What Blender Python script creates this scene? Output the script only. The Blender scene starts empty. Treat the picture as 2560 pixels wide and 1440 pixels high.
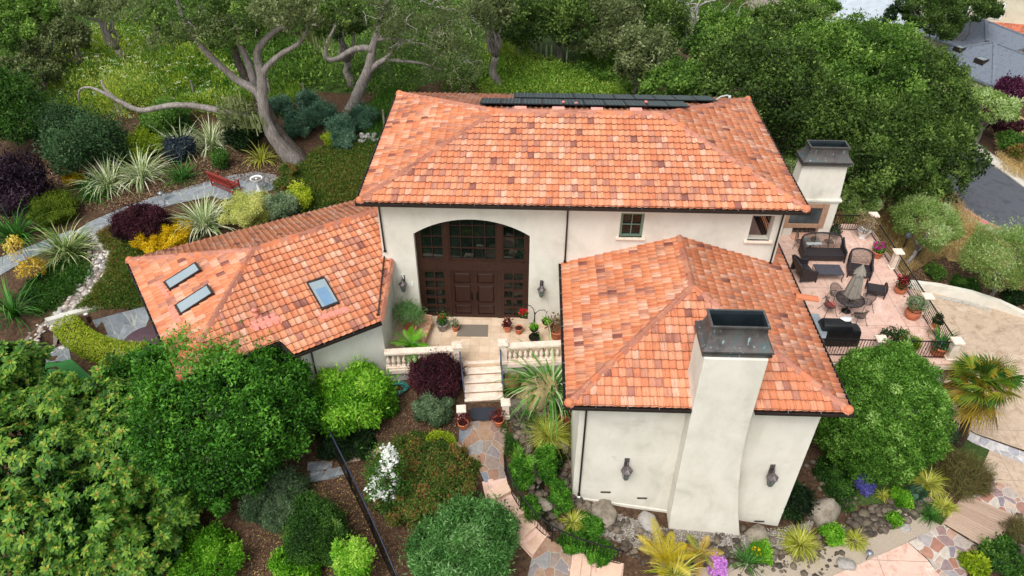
import bpy, bmesh, math, random
import numpy as np
from mathutils import Vector, Matrix, noise as mnoise
random.seed(7); RNG = np.random.default_rng(7)
SC = bpy.context.scene
COL = SC.collection
rad = math.radians

# ------------------------------------------------------------------ camera
CAM = np.array([6.478, -23.576, 21.030]); YAW, PITCH, ROLL, FPX = -0.0273, -0.6698, 0.0054, 1823.6
def _basis():
    cy, sy, cp, sp = math.cos(YAW), math.sin(YAW), math.cos(PITCH), math.sin(PITCH)
    f = np.array([sy*cp, cy*cp, sp]); r = np.array([cy, -sy, 0.]); u = np.cross(r, f)
    cr, sr = math.cos(ROLL), math.sin(ROLL)
    return cr*r+sr*u, -sr*r+cr*u, f
CR, CU, CF = _basis()
cam = bpy.data.cameras.new('camera'); camo = bpy.data.objects.new('camera', cam); COL.objects.link(camo)
camo.matrix_world = Matrix(((CR[0], CU[0], -CF[0], CAM[0]), (CR[1], CU[1], -CF[1], CAM[1]), (CR[2], CU[2], -CF[2], CAM[2]), (0, 0, 0, 1)))
cam.sensor_width = 36; cam.lens = FPX/2560*36; cam.clip_start = .2; cam.clip_end = 900
SC.camera = camo
# ------------------------------------------------------------------ sky, sun, exposure (bright overcast)
SUN_EL, SUN_AZ = rad(57), rad(208)          # azimuth clockwise from +y: behind the camera, a little to its left
world = bpy.data.worlds.new('World'); SC.world = world; world.use_nodes = True
wn = world.node_tree; bg = wn.nodes['Background']
sky = wn.nodes.new('ShaderNodeTexSky'); sky.sky_type = 'NISHITA'; sky.sun_disc = False
sky.sun_elevation = SUN_EL; sky.sun_rotation = SUN_AZ; sky.air_density = 1.0; sky.dust_density = 3.0; sky.ozone_density = 1.0
hs = wn.nodes.new('ShaderNodeHueSaturation'); hs.inputs['Saturation'].default_value = .22
wn.links.new(sky.outputs[0], hs.inputs['Color']); wn.links.new(hs.outputs[0], bg.inputs['Color'])
bg.inputs['Strength'].default_value = .15
sun = bpy.data.lights.new('sun', 'SUN'); sun.energy = 1.3; sun.angle = rad(30); sun.color = (1, .97, .93)
suno = bpy.data.objects.new('sun', sun); COL.objects.link(suno); suno.location = (0, -20, 60)
sd = Vector((math.sin(SUN_AZ)*math.cos(SUN_EL), math.cos(SUN_AZ)*math.cos(SUN_EL), math.sin(SUN_EL)))
suno.rotation_euler = sd.to_track_quat('Z', 'Y').to_euler()
SC.view_settings.view_transform = 'Standard'; SC.view_settings.look = 'None'
SC.view_settings.gamma = 1; SC.view_settings.exposure = .64
SC.cycles.max_bounces = 7; SC.cycles.diffuse_bounces = 4; SC.cycles.glossy_bounces = 3
SC.cycles.transmission_bounces = 4; SC.cycles.transparent_max_bounces = 8

# ------------------------------------------------------------------ measured points: a ray from the survey camera met with a known plane
def ray(px, py): return CF + CR*(px-1280)/FPX + CU*(720-py)/FPX
def atz(px, py, z): d = ray(px, py); return CAM + d*((z-CAM[2])/d[2])
def aty(px, py, y): d = ray(px, py); return CAM + d*((y-CAM[1])/d[1])
def atx(px, py, x): d = ray(px, py); return CAM + d*((x-CAM[0])/d[0])

# ------------------------------------------------------------------ terrain height
TP = np.array([(-12,-11,-3.0),(-3,-10.3,-2.7),(-1.3,-4.6,-1.5),(2.2,-10,-2.6),(5,-6.7,-1.1),(4.8,-4,-.82),(6.4,-10,-2.6),(10.5,-9.8,-3.2),
 (8.3,-7,-2.4),(12,-7.4,-3.25),(14.7,-7.4,-3.5),(16.5,-7,-3.9),(19.5,-9,-4.0),(24.5,-9,-4.1),(24,-6.4,-3.95),(29,0,-3.7),(30,6,-3.6),(24,0,-3.6),
 (20,-3,-3.7),(20,4,-3.6),(23,11,-1.9),(28,12,-2.6),(34,5,-2.6),(34,15,-4.3),(38,12,-4.7),(40,20,-5),(48,38,-7),(56,50,-8),(46,62,-8.5),(62,75,-9),
 (2,-3.2,-.85),(7,-3,-.95),(7.6,-4.4,-1.45),(0,-4.5,-1.2),(-5,-2,-.1),(-11,-2.5,.1),(-13.5,-2,.5),(-9.5,2,1.2),(-9.5,9,1.8),(-7,12,2.1),(-18,4,1.0),
 (-25,15,1.8),(-5,18,2.4),(0,12,1.8),(8,13,1.2),(16,13,0),(6,22,2.4),(5,36,3.2),(-22,28,3.2),(-10,19,2.6),(-22,48,5),(10,55,2.6),(26,30,-2),
 (28,55,-5),(0,75,4),(-45,20,3),(-45,60,6),(75,30,-9),(50,5,-5.5),(-14,-5,-.9),(-20,-8,-2),(10,3,-.6),(3,4,.4),(14,2,-1.5),(35,-12,-5),(-30,-15,-3)], float)
def _k(r2): return np.where(r2 > 1e-9, .5*r2*np.log(r2+1e-12), 0.)
def _tps():
    X = TP[:, :2]; n = len(X)
    K = _k(((X[:, None]-X[None])**2).sum(-1)) + np.eye(n)*1.5
    P = np.c_[np.ones(n), X]
    A = np.block([[K, P], [P.T, np.zeros((3, 3))]])
    return np.linalg.solve(A, np.r_[TP[:, 2], 0, 0, 0])
TW = _tps()
def HN(xy):
    xy = np.asarray(xy, float).reshape(-1, 2); out = np.empty(len(xy))
    for i in range(0, len(xy), 20000):
        q = xy[i:i+20000]
        out[i:i+20000] = _k(((q[:, None]-TP[None, :, :2])**2).sum(-1)) @ TW[:-3] + TW[-3] + q @ TW[-2:]
    return out
PADS = []                                   # (polygon, height): level ground cut into the slope
def inpoly(xy, poly):
    xy = np.asarray(xy, float).reshape(-1, 2); ins = np.zeros(len(xy), bool); n = len(poly)
    for i in range(n):
        x0, y0 = poly[i][:2]; x1, y1 = poly[(i+1) % n][:2]
        c = ((y0 > xy[:, 1]) != (y1 > xy[:, 1])) & (xy[:, 0] < (x1-x0)*(xy[:, 1]-y0)/((y1-y0) or 1e-9)+x0)
        ins ^= c
    return ins
def HP(xy):
    xy = np.asarray(xy, float).reshape(-1, 2); z = HN(xy)
    for poly, zz in PADS: z = np.where(inpoly(xy, poly), zz, z)
    return z
def H(x, y): return float(HP([(x, y)])[0])
def gph(px, py, h=0.):
    """first meeting of the ray with the surface h above the ground"""
    d = ray(px, py); t = np.arange(14, 160, .5); P = CAM + d[None]*t[:, None]
    g = P[:, 2]-HP(P[:, :2])-h; i = int(np.argmax(g < 0)) if (g < 0).any() else len(t)-1
    a, b = t[max(i-1, 0)], t[i]
    for _ in range(18):
        m = (a+b)/2; q = CAM+d*m
        if q[2]-H(q[0], q[1])-h < 0: b = m
        else: a = m
    return CAM+d*b
def pxm(P): return FPX/float((np.asarray(P)-CAM) @ CF)        # photo pixels per metre at P

# ------------------------------------------------------------------ objects
ORG = {}
def setp(o, label=None, cat=None, group=None, kind=None):
    if label: o['label'] = label
    if cat: o['category'] = cat
    if group: o['group'] = group
    if kind: o['kind'] = kind
    return o
def thing(name, label, cat, loc, group=None):
    o = bpy.data.objects.new(name, None); COL.objects.link(o); o.empty_display_size = .2
    o.location = [float(v) for v in loc]; ORG[o.name] = np.array([float(v) for v in loc])
    return setp(o, label, cat, group)
def _link(name, me, parent, base=None):
    o = bpy.data.objects.new(name, me); COL.objects.link(o)
    if parent is not None: o.parent = parent; ORG[o.name] = ORG[parent.name]
    else: o.location = [float(v) for v in base]; ORG[o.name] = np.array(base, float)
    return o
def mesh_np(name, V, F, mats, parent=None, v=None, smooth=False, mi=None, loc=None):
    """V (n,3) world; F (m,k) one polygon size"""
    V = np.asarray(V, np.float32); F = np.asarray(F, np.int32); k = F.shape[1]; m = len(F)
    base = ORG[parent.name] if parent is not None else (np.array(loc, float) if loc is not None else np.array([(V[:, 0].min()+V[:, 0].max())/2, (V[:, 1].min()+V[:, 1].max())/2, V[:, 2].min()]))
    me = bpy.data.meshes.new(name); V = (V-base.astype(np.float32))
    me.vertices.add(len(V)); me.vertices.foreach_set('co', V.ravel())
    me.loops.add(m*k); me.loops.foreach_set('vertex_index', F.ravel())
    me.polygons.add(m); me.polygons.foreach_set('loop_start', np.arange(0, m*k, k, dtype=np.int32))
    me.update(calc_edges=True)
    for mt in (mats if isinstance(mats, (list, tuple)) else [mats]): me.materials.append(mt)
    if smooth: me.polygons.foreach_set('use_smooth', np.ones(m, bool))
    if mi is not None: me.polygons.foreach_set('material_index', np.asarray(mi, np.int32))
    if v is not None:
        a = me.attributes.new('v', 'FLOAT', 'FACE'); a.data.foreach_set('value', np.asarray(v, np.float32))
    return _link(name, me, parent, base)
class MB:
    def __init__(s): s.V = []; s.F = []; s.A = []; s.M = []; s.S = []; s.UV = None
    def add(s, V, F, v=0., m=0, sm=False):
        o = len(s.V); s.V += [tuple(float(c) for c in p) for p in V]
        for f in F: s.F.append([i+o for i in f]); s.A.append(v); s.M.append(m); s.S.append(sm)
        return s
    def box(s, a, b, **k):
        (x0, y0, z0), (x1, y1, z1) = a, b
        return s.add([(x0,y0,z0),(x1,y0,z0),(x1,y1,z0),(x0,y1,z0),(x0,y0,z1),(x1,y0,z1),(x1,y1,z1),(x0,y1,z1)],
                     [(0,3,2,1),(4,5,6,7),(0,1,5,4),(1,2,6,5),(2,3,7,6),(3,0,4,7)], **k)
    def obox(s, c, ax, hx, hy, hz, **k):
        """box about centre c; ax = angle of its x axis in plan"""
        c = np.array(c, float); X = np.array([math.cos(ax), math.sin(ax), 0]); Y = np.array([-math.sin(ax), math.cos(ax), 0]); Z = np.array([0, 0, 1.])
        return s.fbox(c, X*hx, Y*hy, Z*hz, **k)
    def fbox(s, c, X, Y, Z, **k):
        c = np.array(c, float); X, Y, Z = map(np.array, (X, Y, Z))
        P = [c+i*X+j*Y+l*Z for l in (-1, 1) for (i, j) in ((-1,-1),(1,-1),(1,1),(-1,1))]
        return s.add(P, [(0,3,2,1),(4,5,6,7),(0,1,5,4),(1,2,6,5),(2,3,7,6),(3,0,4,7)], **k)
    def bar(s, p, q, w, h=None, **k):
        """square bar from p to q"""
        p, q = np.array(p, float), np.array(q, float); d = q-p; L = np.linalg.norm(d); d = d/(L or 1)
        up = np.array([0, 0, 1.]) if abs(d[2]) < .9 else np.array([0, 1., 0]); a = np.cross(d, up); a /= np.linalg.norm(a); b = np.cross(a, d)
        return s.fbox((p+q)/2, d*L/2, a*w/2, b*(h or w)/2, **k)
    def prism(s, poly, z0, z1, **k):
        n = len(poly); V = [(p[0], p[1], z0) for p in poly]+[(p[0], p[1], z1) for p in poly]
        return s.add(V, [tuple(range(n))[::-1], tuple(range(n, 2*n))]+[(i, (i+1) % n, n+(i+1) % n, n+i) for i in range(n)], **k)
    def tube(s, path, r, n=8, cap=True, v=0., m=0, sm=True):
        path = [np.array(p, float) for p in path]; N = len(path); r = r if hasattr(r, '__len__') else [r]*N
        V = []; prev = None
        for i, p in enumerate(path):
            d = path[min(i+1, N-1)]-path[max(i-1, 0)]; d /= (np.linalg.norm(d) or 1)
            a = prev-d*(prev@d) if prev is not None else np.cross(d, [0, 0, 1.] if abs(d[2]) < .9 else [0, 1., 0])
            a /= (np.linalg.norm(a) or 1); prev = a; b = np.cross(d, a)
            V += [p+r[i]*(math.cos(t)*a+math.sin(t)*b) for t in np.arange(n)*2*math.pi/n]
        F = [(i*n+j, i*n+(j+1) % n, (i+1)*n+(j+1) % n, (i+1)*n+j) for i in range(N-1) for j in range(n)]
        if cap: F += [tuple(range(n))[::-1], tuple(range((N-1)*n, N*n))]
        return s.add(V, F, v=v, m=m, sm=sm)
    def lathe(s, c, prof, n=14, v=0., m=0, sm=True, sx=1., sy=1., sq=False):
        V = []; N = len(prof)
        for r, z in prof:
            for t in np.arange(n)*2*math.pi/n + (math.pi/4 if sq else 0): V.append((c[0]+sx*r*math.cos(t), c[1]+sy*r*math.sin(t), c[2]+z))
        F = [(i*n+j, i*n+(j+1) % n, (i+1)*n+(j+1) % n, (i+1)*n+j) for i in range(N-1) for j in range(n)]
        F += [tuple(range(n))[::-1], tuple(range((N-1)*n, N*n))]
        return s.add(V, F, v=v, m=m, sm=sm)
    def rock(s, c, rx, ry, rz, seed, v=0., m=0, sub=2, rough=.35):
        bm = bmesh.new(); bmesh.ops.create_icosphere(bm, subdivisions=sub, radius=1)
        off = Vector((seed*3.1, seed*1.7, seed*.9)); a = seed*2.4
        P = []
        for q in bm.verts:
            k = 1+rough*mnoise.noise(q.co*1.1+off)+rough*.4*mnoise.noise(q.co*2.7+off)
            x, y, z = q.co*k; x, y, z = x*rx, y*ry, z*rz
            P.append((c[0]+x*math.cos(a)-y*math.sin(a), c[1]+x*math.sin(a)+y*math.cos(a), c[2]+z))
        F = [tuple(w.index for w in f.verts) for f in bm.faces]; bm.free()
        return s.add(P, F, v=v, m=m, sm=True)
    def xf(s, base, ang=0.):
        c, n = math.cos(ang), math.sin(ang); b = base
        s.V = [(b[0]+x*c-y*n, b[1]+x*n+y*c, b[2]+z) for x, y, z in s.V]; return s
    def build(s, name, mats, parent=None, bevel=0., loc=None):
        V = np.array(s.V, float)
        base = ORG[parent.name] if parent is not None else (np.array(loc, float) if loc is not None else np.array([(V[:, 0].min()+V[:, 0].max())/2, (V[:, 1].min()+V[:, 1].max())/2, V[:, 2].min()]))
        me = bpy.data.meshes.new(name); me.from_pydata([tuple(p) for p in (V-base)], [], s.F)
        for mt in (mats if isinstance(mats, (list, tuple)) else [mats]): me.materials.append(mt)
        me.polygons.foreach_set('material_index', s.M); me.polygons.foreach_set('use_smooth', s.S)
        a = me.attributes.new('v', 'FLOAT', 'FACE'); a.data.foreach_set('value', s.A)
        me.update(); o = _link(name, me, parent, base)
        if bevel:
            b = o.modifiers.new('bevel', 'BEVEL'); b.width = bevel; b.segments = 2; b.limit_method = 'ANGLE'
        return o
def copy_tree(o, parent=None):
    c = o.copy(); COL.objects.link(c)
    if parent is not None: c.parent = parent
    for ch in list(o.children): copy_tree(ch, c)
    return c

# ------------------------------------------------------------------ materials
def srgb(h):
    h = h.lstrip('#'); c = [int(h[i:i+2], 16)/255 for i in (0, 2, 4)]
    return tuple(x/12.92 if x <= .04045 else ((x+.055)/1.055)**2.4 for x in c)+(1.,)
MATS = {}
def _new(name):
    m = bpy.data.materials.new(name); m.use_nodes = True; MATS[name] = m
    return m, m.node_tree, m.node_tree.nodes['Principled BSDF']
def ramp(nt, src, stops, const=False):
    r = nt.nodes.new('ShaderNodeValToRGB'); e = r.color_ramp.elements
    if const: r.color_ramp.interpolation = 'CONSTANT'
    e[0].position, e[0].color = stops[0][0], stops[0][1]; e[1].position, e[1].color = stops[-1][0], stops[-1][1]
    for p, c in stops[1:-1]: x = e.new(p); x.color = c
    nt.links.new(src, r.inputs['Fac']); return r.outputs['Color']
def tex(nt, scale, detail=4, rough=.55, kind='noise', vec=None, dist=0.):
    if vec is None:
        tc = nt.nodes.new('ShaderNodeTexCoord'); vec = tc.outputs['Object']
    if kind == 'noise':
        n = nt.nodes.new('ShaderNodeTexNoise'); n.inputs['Detail'].default_value = detail; n.inputs['Roughness'].default_value = rough; n.inputs['Distortion'].default_value = dist
        out = n.outputs['Fac']
    else:
        n = nt.nodes.new('ShaderNodeTexVoronoi'); n.feature = kind; out = n.outputs[0]
    n.inputs['Scale'].default_value = scale; nt.links.new(vec, n.inputs['Vector'])
    return n, out
def mixc(nt, fac, a, b, mode='MIX'):
    m = nt.nodes.new('ShaderNodeMix'); m.data_type = 'RGBA'; m.blend_type = mode
    for s, x in ((m.inputs[0], fac), (m.inputs[6], a), (m.inputs[7], b)):
        if hasattr(x, 'is_linked'): nt.links.new(x, s)
        else: s.default_value = x
    return m.outputs[2]
def bump(nt, bs, h, strength=.3, dist=.02):
    b = nt.nodes.new('ShaderNodeBump'); b.inputs['Strength'].default_value = strength; b.inputs['Distance'].default_value = dist
    nt.links.new(h, b.inputs['Height']); nt.links.new(b.outputs[0], bs.inputs['Normal'])
def pmat(name, cols, scale=4., rough=.75, bmp=.25, bd=.01, detail=5, metal=0., spec=.4, vmix=0., dist=0., scale2=None, speck=None):
    """noise-driven colour between the given hexes; vmix: share taken from the per-face value"""
    if name in MATS: return MATS[name]
    m, nt, bs = _new(name)
    n, fac = tex(nt, scale, detail, .6, dist=dist)
    k = len(cols); c = ramp(nt, fac, [(.3+.4*i/max(k-1, 1), srgb(x)) for i, x in enumerate(cols)]) if k > 1 else None
    if c is None:
        c = mixc(nt, fac, tuple(v*.82 for v in srgb(cols[0])[:3])+(1,), tuple(min(1, v*1.14) for v in srgb(cols[0])[:3])+(1,))
    if vmix:
        at = nt.nodes.new('ShaderNodeAttribute'); at.attribute_name = 'v'
        c2 = ramp(nt, at.outputs['Fac'], [(i/max(k-1, 1), srgb(x)) for i, x in enumerate(cols)])
        c = mixc(nt, vmix, c, c2)
    if speck:
        n3, f3 = tex(nt, speck[1], 2, .5); c = mixc(nt, ramp(nt, f3, [(speck[2], (0, 0, 0, 1)), (speck[2]+.08, (1, 1, 1, 1))]), c, srgb(speck[0]))
    nt.links.new(c, bs.inputs['Base Color']); bs.inputs['Roughness'].default_value = rough; bs.inputs['Metallic'].default_value = metal
    bs.inputs['Specular IOR Level'].default_value = spec
    if bmp:
        n2, f2 = tex(nt, scale2 or scale*6, 5, .65); bump(nt, bs, f2, bmp, bd)
    return m
def leafmat(name, cols, trans=.38, rough=.55, hue=None):
    if name in MATS: return MATS[name]
    m, nt, bs = _new(name)
    at = nt.nodes.new('ShaderNodeAttribute'); at.attribute_name = 'v'; k = len(cols)
    c = ramp(nt, at.outputs['Fac'], [(i/max(k-1, 1), srgb(x)) for i, x in enumerate(cols)])
    nt.links.new(c, bs.inputs['Base Color']); bs.inputs['Roughness'].default_value = rough; bs.inputs['Specular IOR Level'].default_value = .2
    tr = nt.nodes.new('ShaderNodeBsdfTranslucent')
    hsv = nt.nodes.new('ShaderNodeHueSaturation'); hsv.inputs['Value'].default_value = 1.25; hsv.inputs['Saturation'].default_value = 1.1
    nt.links.new(c, hsv.inputs['Color']); nt.links.new(hsv.outputs[0], tr.inputs['Color'])
    mx = nt.nodes.new('ShaderNodeMixShader'); mx.inputs[0].default_value = trans
    nt.links.new(bs.outputs[0], mx.inputs[1]); nt.links.new(tr.outputs[0], mx.inputs[2])
    nt.links.new(mx.outputs[0], nt.nodes['Material Output'].inputs['Surface'])
    return m
def stonemat(name, cols, scale=1.1, grout='#8f877b', gw=.05, rough=.8, rand=1.):
    """flagstones: one colour per voronoi cell, grout at the cell borders"""
    if name in MATS: return MATS[name]
    m, nt, bs = _new(name)
    tc = nt.nodes.new('ShaderNodeTexCoord')
    nz, nf = tex(nt, 1.6, 3, .5, vec=tc.outputs['Object'])
    mp = nt.nodes.new('ShaderNodeVectorMath'); mp.operation = 'MULTIPLY_ADD'
    nt.links.new(nz.outputs['Color'], mp.inputs[0]); mp.inputs[1].default_value = (.25, .25, 0); nt.links.new(tc.outputs['Object'], mp.inputs[2])
    fl = nt.nodes.new('ShaderNodeVectorMath'); fl.operation = 'MULTIPLY'; fl.inputs[1].default_value = (1, 1, 0); nt.links.new(mp.outputs[0], fl.inputs[0])
    v1 = nt.nodes.new('ShaderNodeTexVoronoi'); v1.inputs['Scale'].default_value = scale; v1.inputs['Randomness'].default_value = rand
    v2 = nt.nodes.new('ShaderNodeTexVoronoi'); v2.feature = 'DISTANCE_TO_EDGE'; v2.inputs['Scale'].default_value = scale; v2.inputs['Randomness'].default_value = rand
    for v in (v1, v2): nt.links.new(fl.outputs[0], v.inputs['Vector'])
    sp = nt.nodes.new('ShaderNodeSeparateColor'); nt.links.new(v1.outputs['Color'], sp.inputs[0])
    c = ramp(nt, sp.outputs[0], [(i/(len(cols)-1), srgb(x)) for i, x in enumerate(cols)], const=False)
    n2, f2 = tex(nt, 5, 6, .7); c = mixc(nt, .55, c, ramp(nt, f2, [(.3, (.25, .25, .25, 1)), (.7, (1, 1, 1, 1))]), 'MULTIPLY')
    g = ramp(nt, v2.outputs[0], [(gw*.5, (0, 0, 0, 1)), (gw, (1, 1, 1, 1))]); c = mixc(nt, g, srgb(grout), c)
    nt.links.new(c, bs.inputs['Base Color']); bs.inputs['Roughness'].default_value = rough
    ad = nt.nodes.new('ShaderNodeMath'); ad.operation = 'MULTIPLY_ADD'; nt.links.new(f2, ad.inputs[0]); ad.inputs[1].default_value = .25; nt.links.new(g, ad.inputs[2])
    bump(nt, bs, ad.outputs[0], .5, .02)
    return m
def glassmat(name, col='#0c1210', rough=.04):
    if name in MATS: return MATS[name]
    m, nt, bs = _new(name); n, f = tex(nt, .9, 3)
    c = ramp(nt, f, [(.35, srgb(col)), (.65, tuple(min(1, v*2.6) for v in srgb(col)[:3])+(1,))]); nt.links.new(c, bs.inputs['Base Color'])
    bs.inputs['Roughness'].default_value = rough; bs.inputs['Specular IOR Level'].default_value = .5; return m
# ================================================================== house
W, D, S1, HE, O = 16.9, 9.94, .2936, 6.3865, .52
X1, X2, Y1, ZW, S2 = 7.88, 16.99, -7.21, 3.284, .312
def tilemat():
    m, nt, bs = _new('roof_tile')
    at = nt.nodes.new('ShaderNodeAttribute'); at.attribute_name = 'v'
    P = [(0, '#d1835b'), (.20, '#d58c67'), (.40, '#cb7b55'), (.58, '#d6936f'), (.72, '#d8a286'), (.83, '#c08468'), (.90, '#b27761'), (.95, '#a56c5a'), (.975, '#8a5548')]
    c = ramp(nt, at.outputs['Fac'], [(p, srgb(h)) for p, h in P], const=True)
    uv = nt.nodes.new('ShaderNodeUVMap'); uv.uv_map = 'UVMap'
    mp = nt.nodes.new('ShaderNodeMapping'); mp.inputs['Scale'].default_value = (3.2, .45, 1); nt.links.new(uv.outputs[0], mp.inputs[0])
    n, f = tex(nt, 1.7, 4, .6, vec=mp.outputs[0])
    c = mixc(nt, .8, c, ramp(nt, f, [(.33, (.50, .42, .45, 1)), (.47, (1, 1, 1, 1)), (.68, (1.1, 1.08, 1.04, 1))]), 'MULTIPLY')
    n4, f4 = tex(nt, .45, 4, .6); c = mixc(nt, .6, c, ramp(nt, f4, [(.35, (.70, .64, .62, 1)), (.6, (1, 1, 1, 1))]), 'MULTIPLY'); n5, f5 = tex(nt, 3.1, 8, .75, dist=1.5); c = mixc(nt, ramp(nt, f5, [(.62, (0, 0, 0, 1)), (.78, (.45, .45, .45, 1))]), c, srgb('#7d6a5c'))
    n2, f2 = tex(nt, 34, 4, .7); c = mixc(nt, .25, c, ramp(nt, f2, [(.35, (.6, .6, .6, 1)), (.6, (1, 1, 1, 1))]), 'MULTIPLY')
    nt.links.new(c, bs.inputs['Base Color']); bs.inputs['Roughness'].default_value = .62; bs.inputs['Specular IOR Level'].default_value = .35
    bump(nt, bs, f2, .25, .004); return m
M_TILE = tilemat()
M_FLASH = pmat('painted_flashing', ['#c87868', '#d68c7c'], 5, .55, .2, .004)
def stuccomat(name, base, stain, dark):
    m, nt, bs = _new(name)
    n1, f1 = tex(nt, .55, 6, .6, dist=.6); c = ramp(nt, f1, [(.30, srgb(dark)), (.43, srgb(stain)), (.58, srgb(base))])
    tc = nt.nodes.new('ShaderNodeTexCoord'); mp = nt.nodes.new('ShaderNodeMapping'); mp.inputs['Scale'].default_value = (1.3, 1.3, .55); nt.links.new(tc.outputs['Object'], mp.inputs[0])
    n2, f2 = tex(nt, 1.3, 5, .65, vec=mp.outputs[0]); c = mixc(nt, .3, c, ramp(nt, f2, [(.3, (.72, .70, .65, 1)), (.55, (1, 1, 1, 1))]), 'MULTIPLY')
    n4, f4 = tex(nt, 3.2, 8, .75, dist=1.); c = mixc(nt, .5, c, ramp(nt, f4, [(.58, (1, 1, 1, 1)), (.74, (.62, .6, .56, 1))]), 'MULTIPLY')
    nt.links.new(c, bs.inputs['Base Color']); bs.inputs['Roughness'].default_value = .92; bs.inputs['Specular IOR Level'].default_value = .2
    n3, f3 = tex(nt, 26, 6, .7); bump(nt, bs, f3, .3, .006); return m
M_STUC = stuccomat('stucco', '#dcd7cb', '#d3cec1', '#c2bdb0')
M_STUC2 = stuccomat('stucco_mossy', '#cdcbc2', '#c1bfb4', '#abaa9c')
M_BRONZE = pmat('bronze_gutter', ['#2a2320', '#3d3430'], 6, .45, .1, .003, metal=.3)
def coppermat():
    m, nt, bs = _new('aged_copper'); n1, f1 = tex(nt, 2.2, 5, .6); c = ramp(nt, f1, [(.3, srgb('#3d3b3b')), (.5, srgb('#5a5552')), (.68, srgb('#4c5a5a'))])
    tc = nt.nodes.new('ShaderNodeTexCoord'); mp = nt.nodes.new('ShaderNodeMapping'); mp.inputs['Scale'].default_value = (1, 1, .16); nt.links.new(tc.outputs['Object'], mp.inputs[0])
    n2, f2 = tex(nt, 9, 3, .5, vec=mp.outputs[0]); c = mixc(nt, ramp(nt, f2, [(.62, (0, 0, 0, 1)), (.74, (.8, .8, .8, 1))]), c, srgb('#93b5b8'))
    nt.links.new(c, bs.inputs['Base Color']); bs.inputs['Roughness'].default_value = .45; bs.inputs['Metallic'].default_value = .35; return m
M_COPPER = coppermat()
M_WOOD = pmat('dark_timber', ['#29150f', '#382016', '#1c0f0b'], 7, .5, .2, .003)
M_DOOR = pmat('door_timber', ['#26130e', '#321a13', '#1a0d0a'], 9, .4, .15, .003)
M_GLASS = glassmat('window_glass', '#0d130f', .02)
M_STONE = pmat('cast_stone', ['#d6c2ad', '#e4d3c2', '#c9b29c'], 2.5, .8, .25, .006)
M_BLACK = pmat('black_iron', ['#131313', '#1f1f20'], 8, .45, .1, .002, metal=.4)
M_BLUEBLK = pmat('painted_iron', ['#2c3140', '#3a4052'], 8, .45, .1, .002, metal=.3)
def tile_roof(poly, eave, parent, tw=.245, ch=.345, seed=0, label=None, frame=None):
    """real interlocking tiles over a convex planar polygon; eave = (i, j) indices of its eave edge"""
    rg = np.random.default_rng(seed); P = [np.array(p, float) for p in poly]
    e0, e1 = P[eave[0]], P[eave[1]]; u = (e1-e0)/np.linalg.norm(e1-e0)
    n = np.zeros(3)
    for i in range(len(P)): n += np.cross(P[i]-P[0], P[(i+1) % len(P)]-P[0])
    n /= np.linalg.norm(n); n = n if n[2] > 0 else -n
    w = np.cross(n, u)
    if w[2] < 0: u = -u; w = -w
    if np.dot(np.cross(u, w), n) < 0: u = -u
    o = e0
    if frame is not None: o, u = frame; w = np.cross(n, u)
    A = [(p-o) @ u for p in P]; B = [(p-o) @ w for p in P]
    prof = [(0, .003), (.1, 0), (.42, 0), (.53, .010), (.63, .030), (.745, .039), (.86, .030), (.95, .010), (1, .003)]
    bm = bmesh.new(); lv = bm.faces.layers.float.new('v'); uv = bm.loops.layers.uv.new('UVMap')
    j0, j1 = math.floor(min(B)/ch)-1, math.ceil(max(B)/ch)+1; i0, i1 = math.floor(min(A)/tw)-1, math.ceil(max(A)/tw)+1
    for j in range(j0, j1):
        for i in range(i0, i1):
            v = rg.random(); jz = rg.normal(0, .003); jl = rg.normal(0, .004)
            rows = []
            for (b, lift) in ((j*ch-.02+jl, .022), (j*ch-.02+jl, .052), ((j+1)*ch+.07, -.008)):
                rows.append([bm.verts.new(o+u*((i+fx)*tw)+w*b+n*(fz+lift+jz+.012)) for fx, fz in prof])
            for r in (0, 1):
                for k in range(len(prof)-1):
                    f = bm.faces.new((rows[r][k], rows[r][k+1], rows[r+1][k+1], rows[r+1][k])); f[lv] = v if r else .99  # butt faces darkest: raw clay, with the shade line under each course painted in
                    for lp, (ku, kv) in zip(f.loops, ((k, r), (k+1, r), (k+1, r+1), (k, r+1))):
                        lp[uv].uv = (i+prof[ku][0]+v*37, j+(0, 0, 1)[kv]+v*11)
                    f.smooth = r == 1
    c = sum(P)/len(P)
    for i in range(len(P)):
        a, b = P[i], P[(i+1) % len(P)]; pn = np.cross(b-a, n); pn /= np.linalg.norm(pn)
        if (c-a) @ pn > 0: pn = -pn
        ext = .05 if {i, (i+1) % len(P)} == set(eave) else (.02 if frame is not None else 0.)
        bmesh.ops.bisect_plane(bm, geom=bm.verts[:]+bm.edges[:]+bm.faces[:], plane_co=a+pn*ext, plane_no=pn, clear_outer=True)
    me = bpy.data.meshes.new('roof'); base = ORG[parent.name]
    for q in bm.verts: q.co -= Vector(base)
    bm.to_mesh(me); bm.free(); me.materials.append(M_TILE)
    ob = _link('roof', me, parent)
    # deck under the tiles
    mb = MB(); mb.add([p-n*.015 for p in P]+[p-n*.13 for p in P], [tuple(range(len(P))), tuple(range(len(P), 2*len(P)))[::-1]]+[(i, (i+1) % len(P), len(P)+(i+1) % len(P), len(P)+i) for i in range(len(P))])
    mb.build('roof_deck', M_WOOD, ob)
    return ob
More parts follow.
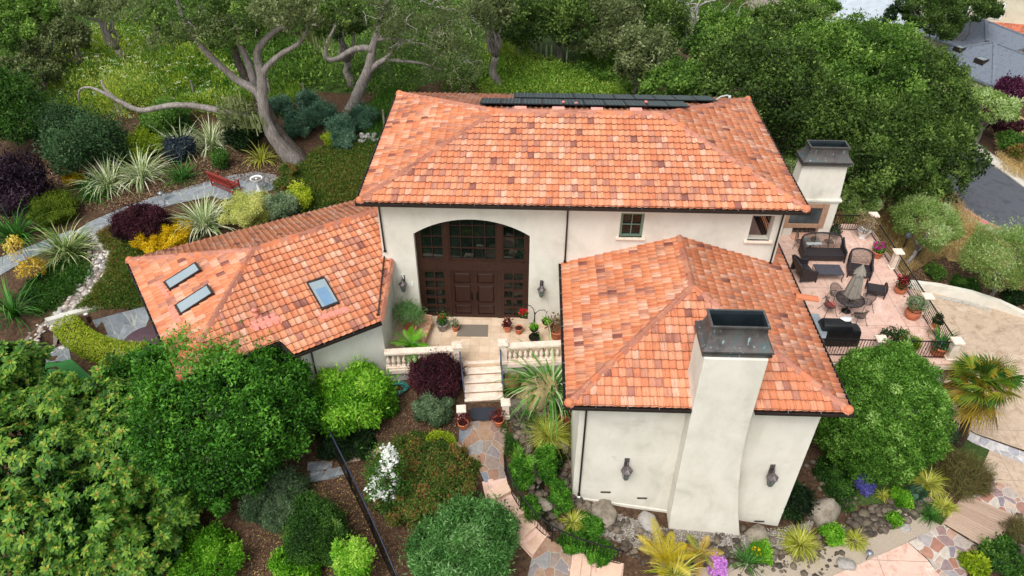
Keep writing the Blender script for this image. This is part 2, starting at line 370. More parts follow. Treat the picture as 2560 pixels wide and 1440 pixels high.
def ridge(p, q, parent, r=.165, seed=0, endcap=True):
    """overlapping angular cap tiles laid from p up to q"""
    rg = np.random.default_rng(seed+99); p, q = np.array(p, float), np.array(q, float); L = np.linalg.norm(q-p); d = (q-p)/L
    a = np.cross(d, [0, 0, 1]); a /= np.linalg.norm(a); b = np.cross(a, d); n = max(2, round(L/.38)); st = L/n
    bm = bmesh.new(); lv = bm.faces.layers.float.new('v'); uvl = bm.loops.layers.uv.new('UVMap'); base = Vector(ORG[parent.name])
    sec = [(-1.06, -.30), (-.62, .18), (-.22, .55), (0, .62), (.22, .55), (.62, .18), (1.06, -.30)]
    for i in range(n):
        v = rg.choice([.50, .90, .91, .92, .93, .95]); s0, s1 = i*st-.06, (i+1)*st
        rings = [[bm.verts.new(Vector(p+d*s+a*(x*r*k)+b*((y+.05)*r*k+h))-base) for x, y in sec] for s, k, h in ((s0, 1.10, -.012), (s0, 1.10, .022), (s1, 1.0, .004))]
        rings[0] = [bm.verts.new(w.co-Vector(b)*.03) for w in rings[1]]
        for t in (0, 1):
            for k in range(len(sec)-1):
                f = bm.faces.new((rings[t][k], rings[t][k+1], rings[t+1][k+1], rings[t+1][k])); f[lv] = v
                for lp, (uu, vv) in zip(f.loops, ((k, t), (k+1, t), (k+1, t+1), (k, t+1))): lp[uvl].uv = (v*31+i+uu*.16, v*9+vv*.8)
    if endcap:
        ret = bmesh.ops.create_uvsphere(bm, u_segments=12, v_segments=8, radius=r*1.02)
        for w in ret['verts']: w.co = w.co+Vector(p+b*r*.06+d*.06)-base
        for f in {f for w in ret['verts'] for f in w.link_faces}: f[lv] = .47; f.smooth = True
    me = bpy.data.meshes.new('ridge_cap'); bm.to_mesh(me); bm.free(); me.materials.append(M_TILE)
    return _link('ridge_cap', me, parent)
def gutter(p, q, out, parent, w=.13, h=.10):
    """open box channel from p to q; out = outward plan direction"""
    p, q, out = np.array(p, float), np.array(q, float), np.array(list(out)+[0.]); d = (q-p)/np.linalg.norm(q-p); Z = np.array([0, 0, 1.])
    mb = MB(); t = .012; c = (p+q)/2; hl = (q-p)/2
    mb.fbox(c+out*(w/2)-Z*h, hl, out*w/2, Z*t/2); mb.fbox(c+out*(w-t/2)-Z*h*.45, hl, out*t/2, Z*h*.58); mb.fbox(c+out*(t/2)-Z*h*.5, hl, out*t/2, Z*h*.5)
    mb.fbox(c+out*w+Z*.012, hl, out*.014, Z*.010)
    for e in (p, q): mb.fbox(e+out*w/2-Z*h*.45, d*t/2, out*w/2, Z*h*.5)
    n = int(np.linalg.norm(q-p)/.9)
    for i in range(1, n): mb.fbox(p+(q-p)*i/n+out*w/2+Z*.008, d*.012, out*w/2, Z*.006, m=1)
    return mb.build('gutter', [M_BRONZE, pmat('zinc_strap', ['#8b8f90', '#a5a9aa'], 6, .4, 0, metal=.6)], parent)
def downpipe(pts, parent, r=.035):
    mb = MB(); mb.tube(pts, r, 8)
    for p in (pts[0], pts[-1]): mb.obox(np.array(p)+[0, 0, 0], 0, .055, .045, .03)
    return mb.build('downpipe', M_BRONZE, parent)

house = thing('house', 'cream stucco house with orange tiled hip roofs and a tall arched timber entrance', 'house', (8, 2, -.5))
EL = lambda x, y, z: np.array([x, y, z], float)
# --- main roof
a, b, c_, d_ = EL(0, 0, HE), EL(W, 0, HE), EL(W, D, HE), EL(0, D, HE); rl, rr = EL(D/2, D/2, HE+S1*D/2), EL(W-D/2, D/2, HE+S1*D/2)
mr = tile_roof([a, b, rr, rl], (0, 1), house, seed=1)
tile_roof([b, c_, rr], (0, 1), house, seed=2); tile_roof([c_, d_, rl, rr], (0, 1), house, seed=3); tile_roof([d_, a, rl], (0, 1), house, seed=4)
for i, (p, q) in enumerate(((a, rl), (b, rr), (c_, rr), (d_, rl))): ridge(p, q, mr, seed=i)
ridge(rl, rr, mr, seed=8, endcap=False)
gutter(EL(-.12, -.02, HE-.03), EL(W+.12, -.02, HE-.03), (0, -1), house); gutter(EL(-.02, D, HE-.03), EL(-.02, 0, HE-.03), (-1, 0), house); gutter(EL(W+.02, 0, HE-.03), EL(W+.02, D, HE-.03), (1, 0), house)
mb = MB(); mb.box((.02, .02, HE-.2), (W-.02, D-.02, HE-.14)); mb.build('soffit', M_STUC, house)
# --- main walls with openings
XA0, XA1, ZS, ZC = 1.86, 6.52, 4.60, 5.33
def arch_z(x):
    hw = (XA1-XA0)/2; rise = ZC-ZS; R_ = (hw*hw+rise*rise)/(2*rise); return ZS-(R_-rise)+math.sqrt(max(R_*R_-(x-(XA0+XA1)/2)**2, 0))
xl, xr, yb, zt, zb = O, W-O, D-O, HE-.2, -3.2
mb = MB(); fy = O
def rect(x0, x1, z0, z1, y=fy): mb.add([(x0, y, z0), (x1, y, z0), (x1, y, z1), (x0, y, z1)], [(0, 1, 2, 3)])
rect(xl, XA0, zb, zt); rect(XA0, XA1, zb, 0); rect(XA1, 10.05, zb, zt); rect(10.05, 10.96, zb, 4.65); rect(10.05, 10.96, 5.77, zt); rect(10.96, 15.12, zb, zt); rect(15.12, 15.98, zb, 4.62); rect(15.12, 15.98, 5.78, zt); rect(15.98, xr, zb, zt)
N = 24; xs = [XA0+(XA1-XA0)*i/N for i in range(N+1)]
for i in range(N):
    x0, x1 = xs[i], xs[i+1]; z0, z1 = arch_z(x0), arch_z(x1)
    mb.add([(x0, fy, z0), (x1, fy, z1), (x1, fy, zt), (x0, fy, zt)], [(0, 1, 2, 3)])
    mb.add([(x0, fy, z0), (x0, fy+.42, z0), (x1, fy+.42, z1), (x1, fy, z1)], [(0, 1, 2, 3)])
for x in (XA0, XA1): mb.add([(x, fy, 0), (x, fy+.42, 0), (x, fy+.42, ZS), (x, fy, ZS)], [(0, 1, 2, 3)])
for (x0, x1, z0, z1, dp) in ((10.05, 10.96, 4.65, 5.77, .14), (15.12, 15.98, 4.62, 5.78, .40)):
    mb.add([(x0, fy, z0), (x1, fy, z0), (x1, fy, z1), (x0, fy, z1), (x0, fy+dp, z0), (x1, fy+dp, z0), (x1, fy+dp, z1), (x0, fy+dp, z1)], [(0, 1, 5, 4), (1, 2, 6, 5), (2, 3, 7, 6), (3, 0, 4, 7)])
mb.add([(xl, fy, zb), (xl, yb, zb), (xl, yb, zt), (xl, fy, zt)], [(0, 1, 2, 3)]); mb.add([(xl, yb, zb), (xr, yb, zb), (xr, yb, zt), (xl, yb, zt)], [(0, 1, 2, 3)])
mb.add([(xr, fy, zb), (xr, yb, zb), (xr, yb, 4.1), (xr, fy, 4.1)], [(0, 1, 2, 3)]); mb.add([(xr, 3.4, 4.1), (xr, yb, 4.1), (xr, yb, zt), (xr, 3.4, zt)], [(0, 1, 2, 3)])
mb.box((xr-.3, fy+.002, 4.1), (xr, fy+.3, zt)); mb.box((xr-.3, 3.1, 4.1), (xr, 3.4, zt)); mb.box((xr-.29, fy+.3, 5.85), (xr-.01, 3.1, zt))
mb.build('wall', M_STUC, house)
# loggia behind the small square opening
M_PINK = pmat('mauve_plaster', ['#b58f80', '#c7a596'], 2, .85, .15)
mb = MB(); mb.box((13.6, fy+.42, 4.02), (xr-.31, 3.4, 4.1)); mb.box((13.5, fy+.42, 4.1), (13.6, 3.4, zt)); mb.box((13.6, 3.3, 4.1), (xr-.31, 3.4, zt)); mb.build('loggia', M_PINK, house)
mb = MB()
for i in range(14): mb.bar((xr-.15, fy+.45+i*.19, 4.1), (xr-.15, fy+.45+i*.19, 5.1), .025)
mb.bar((xr-.15, fy+.32, 5.12), (xr-.15, 3.08, 5.12), .05); mb.build('railing', M_BLACK, house)
# sills, small window
for (x0, x1, z) in ((9.92, 11.1, 4.56), (14.99, 16.11, 4.53)):
    mb = MB(); mb.box((x0, fy-.11, z), (x1, fy+.10, z+.09)); mb.build('window_sill', M_STONE, house, bevel=.02)
M_GREEN = pmat('green_paint', ['#5f7563', '#6d8470'], 5, .5, .05)
mb = MB(); wy = fy+.06; x0, x1, z0, z1 = 10.06, 10.95, 4.655, 5.765; t = .085
mb.box((x0, wy, z0), (x0+t, wy+.07, z1)); mb.box((x1-t, wy, z0), (x1, wy+.07, z1)); mb.box((x0+t, wy, z0), (x1-t, wy+.07, z0+t)); mb.box((x0+t, wy, z1-t), (x1-t, wy+.07, z1))
mb.box(((x0+x1)/2-.018, wy+.015, z0+t), ((x0+x1)/2+.018, wy+.06, z1-t)); mb.box((x0+t, wy+.012, (z0+z1)/2-.018), (x1-t, wy+.058, (z0+z1)/2+.018))
win = mb.build('window', M_GREEN, house); mb = MB(); mb.box((x0+.02, wy+.075, z0+.02), (x1-.02, wy+.085, z1-.02)); mb.build('pane', M_GLASS, win)
# --- arched timber entrance
ey = fy+.30
mb = MB()
def fr(x0, x1, z0, z1, dep=.10, y=ey, B=None): (B or mb).box((x0, y, z0), (x1, y+dep, z1))
fr(1.86, 2.02, 0, ZS+.02, .14, ey-.02); fr(6.36, 6.52, 0, ZS+.02, .14, ey-.02)
fr(2.02, 6.36, 2.60, 3.08, .16, ey-.03)
for x0, x1 in ((3.02, 3.20), (5.20, 5.38)): fr(x0, x1, 3.08, arch_z((x0+x1)/2)-.01, .15, ey-.025); fr(x0, x1, 0, 2.60, .13, ey-.012)
for i in range(N):                                             # curved head
    x0, x1 = xs[i], xs[i+1]; z0, z1 = arch_z(x0)-.002, arch_z(x1)-.002
    mb.add([(x0, ey-.018, z0-.13), (x1, ey-.018, z1-.13), (x1, ey-.018, z1), (x0, ey-.018, z0), (x0, ey+.1, z0-.13), (x1, ey+.1, z1-.13)], [(0, 1, 2, 3), (0, 4, 5, 1)])
scr = mb.build('entrance_frame', M_WOOD, house)
for (x0, x1, n) in ((2.02, 3.02, 2), (3.20, 5.20, 4), (5.38, 6.36, 2)):      # upper lights
    mb = MB(); t = .07; top = lambda x: arch_z(x)-.10
    fr(x0, x0+t, 3.08, top(x0+.03), .09, ey+.004); fr(x1-t, x1, 3.08, top(x1-.03), .09, ey+.004); fr(x0+t, x1-t, 3.08, 3.17, .085, ey+.006)
    for i in range(1, n): x = x0+(x1-x0)*i/n; fr(x-.015, x+.015, 3.17, top(x), .05, ey+.02)
    for z in (3.72, 4.27, 4.82):
        a0, a1 = x0+t, x1-t
        if z > top(a0): a0 = next((x for x in np.arange(a0, a1, .02) if top(x) > z), a1)
        if z > top(a1): a1 = next((x for x in np.arange(a1, a0, -.02) if top(x) > z), a0)
        if a1-a0 > .1: fr(a0, a1, z-.015, z+.015, .05, ey+.023)
    wi = mb.build('window', M_WOOD, scr)
for (x0, x1) in ((2.02, 3.02), (5.38, 6.36)):                                # sidelights, two by five
    mb = MB(); fr(x0, x0+.1, 0, 2.6, .09, ey+.004); fr(x1-.1, x1, 0, 2.6, .09, ey+.004)
    for k in range(6): z = .12+k*.48; fr(x0+.1, x1-.1, z-.055, z+.055, .07, ey+.008)
    fr((x0+x1)/2-.03, (x0+x1)/2+.03, .12, 2.55, .06, ey+.012); mb.build('sidelight', M_WOOD, scr)
mb = MB(); mb.add([(x, ey+.085, .01) for x in (1.9, 6.48)]+[(x, ey+.085, arch_z(x)-.02) for x in xs[::-1] if 1.9 < x < 6.48], [tuple(range(2+sum(1.9 < x < 6.48 for x in xs)))]); mb.build('pane', M_GLASS, scr)
M_HANDLE = pmat('black_handle', ['#161412'], 8, .35, 0, metal=.6)
for x0, x1, hx in ((3.205, 4.198, 4.09), (4.202, 5.195, 4.31)):
    mb = MB(); y = ey-.005; st = .14
    mb.box((x0, y, .03), (x0+st, y+.07, 2.58)); mb.box((x1-st, y, .03), (x1, y+.07, 2.58))
    for z0, z1 in ((.03, .2), (.72, .86), (1.78, 1.92), (2.44, 2.58)): mb.box((x0+st, y+.001, z0), (x1-st, y+.069, z1))
    for z0, z1 in ((.2, .72), (.86, 1.78), (1.92, 2.44)):
        xa, xb, za, zc = x0+st, x1-st, z0, z1; g = .07
        mb.add([(xa, y+.045, za), (xb, y+.045, za), (xb, y+.045, zc), (xa, y+.045, zc), (xa+g, y+.012, za+g), (xb-g, y+.012, za+g), (xb-g, y+.012, zc-g), (xa+g, y+.012, zc-g)], [(4, 5, 6, 7), (0, 1, 5, 4), (1, 2, 6, 5), (2, 3, 7, 6), (3, 0, 4, 7)])
    dr = mb.build('door', M_DOOR, house)
    mb = MB(); mb.box((hx-.03, y-.012, .98), (hx+.03, y+.001, 1.42)); mb.tube([(hx, y-.01, 1.02), (hx, y-.07, 1.08), (hx, y-.075, 1.24), (hx, y-.01, 1.3)], .014, 6); mb.lathe((hx, y-.02, 1.36), [(.025, -.02), (.03, 0), (.02, .03)], 8); mb.build('handle', M_HANDLE, dr)
# --- right wing
h = (X2-X1)/2; ap = EL(X1+h, Y1+h, ZW+S2*h); re = EL(X1+h, O, ZW+S2*h); p0, p1 = EL(X1, Y1, ZW), EL(X2, Y1, ZW)
wr = tile_roof([p0, p1, ap], (0, 1), house, seed=11); tile_roof([p0, ap, re, EL(X1, O, ZW)], (3, 0), house, seed=12)
YE = 7.6; tile_roof([p1, EL(X2, YE, ZW), EL(16.2, YE, ZW+S2*(X2-16.2)), re, ap], (0, 1), house, seed=13)
ridge(p0, ap, wr, seed=21, r=.17); ridge(p1, ap, wr, seed=22, r=.17); ridge(ap, re, wr, seed=23, endcap=False, r=.17)
CX0, CX1 = 11.9, 13.88
gutter(EL(X1-.12, Y1-.02, ZW-.03), EL(CX0-.03, Y1-.02, ZW-.03), (0, -1), house); gutter(EL(CX1+.06, Y1-.02, ZW-.03), EL(X2+.12, Y1-.02, ZW-.03), (0, -1), house)
gutter(EL(X1-.02, O, ZW-.03), EL(X1-.02, Y1, ZW-.03), (-1, 0), house); gutter(EL(X2+.02, Y1, ZW-.03), EL(X2+.02, YE, ZW-.03), (1, 0), house)
wx0, wx1, wy0 = 8.33, 16.41, -6.76
mb = MB(); mb.box((X1+.02, Y1+.02, ZW-.2), (X2-.02, .5, ZW-.15)); mb.box((16.4, .5, ZW-.2), (X2-.02, YE, ZW-.15)); mb.build('soffit', M_STUC, house)
mb = MB(); mb.prism([(wx0, wy0), (wx1, wy0), (wx1, .51), (wx0, .51)], -5.6, ZW-.19); mb.box((wx1-.2, .53, -5.), (wx1, YE, ZW-.19))
mb.add([(8.33+.02, wy0-.03, -5.6), (wx1-.02, wy0-.03, -5.6), (wx1-.02, wy0-.03, -3.86), (8.33+.02, wy0-.03, -2.3), (8.35, wy0, -2.27), (wx1-.02, wy0, -3.83)], [(0, 1, 2, 3), (3, 2, 5, 4)])
mb.build('wall', M_STUC, house)
M_VENT = pmat('vent_grille', ['#4a3f38', '#5c5048'], 30, .6, .3)
for px, py in ((1514, 1230), (1605, 1245), (1898, 1303)):
    P = aty(px, py, wy0); mb = MB(); mb.box((P[0]-.19, wy0-.012, P[2]-.045), (P[0]+.19, wy0+.01, P[2]+.045))
    for k in range(5): mb.box((P[0]-.18, wy0-.02, P[2]-.04+k*.018), (P[0]+.18, wy0-.012, P[2]-.032+k*.018))
    mb.build('vent', M_VENT, house)
# chimney: a stack that flares to the right and forward towards its foot
mb = MB(); rows = []
for z, xa, xb, yf in ((-5.2, 12.03, 14.95, -7.5), (-3.4, 12.02, 14.72, -7.42), (-2.2, 11.98, 14.45, -7.37), (-.8, 11.95, 14.2, -7.35), (.6, 11.93, 14.0, -7.345), (1.9, 11.91, 13.9, -7.34), (3.0, 11.9, 13.87, -7.34), (5.6, 11.9, 13.85, -7.34)):
    rows.append([(xa, yf, z), (xb, yf, z), (xb, -5.95, z), (xa, -5.95, z)])
V = [p for r in rows for p in r]; F = [(i*4+j, i*4+(j+1) % 4, (i+1)*4+(j+1) % 4, (i+1)*4+j) for i in range(len(rows)-1) for j in range(4)]
mb.add(V, F+[(28, 29, 30, 31)]); ch = mb.build('chimney', M_STUC, house, bevel=.03)
M_CAPIN = pmat('sooty_metal', ['#10191d', '#1c2a30'], 3, .6, .1)  # darker metal for the inner faces of the open cap
def chimney_cap(cx, cy, z, hx, hy, tx, ty, hgt, parent):
    prof = [(hx, hy, -.13), (hx, hy, -.04), (hx-.05, hy-.05, -.03), (hx-.05, hy-.05, .02), (hx+.02, hy+.02, .03), (hx+.02, hy+.02, .10)]
    for t in np.linspace(0, 1, 9)[1:]:
        k = (1-t)**2.2; prof.append((tx+(hx-.02-tx)*k, ty+(hy-.02-ty)*k, .10+(hgt-.10)*t))
    prof += [(tx+.05, ty+.05, hgt), (tx+.05, ty+.05, hgt+.06), (tx-.02, ty-.02, hgt+.06), (tx-.05, ty-.05, hgt-.05), (tx-.04, ty-.04, .06)]
    mb = MB(); V = [(cx+sx*a, cy+sy*b, z+zz) for a, b, zz in prof for sx, sy in ((-1, -1), (1, -1), (1, 1), (-1, 1))]; n = len(prof)
    mb.add(V, [(i*4+j, i*4+(j+1) % 4, (i+1)*4+(j+1) % 4, (i+1)*4+j) for i in range(n-1) for j in range(4)]+[(0, 3, 2, 1), (4*n-4, 4*n-3, 4*n-2, 4*n-1)])
    mb.M = [int(i >= (n-3)*4 and i != len(mb.F)-2) for i in range(len(mb.F))]
    cp = mb.build('chimney_cap', [M_COPPER, M_CAPIN], parent); mb = MB(); mb.lathe((cx-.05, cy-.05, z+.06), [(.17, 0), (.17, .2), (.2, .22), (.16, .3), (.02, .34)], 14)
    mb.build('flue', pmat('galvanised', ['#b9bcbd', '#d5d7d8'], 5, .4, 0, metal=.3), cp)
chimney_cap(12.9, -6.57, 5.74, 1.06, .70, .84, .38, .78, ch)
# --- left wing: its eaves run at an angle to the main house
ZL, ZR = 2.8, 4.03
LA, LC, LB = atz(322, 651, ZL), atz(449, 945, ZL), atz(633, 625, ZR)
def plane(p, q, r): n = np.cross(q-p, r-p); n /= np.linalg.norm(n); return (n if n[2] > 0 else -n), p
def onplane(px, py, pl, lift=0.): d = ray(px, py); return CAM + d*(((pl[1]+pl[0]*lift-CAM) @ pl[0])/(d @ pl[0]))
PF = plane(LC, LB, atz(698, 850, ZL)); PL_ = plane(LA, LC, LB)
zf = lambda x, y: PF[1][2]-(PF[0][0]*(x-PF[1][0])+PF[0][1]*(y-PF[1][1]))/PF[0][2]
N2, LF, LG, GT = onplane(698, 850, PF), onplane(735, 884, PF), onplane(951, 802, PF), onplane(982, 628, PF)
ue = (N2-LC); ue[2] = 0; ue /= np.linalg.norm(ue); up = np.array([-ue[1], ue[0], 0])
LE = LB+np.array([ue[0], ue[1], 0])*6.15; LE[2] = zf(LE[0], LE[1])
k = (LE-LB)/np.linalg.norm(LE-LB); dn = N2-LF; dn /= np.linalg.norm(dn)
_A = np.array([[k @ k, -(k @ dn)], [k @ dn, -(dn @ dn)]]); _s = np.linalg.solve(_A, np.array([(LF-LB) @ k, (LF-LB) @ dn])); RP = LB+k*_s[0]
lu = (LE-LB)/np.linalg.norm(LE-LB)
if _s[0] > .05: q1_, q2_ = [LC, N2, RP, LB], [LF, LG, GT, LE, RP]
else:
    hd = LB-LC; _A = np.array([[hd @ hd, -(hd @ dn)], [hd @ dn, -(dn @ dn)]]); _h = np.linalg.solve(_A, np.array([(LF-LC) @ hd, (LF-LC) @ dn])); XH = LC+hd*_h[0]; q1_, q2_ = [LC, N2, XH], [LF, LG, GT, LE, LB, XH]
lr = tile_roof(q1_, (0, 1), house, seed=31, frame=(LC, lu)); tile_roof(q2_, (0, 1), house, seed=32, frame=(LC, lu))
tile_roof([LA, LC, LB], (0, 1), house, seed=33)
ub = atz(930, 492, ZL)-LA; LP = LA+ub*1.1; tile_roof([LP, LA, LB, LE], (0, 1), house, seed=34)
ridge(LC, LB, lr, seed=31); ridge(LA, LB, lr, seed=32); ridge(LB, LE, lr, seed=33, endcap=False)
pe = lambda a, b: np.array([(b-a)[1], -(b-a)[0]])/np.linalg.norm((b-a)[:2])
dz = np.array([0, 0, -.03])
gutter(LF+dz, LG+dz, pe(LF, LG), house); gutter(LC+dz, N2+dz, pe(LC, N2), house); gutter(LA+dz, LC+dz, pe(LA, LC), house)
ridge(LG, GT, lr, seed=36, r=.12, endcap=False)
ul = (LC-LA)[:2]/np.linalg.norm((LC-LA)[:2]); inL = np.array([-ul[1], ul[0]]); inL = inL if inL @ (LB-LA)[:2] > 0 else -inL
inF = up[:2] if up[:2] @ (LB-LC)[:2] > 0 else -up[:2]
w2 = [LA[:2]+inL*.45+ul*.5, LC[:2]+inL*.45+inF*.45, N2[:2]+inF*.45, LF[:2]+inF*.45+ue[:2]*.35, np.array([.80, -2.30]), np.array([.80, .51]), np.array([.5, .51]), np.array([.5, 6.0]), LP[:2]-ul*-.5]
zt_ = [2.62, 2.62, 2.66]+[zf(*w2[3])-.16, zf(*w2[4])-.16, zf(*w2[5])-.16, 3.6, 2.6, 2.6]
n = len(w2); mb = MB(); mb.add([(q[0], q[1], -3.4) for q in w2]+[(q[0], q[1], z) for q, z in zip(w2, zt_)], [(i, (i+1) % n, n+(i+1) % n, n+i) for i in range(n)]); mb.build('wall', M_STUC2, house)
# skylights
M_SKY = pmat('skylight_glass', ['#93a0a4', '#84949b'], 1, .12, 0, spec=.8); M_SKY2 = pmat('skylight_shade', ['#5d7f9c', '#7694ad'], 1, .12, 0, spec=.8)
def skylight(c4, pl, m):
    P = [onplane(x, y, pl, .12) for x, y in c4]; nrm = pl[0]; c = sum(P)/4
    mb = MB(); I = [p+(c-p)*.12 for p in P]
    Vt = [p+nrm*.03 for p in P]+[p+nrm*.03 for p in I]+[p-nrm*.16 for p in P]+[p+nrm*.012 for p in I]
    mb.add(Vt, [(0, 1, 5, 4), (1, 2, 6, 5), (2, 3, 7, 6), (3, 0, 4, 7)]+[(i, 8+i, 8+(i+1) % 4, (i+1) % 4) for i in range(4)]+[(4+i, 4+(i+1) % 4, 12+(i+1) % 4, 12+i) for i in range(4)])
    f = mb.build('skylight', M_BRONZE, house); mb = MB(); mb.add([p+nrm*.014 for p in I], [(0, 1, 2, 3)], m=0)
    if m:
        q = lambda a, b: I[0]+(I[1]-I[0])*a+(I[3]-I[0])*b+nrm*.018
        mb.add([q(.16, .3), q(.84, .3), q(.84, .97), q(.16, .97)], [(0, 1, 2, 3)], m=1)
    mb.build('pane', [M_SKY, M_SKY2], f)
skylight([(408, 706), (490, 655), (503, 674), (422, 725)], PL_, 0); skylight([(436, 764), (520, 710), (534, 732), (449, 787)], PL_, 0); skylight([(766, 706), (811, 692), (849, 757), (805, 774)], PF, 1)
def patch(px4, pl, lift=.075):
    mb = MB(); P = [onplane(x, y, pl, lift) for x, y in px4]; k = len(P)
    mb.add(P+[p-pl[0]*.06 for p in P], [tuple(range(k))]+[(i, (i+1) % k, k+(i+1) % k, k+i) for i in range(k)]); mb.build('flashing', M_FLASH, house)
patch([(388, 706), (400, 700), (424, 738), (412, 746)], PL_); patch([(418, 768), (432, 760), (455, 802), (440, 812)], PL_); patch([(618, 808), (690, 780), (706, 806), (634, 830)], PF); patch([(795, 788), (866, 765), (876, 776), (804, 800)], PF)
P = onplane(641, 790, PF); mb = MB(); mb.lathe(P, [(.11, -.05), (.10, .12), (.075, .14), (.075, .3), (.12, .3), (.12, .34)], 12); mb.build('roof_vent', M_FLASH, house)
# downpipes
downpipe([(.62, O-.13, 6.2), (.62, O-.06, 6.0), (.64, O-.06, 3.75)], house); downpipe([(7.97, O-.13, 6.2), (7.97, O-.06, 6.0), (7.97, O-.06, 3.42)], house); downpipe([(16.25, O-.13, 6.2), (16.25, O-.06, 6.0), (16.25, O-.06, 3.55)], house)
downpipe([(8.55, Y1+.0, ZW-.12), (8.55, wy0-.05, 2.6), (8.58, wy0-.05, -2.1)], house)
q1, q2 = onplane(962, 628, PF, .12), onplane(945, 786, PF, .12); downpipe([q1, q2], house, .03)
P = w2[3]; downpipe([(P[0]+.35*ue[0]-.1*inF[0], P[1]+.35*ue[1]-.1*inF[1], z) for z in (zt_[3], -2.2)], house)
mb = MB(); mb.lathe((8.58, wy0-.05, -2.6), [(.06, 0), (.06, .45)], 10); mb.build('drain_pipe', pmat('white_plastic', ['#e6e6e2'], 3, .5, 0), house)
# vents on the back slope
PB = plane(c_, d_, rl)
for px, py in ((1301, 275), (1396, 276), (1493, 278), (1591, 279)):
    P = onplane(px, py, PB, .05); mb = MB(); mb.box((P[0]-.26, P[1]-.02, P[2]-.1), (P[0]+.26, P[1]+.28, P[2]+.06)); mb.build('roof_vent', pmat('vent_paint', ['#cf8c7c', '#dba091'], 4, .6, .1), house, bevel=.02)
for px, py, hh in ((1408, 268, .22), (1440, 270, .2), (1613, 272, .3)):
    P = onplane(px, py, PB, .0); mb = MB(); mb.lathe(P, [(.13, -.05), (.05, .12), (.05, hh), (.075, hh), (.075, hh+.06)], 10); mb.build('vent_pipe', M_FLASH, house)
# round tile spout on the right eave
P = onplane(2010, 742, plane(p1, EL(X2, YE, ZW), ap), .1); mb = MB()
for k in range(7):
    a0, a1 = math.pi*k/7, math.pi*(k+1)/7
    mb.add([(P[0]+dx, P[1]+.16*math.cos(t), P[2]+.14*math.sin(t)-.05+zz-dx*.16) for t in (a0, a1) for dx, zz in ((-.35, 0), (.55, 0))], [(0, 1, 3, 2)], v=.5, sm=True)
mb.add([(P[0]+.55, P[1]+.16*math.cos(t), P[2]+.14*math.sin(t)-.14) for t in np.linspace(0, math.pi, 8)], [tuple(range(8))], v=.5); mb.build('spout_tile', M_TILE, house)

# ------------------------------------------------------------------ solar panels
M_PV = None
def pvmat():
    m, nt, bs = _new('photovoltaic'); uv = nt.nodes.new('ShaderNodeTexCoord'); br = nt.nodes.new('ShaderNodeTexBrick')
    nt.links.new(uv.outputs['Object'], br.inputs['Vector']); br.offset = 0; br.inputs['Scale'].default_value = 1; br.inputs['Brick Width'].default_value = .158; br.inputs['Row Height'].default_value = .158; br.inputs['Mortar Size'].default_value = .006
    br.inputs['Color1'].default_value = srgb('#16212a'); br.inputs['Color2'].default_value = srgb('#1a2730'); br.inputs['Mortar'].default_value = srgb('#8b9aa0')
    nt.links.new(br.outputs[0], bs.inputs['Base Color']); bs.inputs['Roughness'].default_value = .3; return m
M_PV = pvmat(); M_ALU = pmat('dark_frame', ['#1a1c1f', '#25282c'], 5, .4, 0, metal=.4)
wdn = np.array([0, 1, -S1]); wdn = wdn/np.linalg.norm(wdn); nB = PB[0]
def panel_row(px0, py0, px1, n, which):
    L0, R0 = onplane(px0, py0, PB, .2), onplane(px1, py0+ (px1-px0)*.011, PB, .2); step = (R0[0]-L0[0])/n; first = None
    for i in range(n):
        o = np.array([L0[0]+i*step, L0[1], L0[2]]); pos = ('at its left end', 'second from its left end', 'third from its left end', 'fourth from its left end', 'fifth from its left end', 'fifth from its right end', 'fourth from its right end', 'third from its right end', 'second from its right end', 'at its right end')[i]
        lab = f'black solar panel in the {which}, {pos}'
        if first is None:
            t = thing('solar_panel', lab, 'solar panel', o, 'solar panels on the back slope of the main roof'); w_, l_ = step-.02, 1.6; X = np.array([1., 0, 0])
            mb = MB(); mb.fbox(o+X*w_/2+wdn*l_/2, X*w_/2, wdn*l_/2, nB*.02); f = mb.build('panel_frame', M_ALU, t)
            mb = MB(); mb.fbox(o+X*w_/2+wdn*l_/2+nB*.012, X*(w_/2-.025), wdn*(l_/2-.025), nB*.012); mb.build('cell_sheet', M_PV, t)
            mb = MB(); mb.bar(o+wdn*.3-nB*.04, o+X*w_+wdn*.3-nB*.04, .035, .04); mb.build('mounting_rail', M_ALU, t); first = t
        else:
            t = copy_tree(first); t.location = o.tolist(); t['label'] = lab
panel_row(1199, 258, 1722, 10, 'row nearest the ridge'); panel_row(1284, 243.5, 1790, 10, 'row farther from the ridge')
mb = MB(); P = onplane(1790, 250, PB, .2); mb.tube([P, P+[.2, .1, .12], P+[.5, .1, .2], P+[.62, .1, .1], P+[.62, .1, -.1]], .03, 8)
mb.lathe(P+np.array([.62, .1, .02]), [(.06, 0), (.07, .08), (.06, .16)], 8); setp(mb.build('conduit', pmat('grey_conduit', ['#b5b8b8'], 3, .5, 0)), 'pale grey bent conduit pipe at the right end of the solar panels', 'conduit')
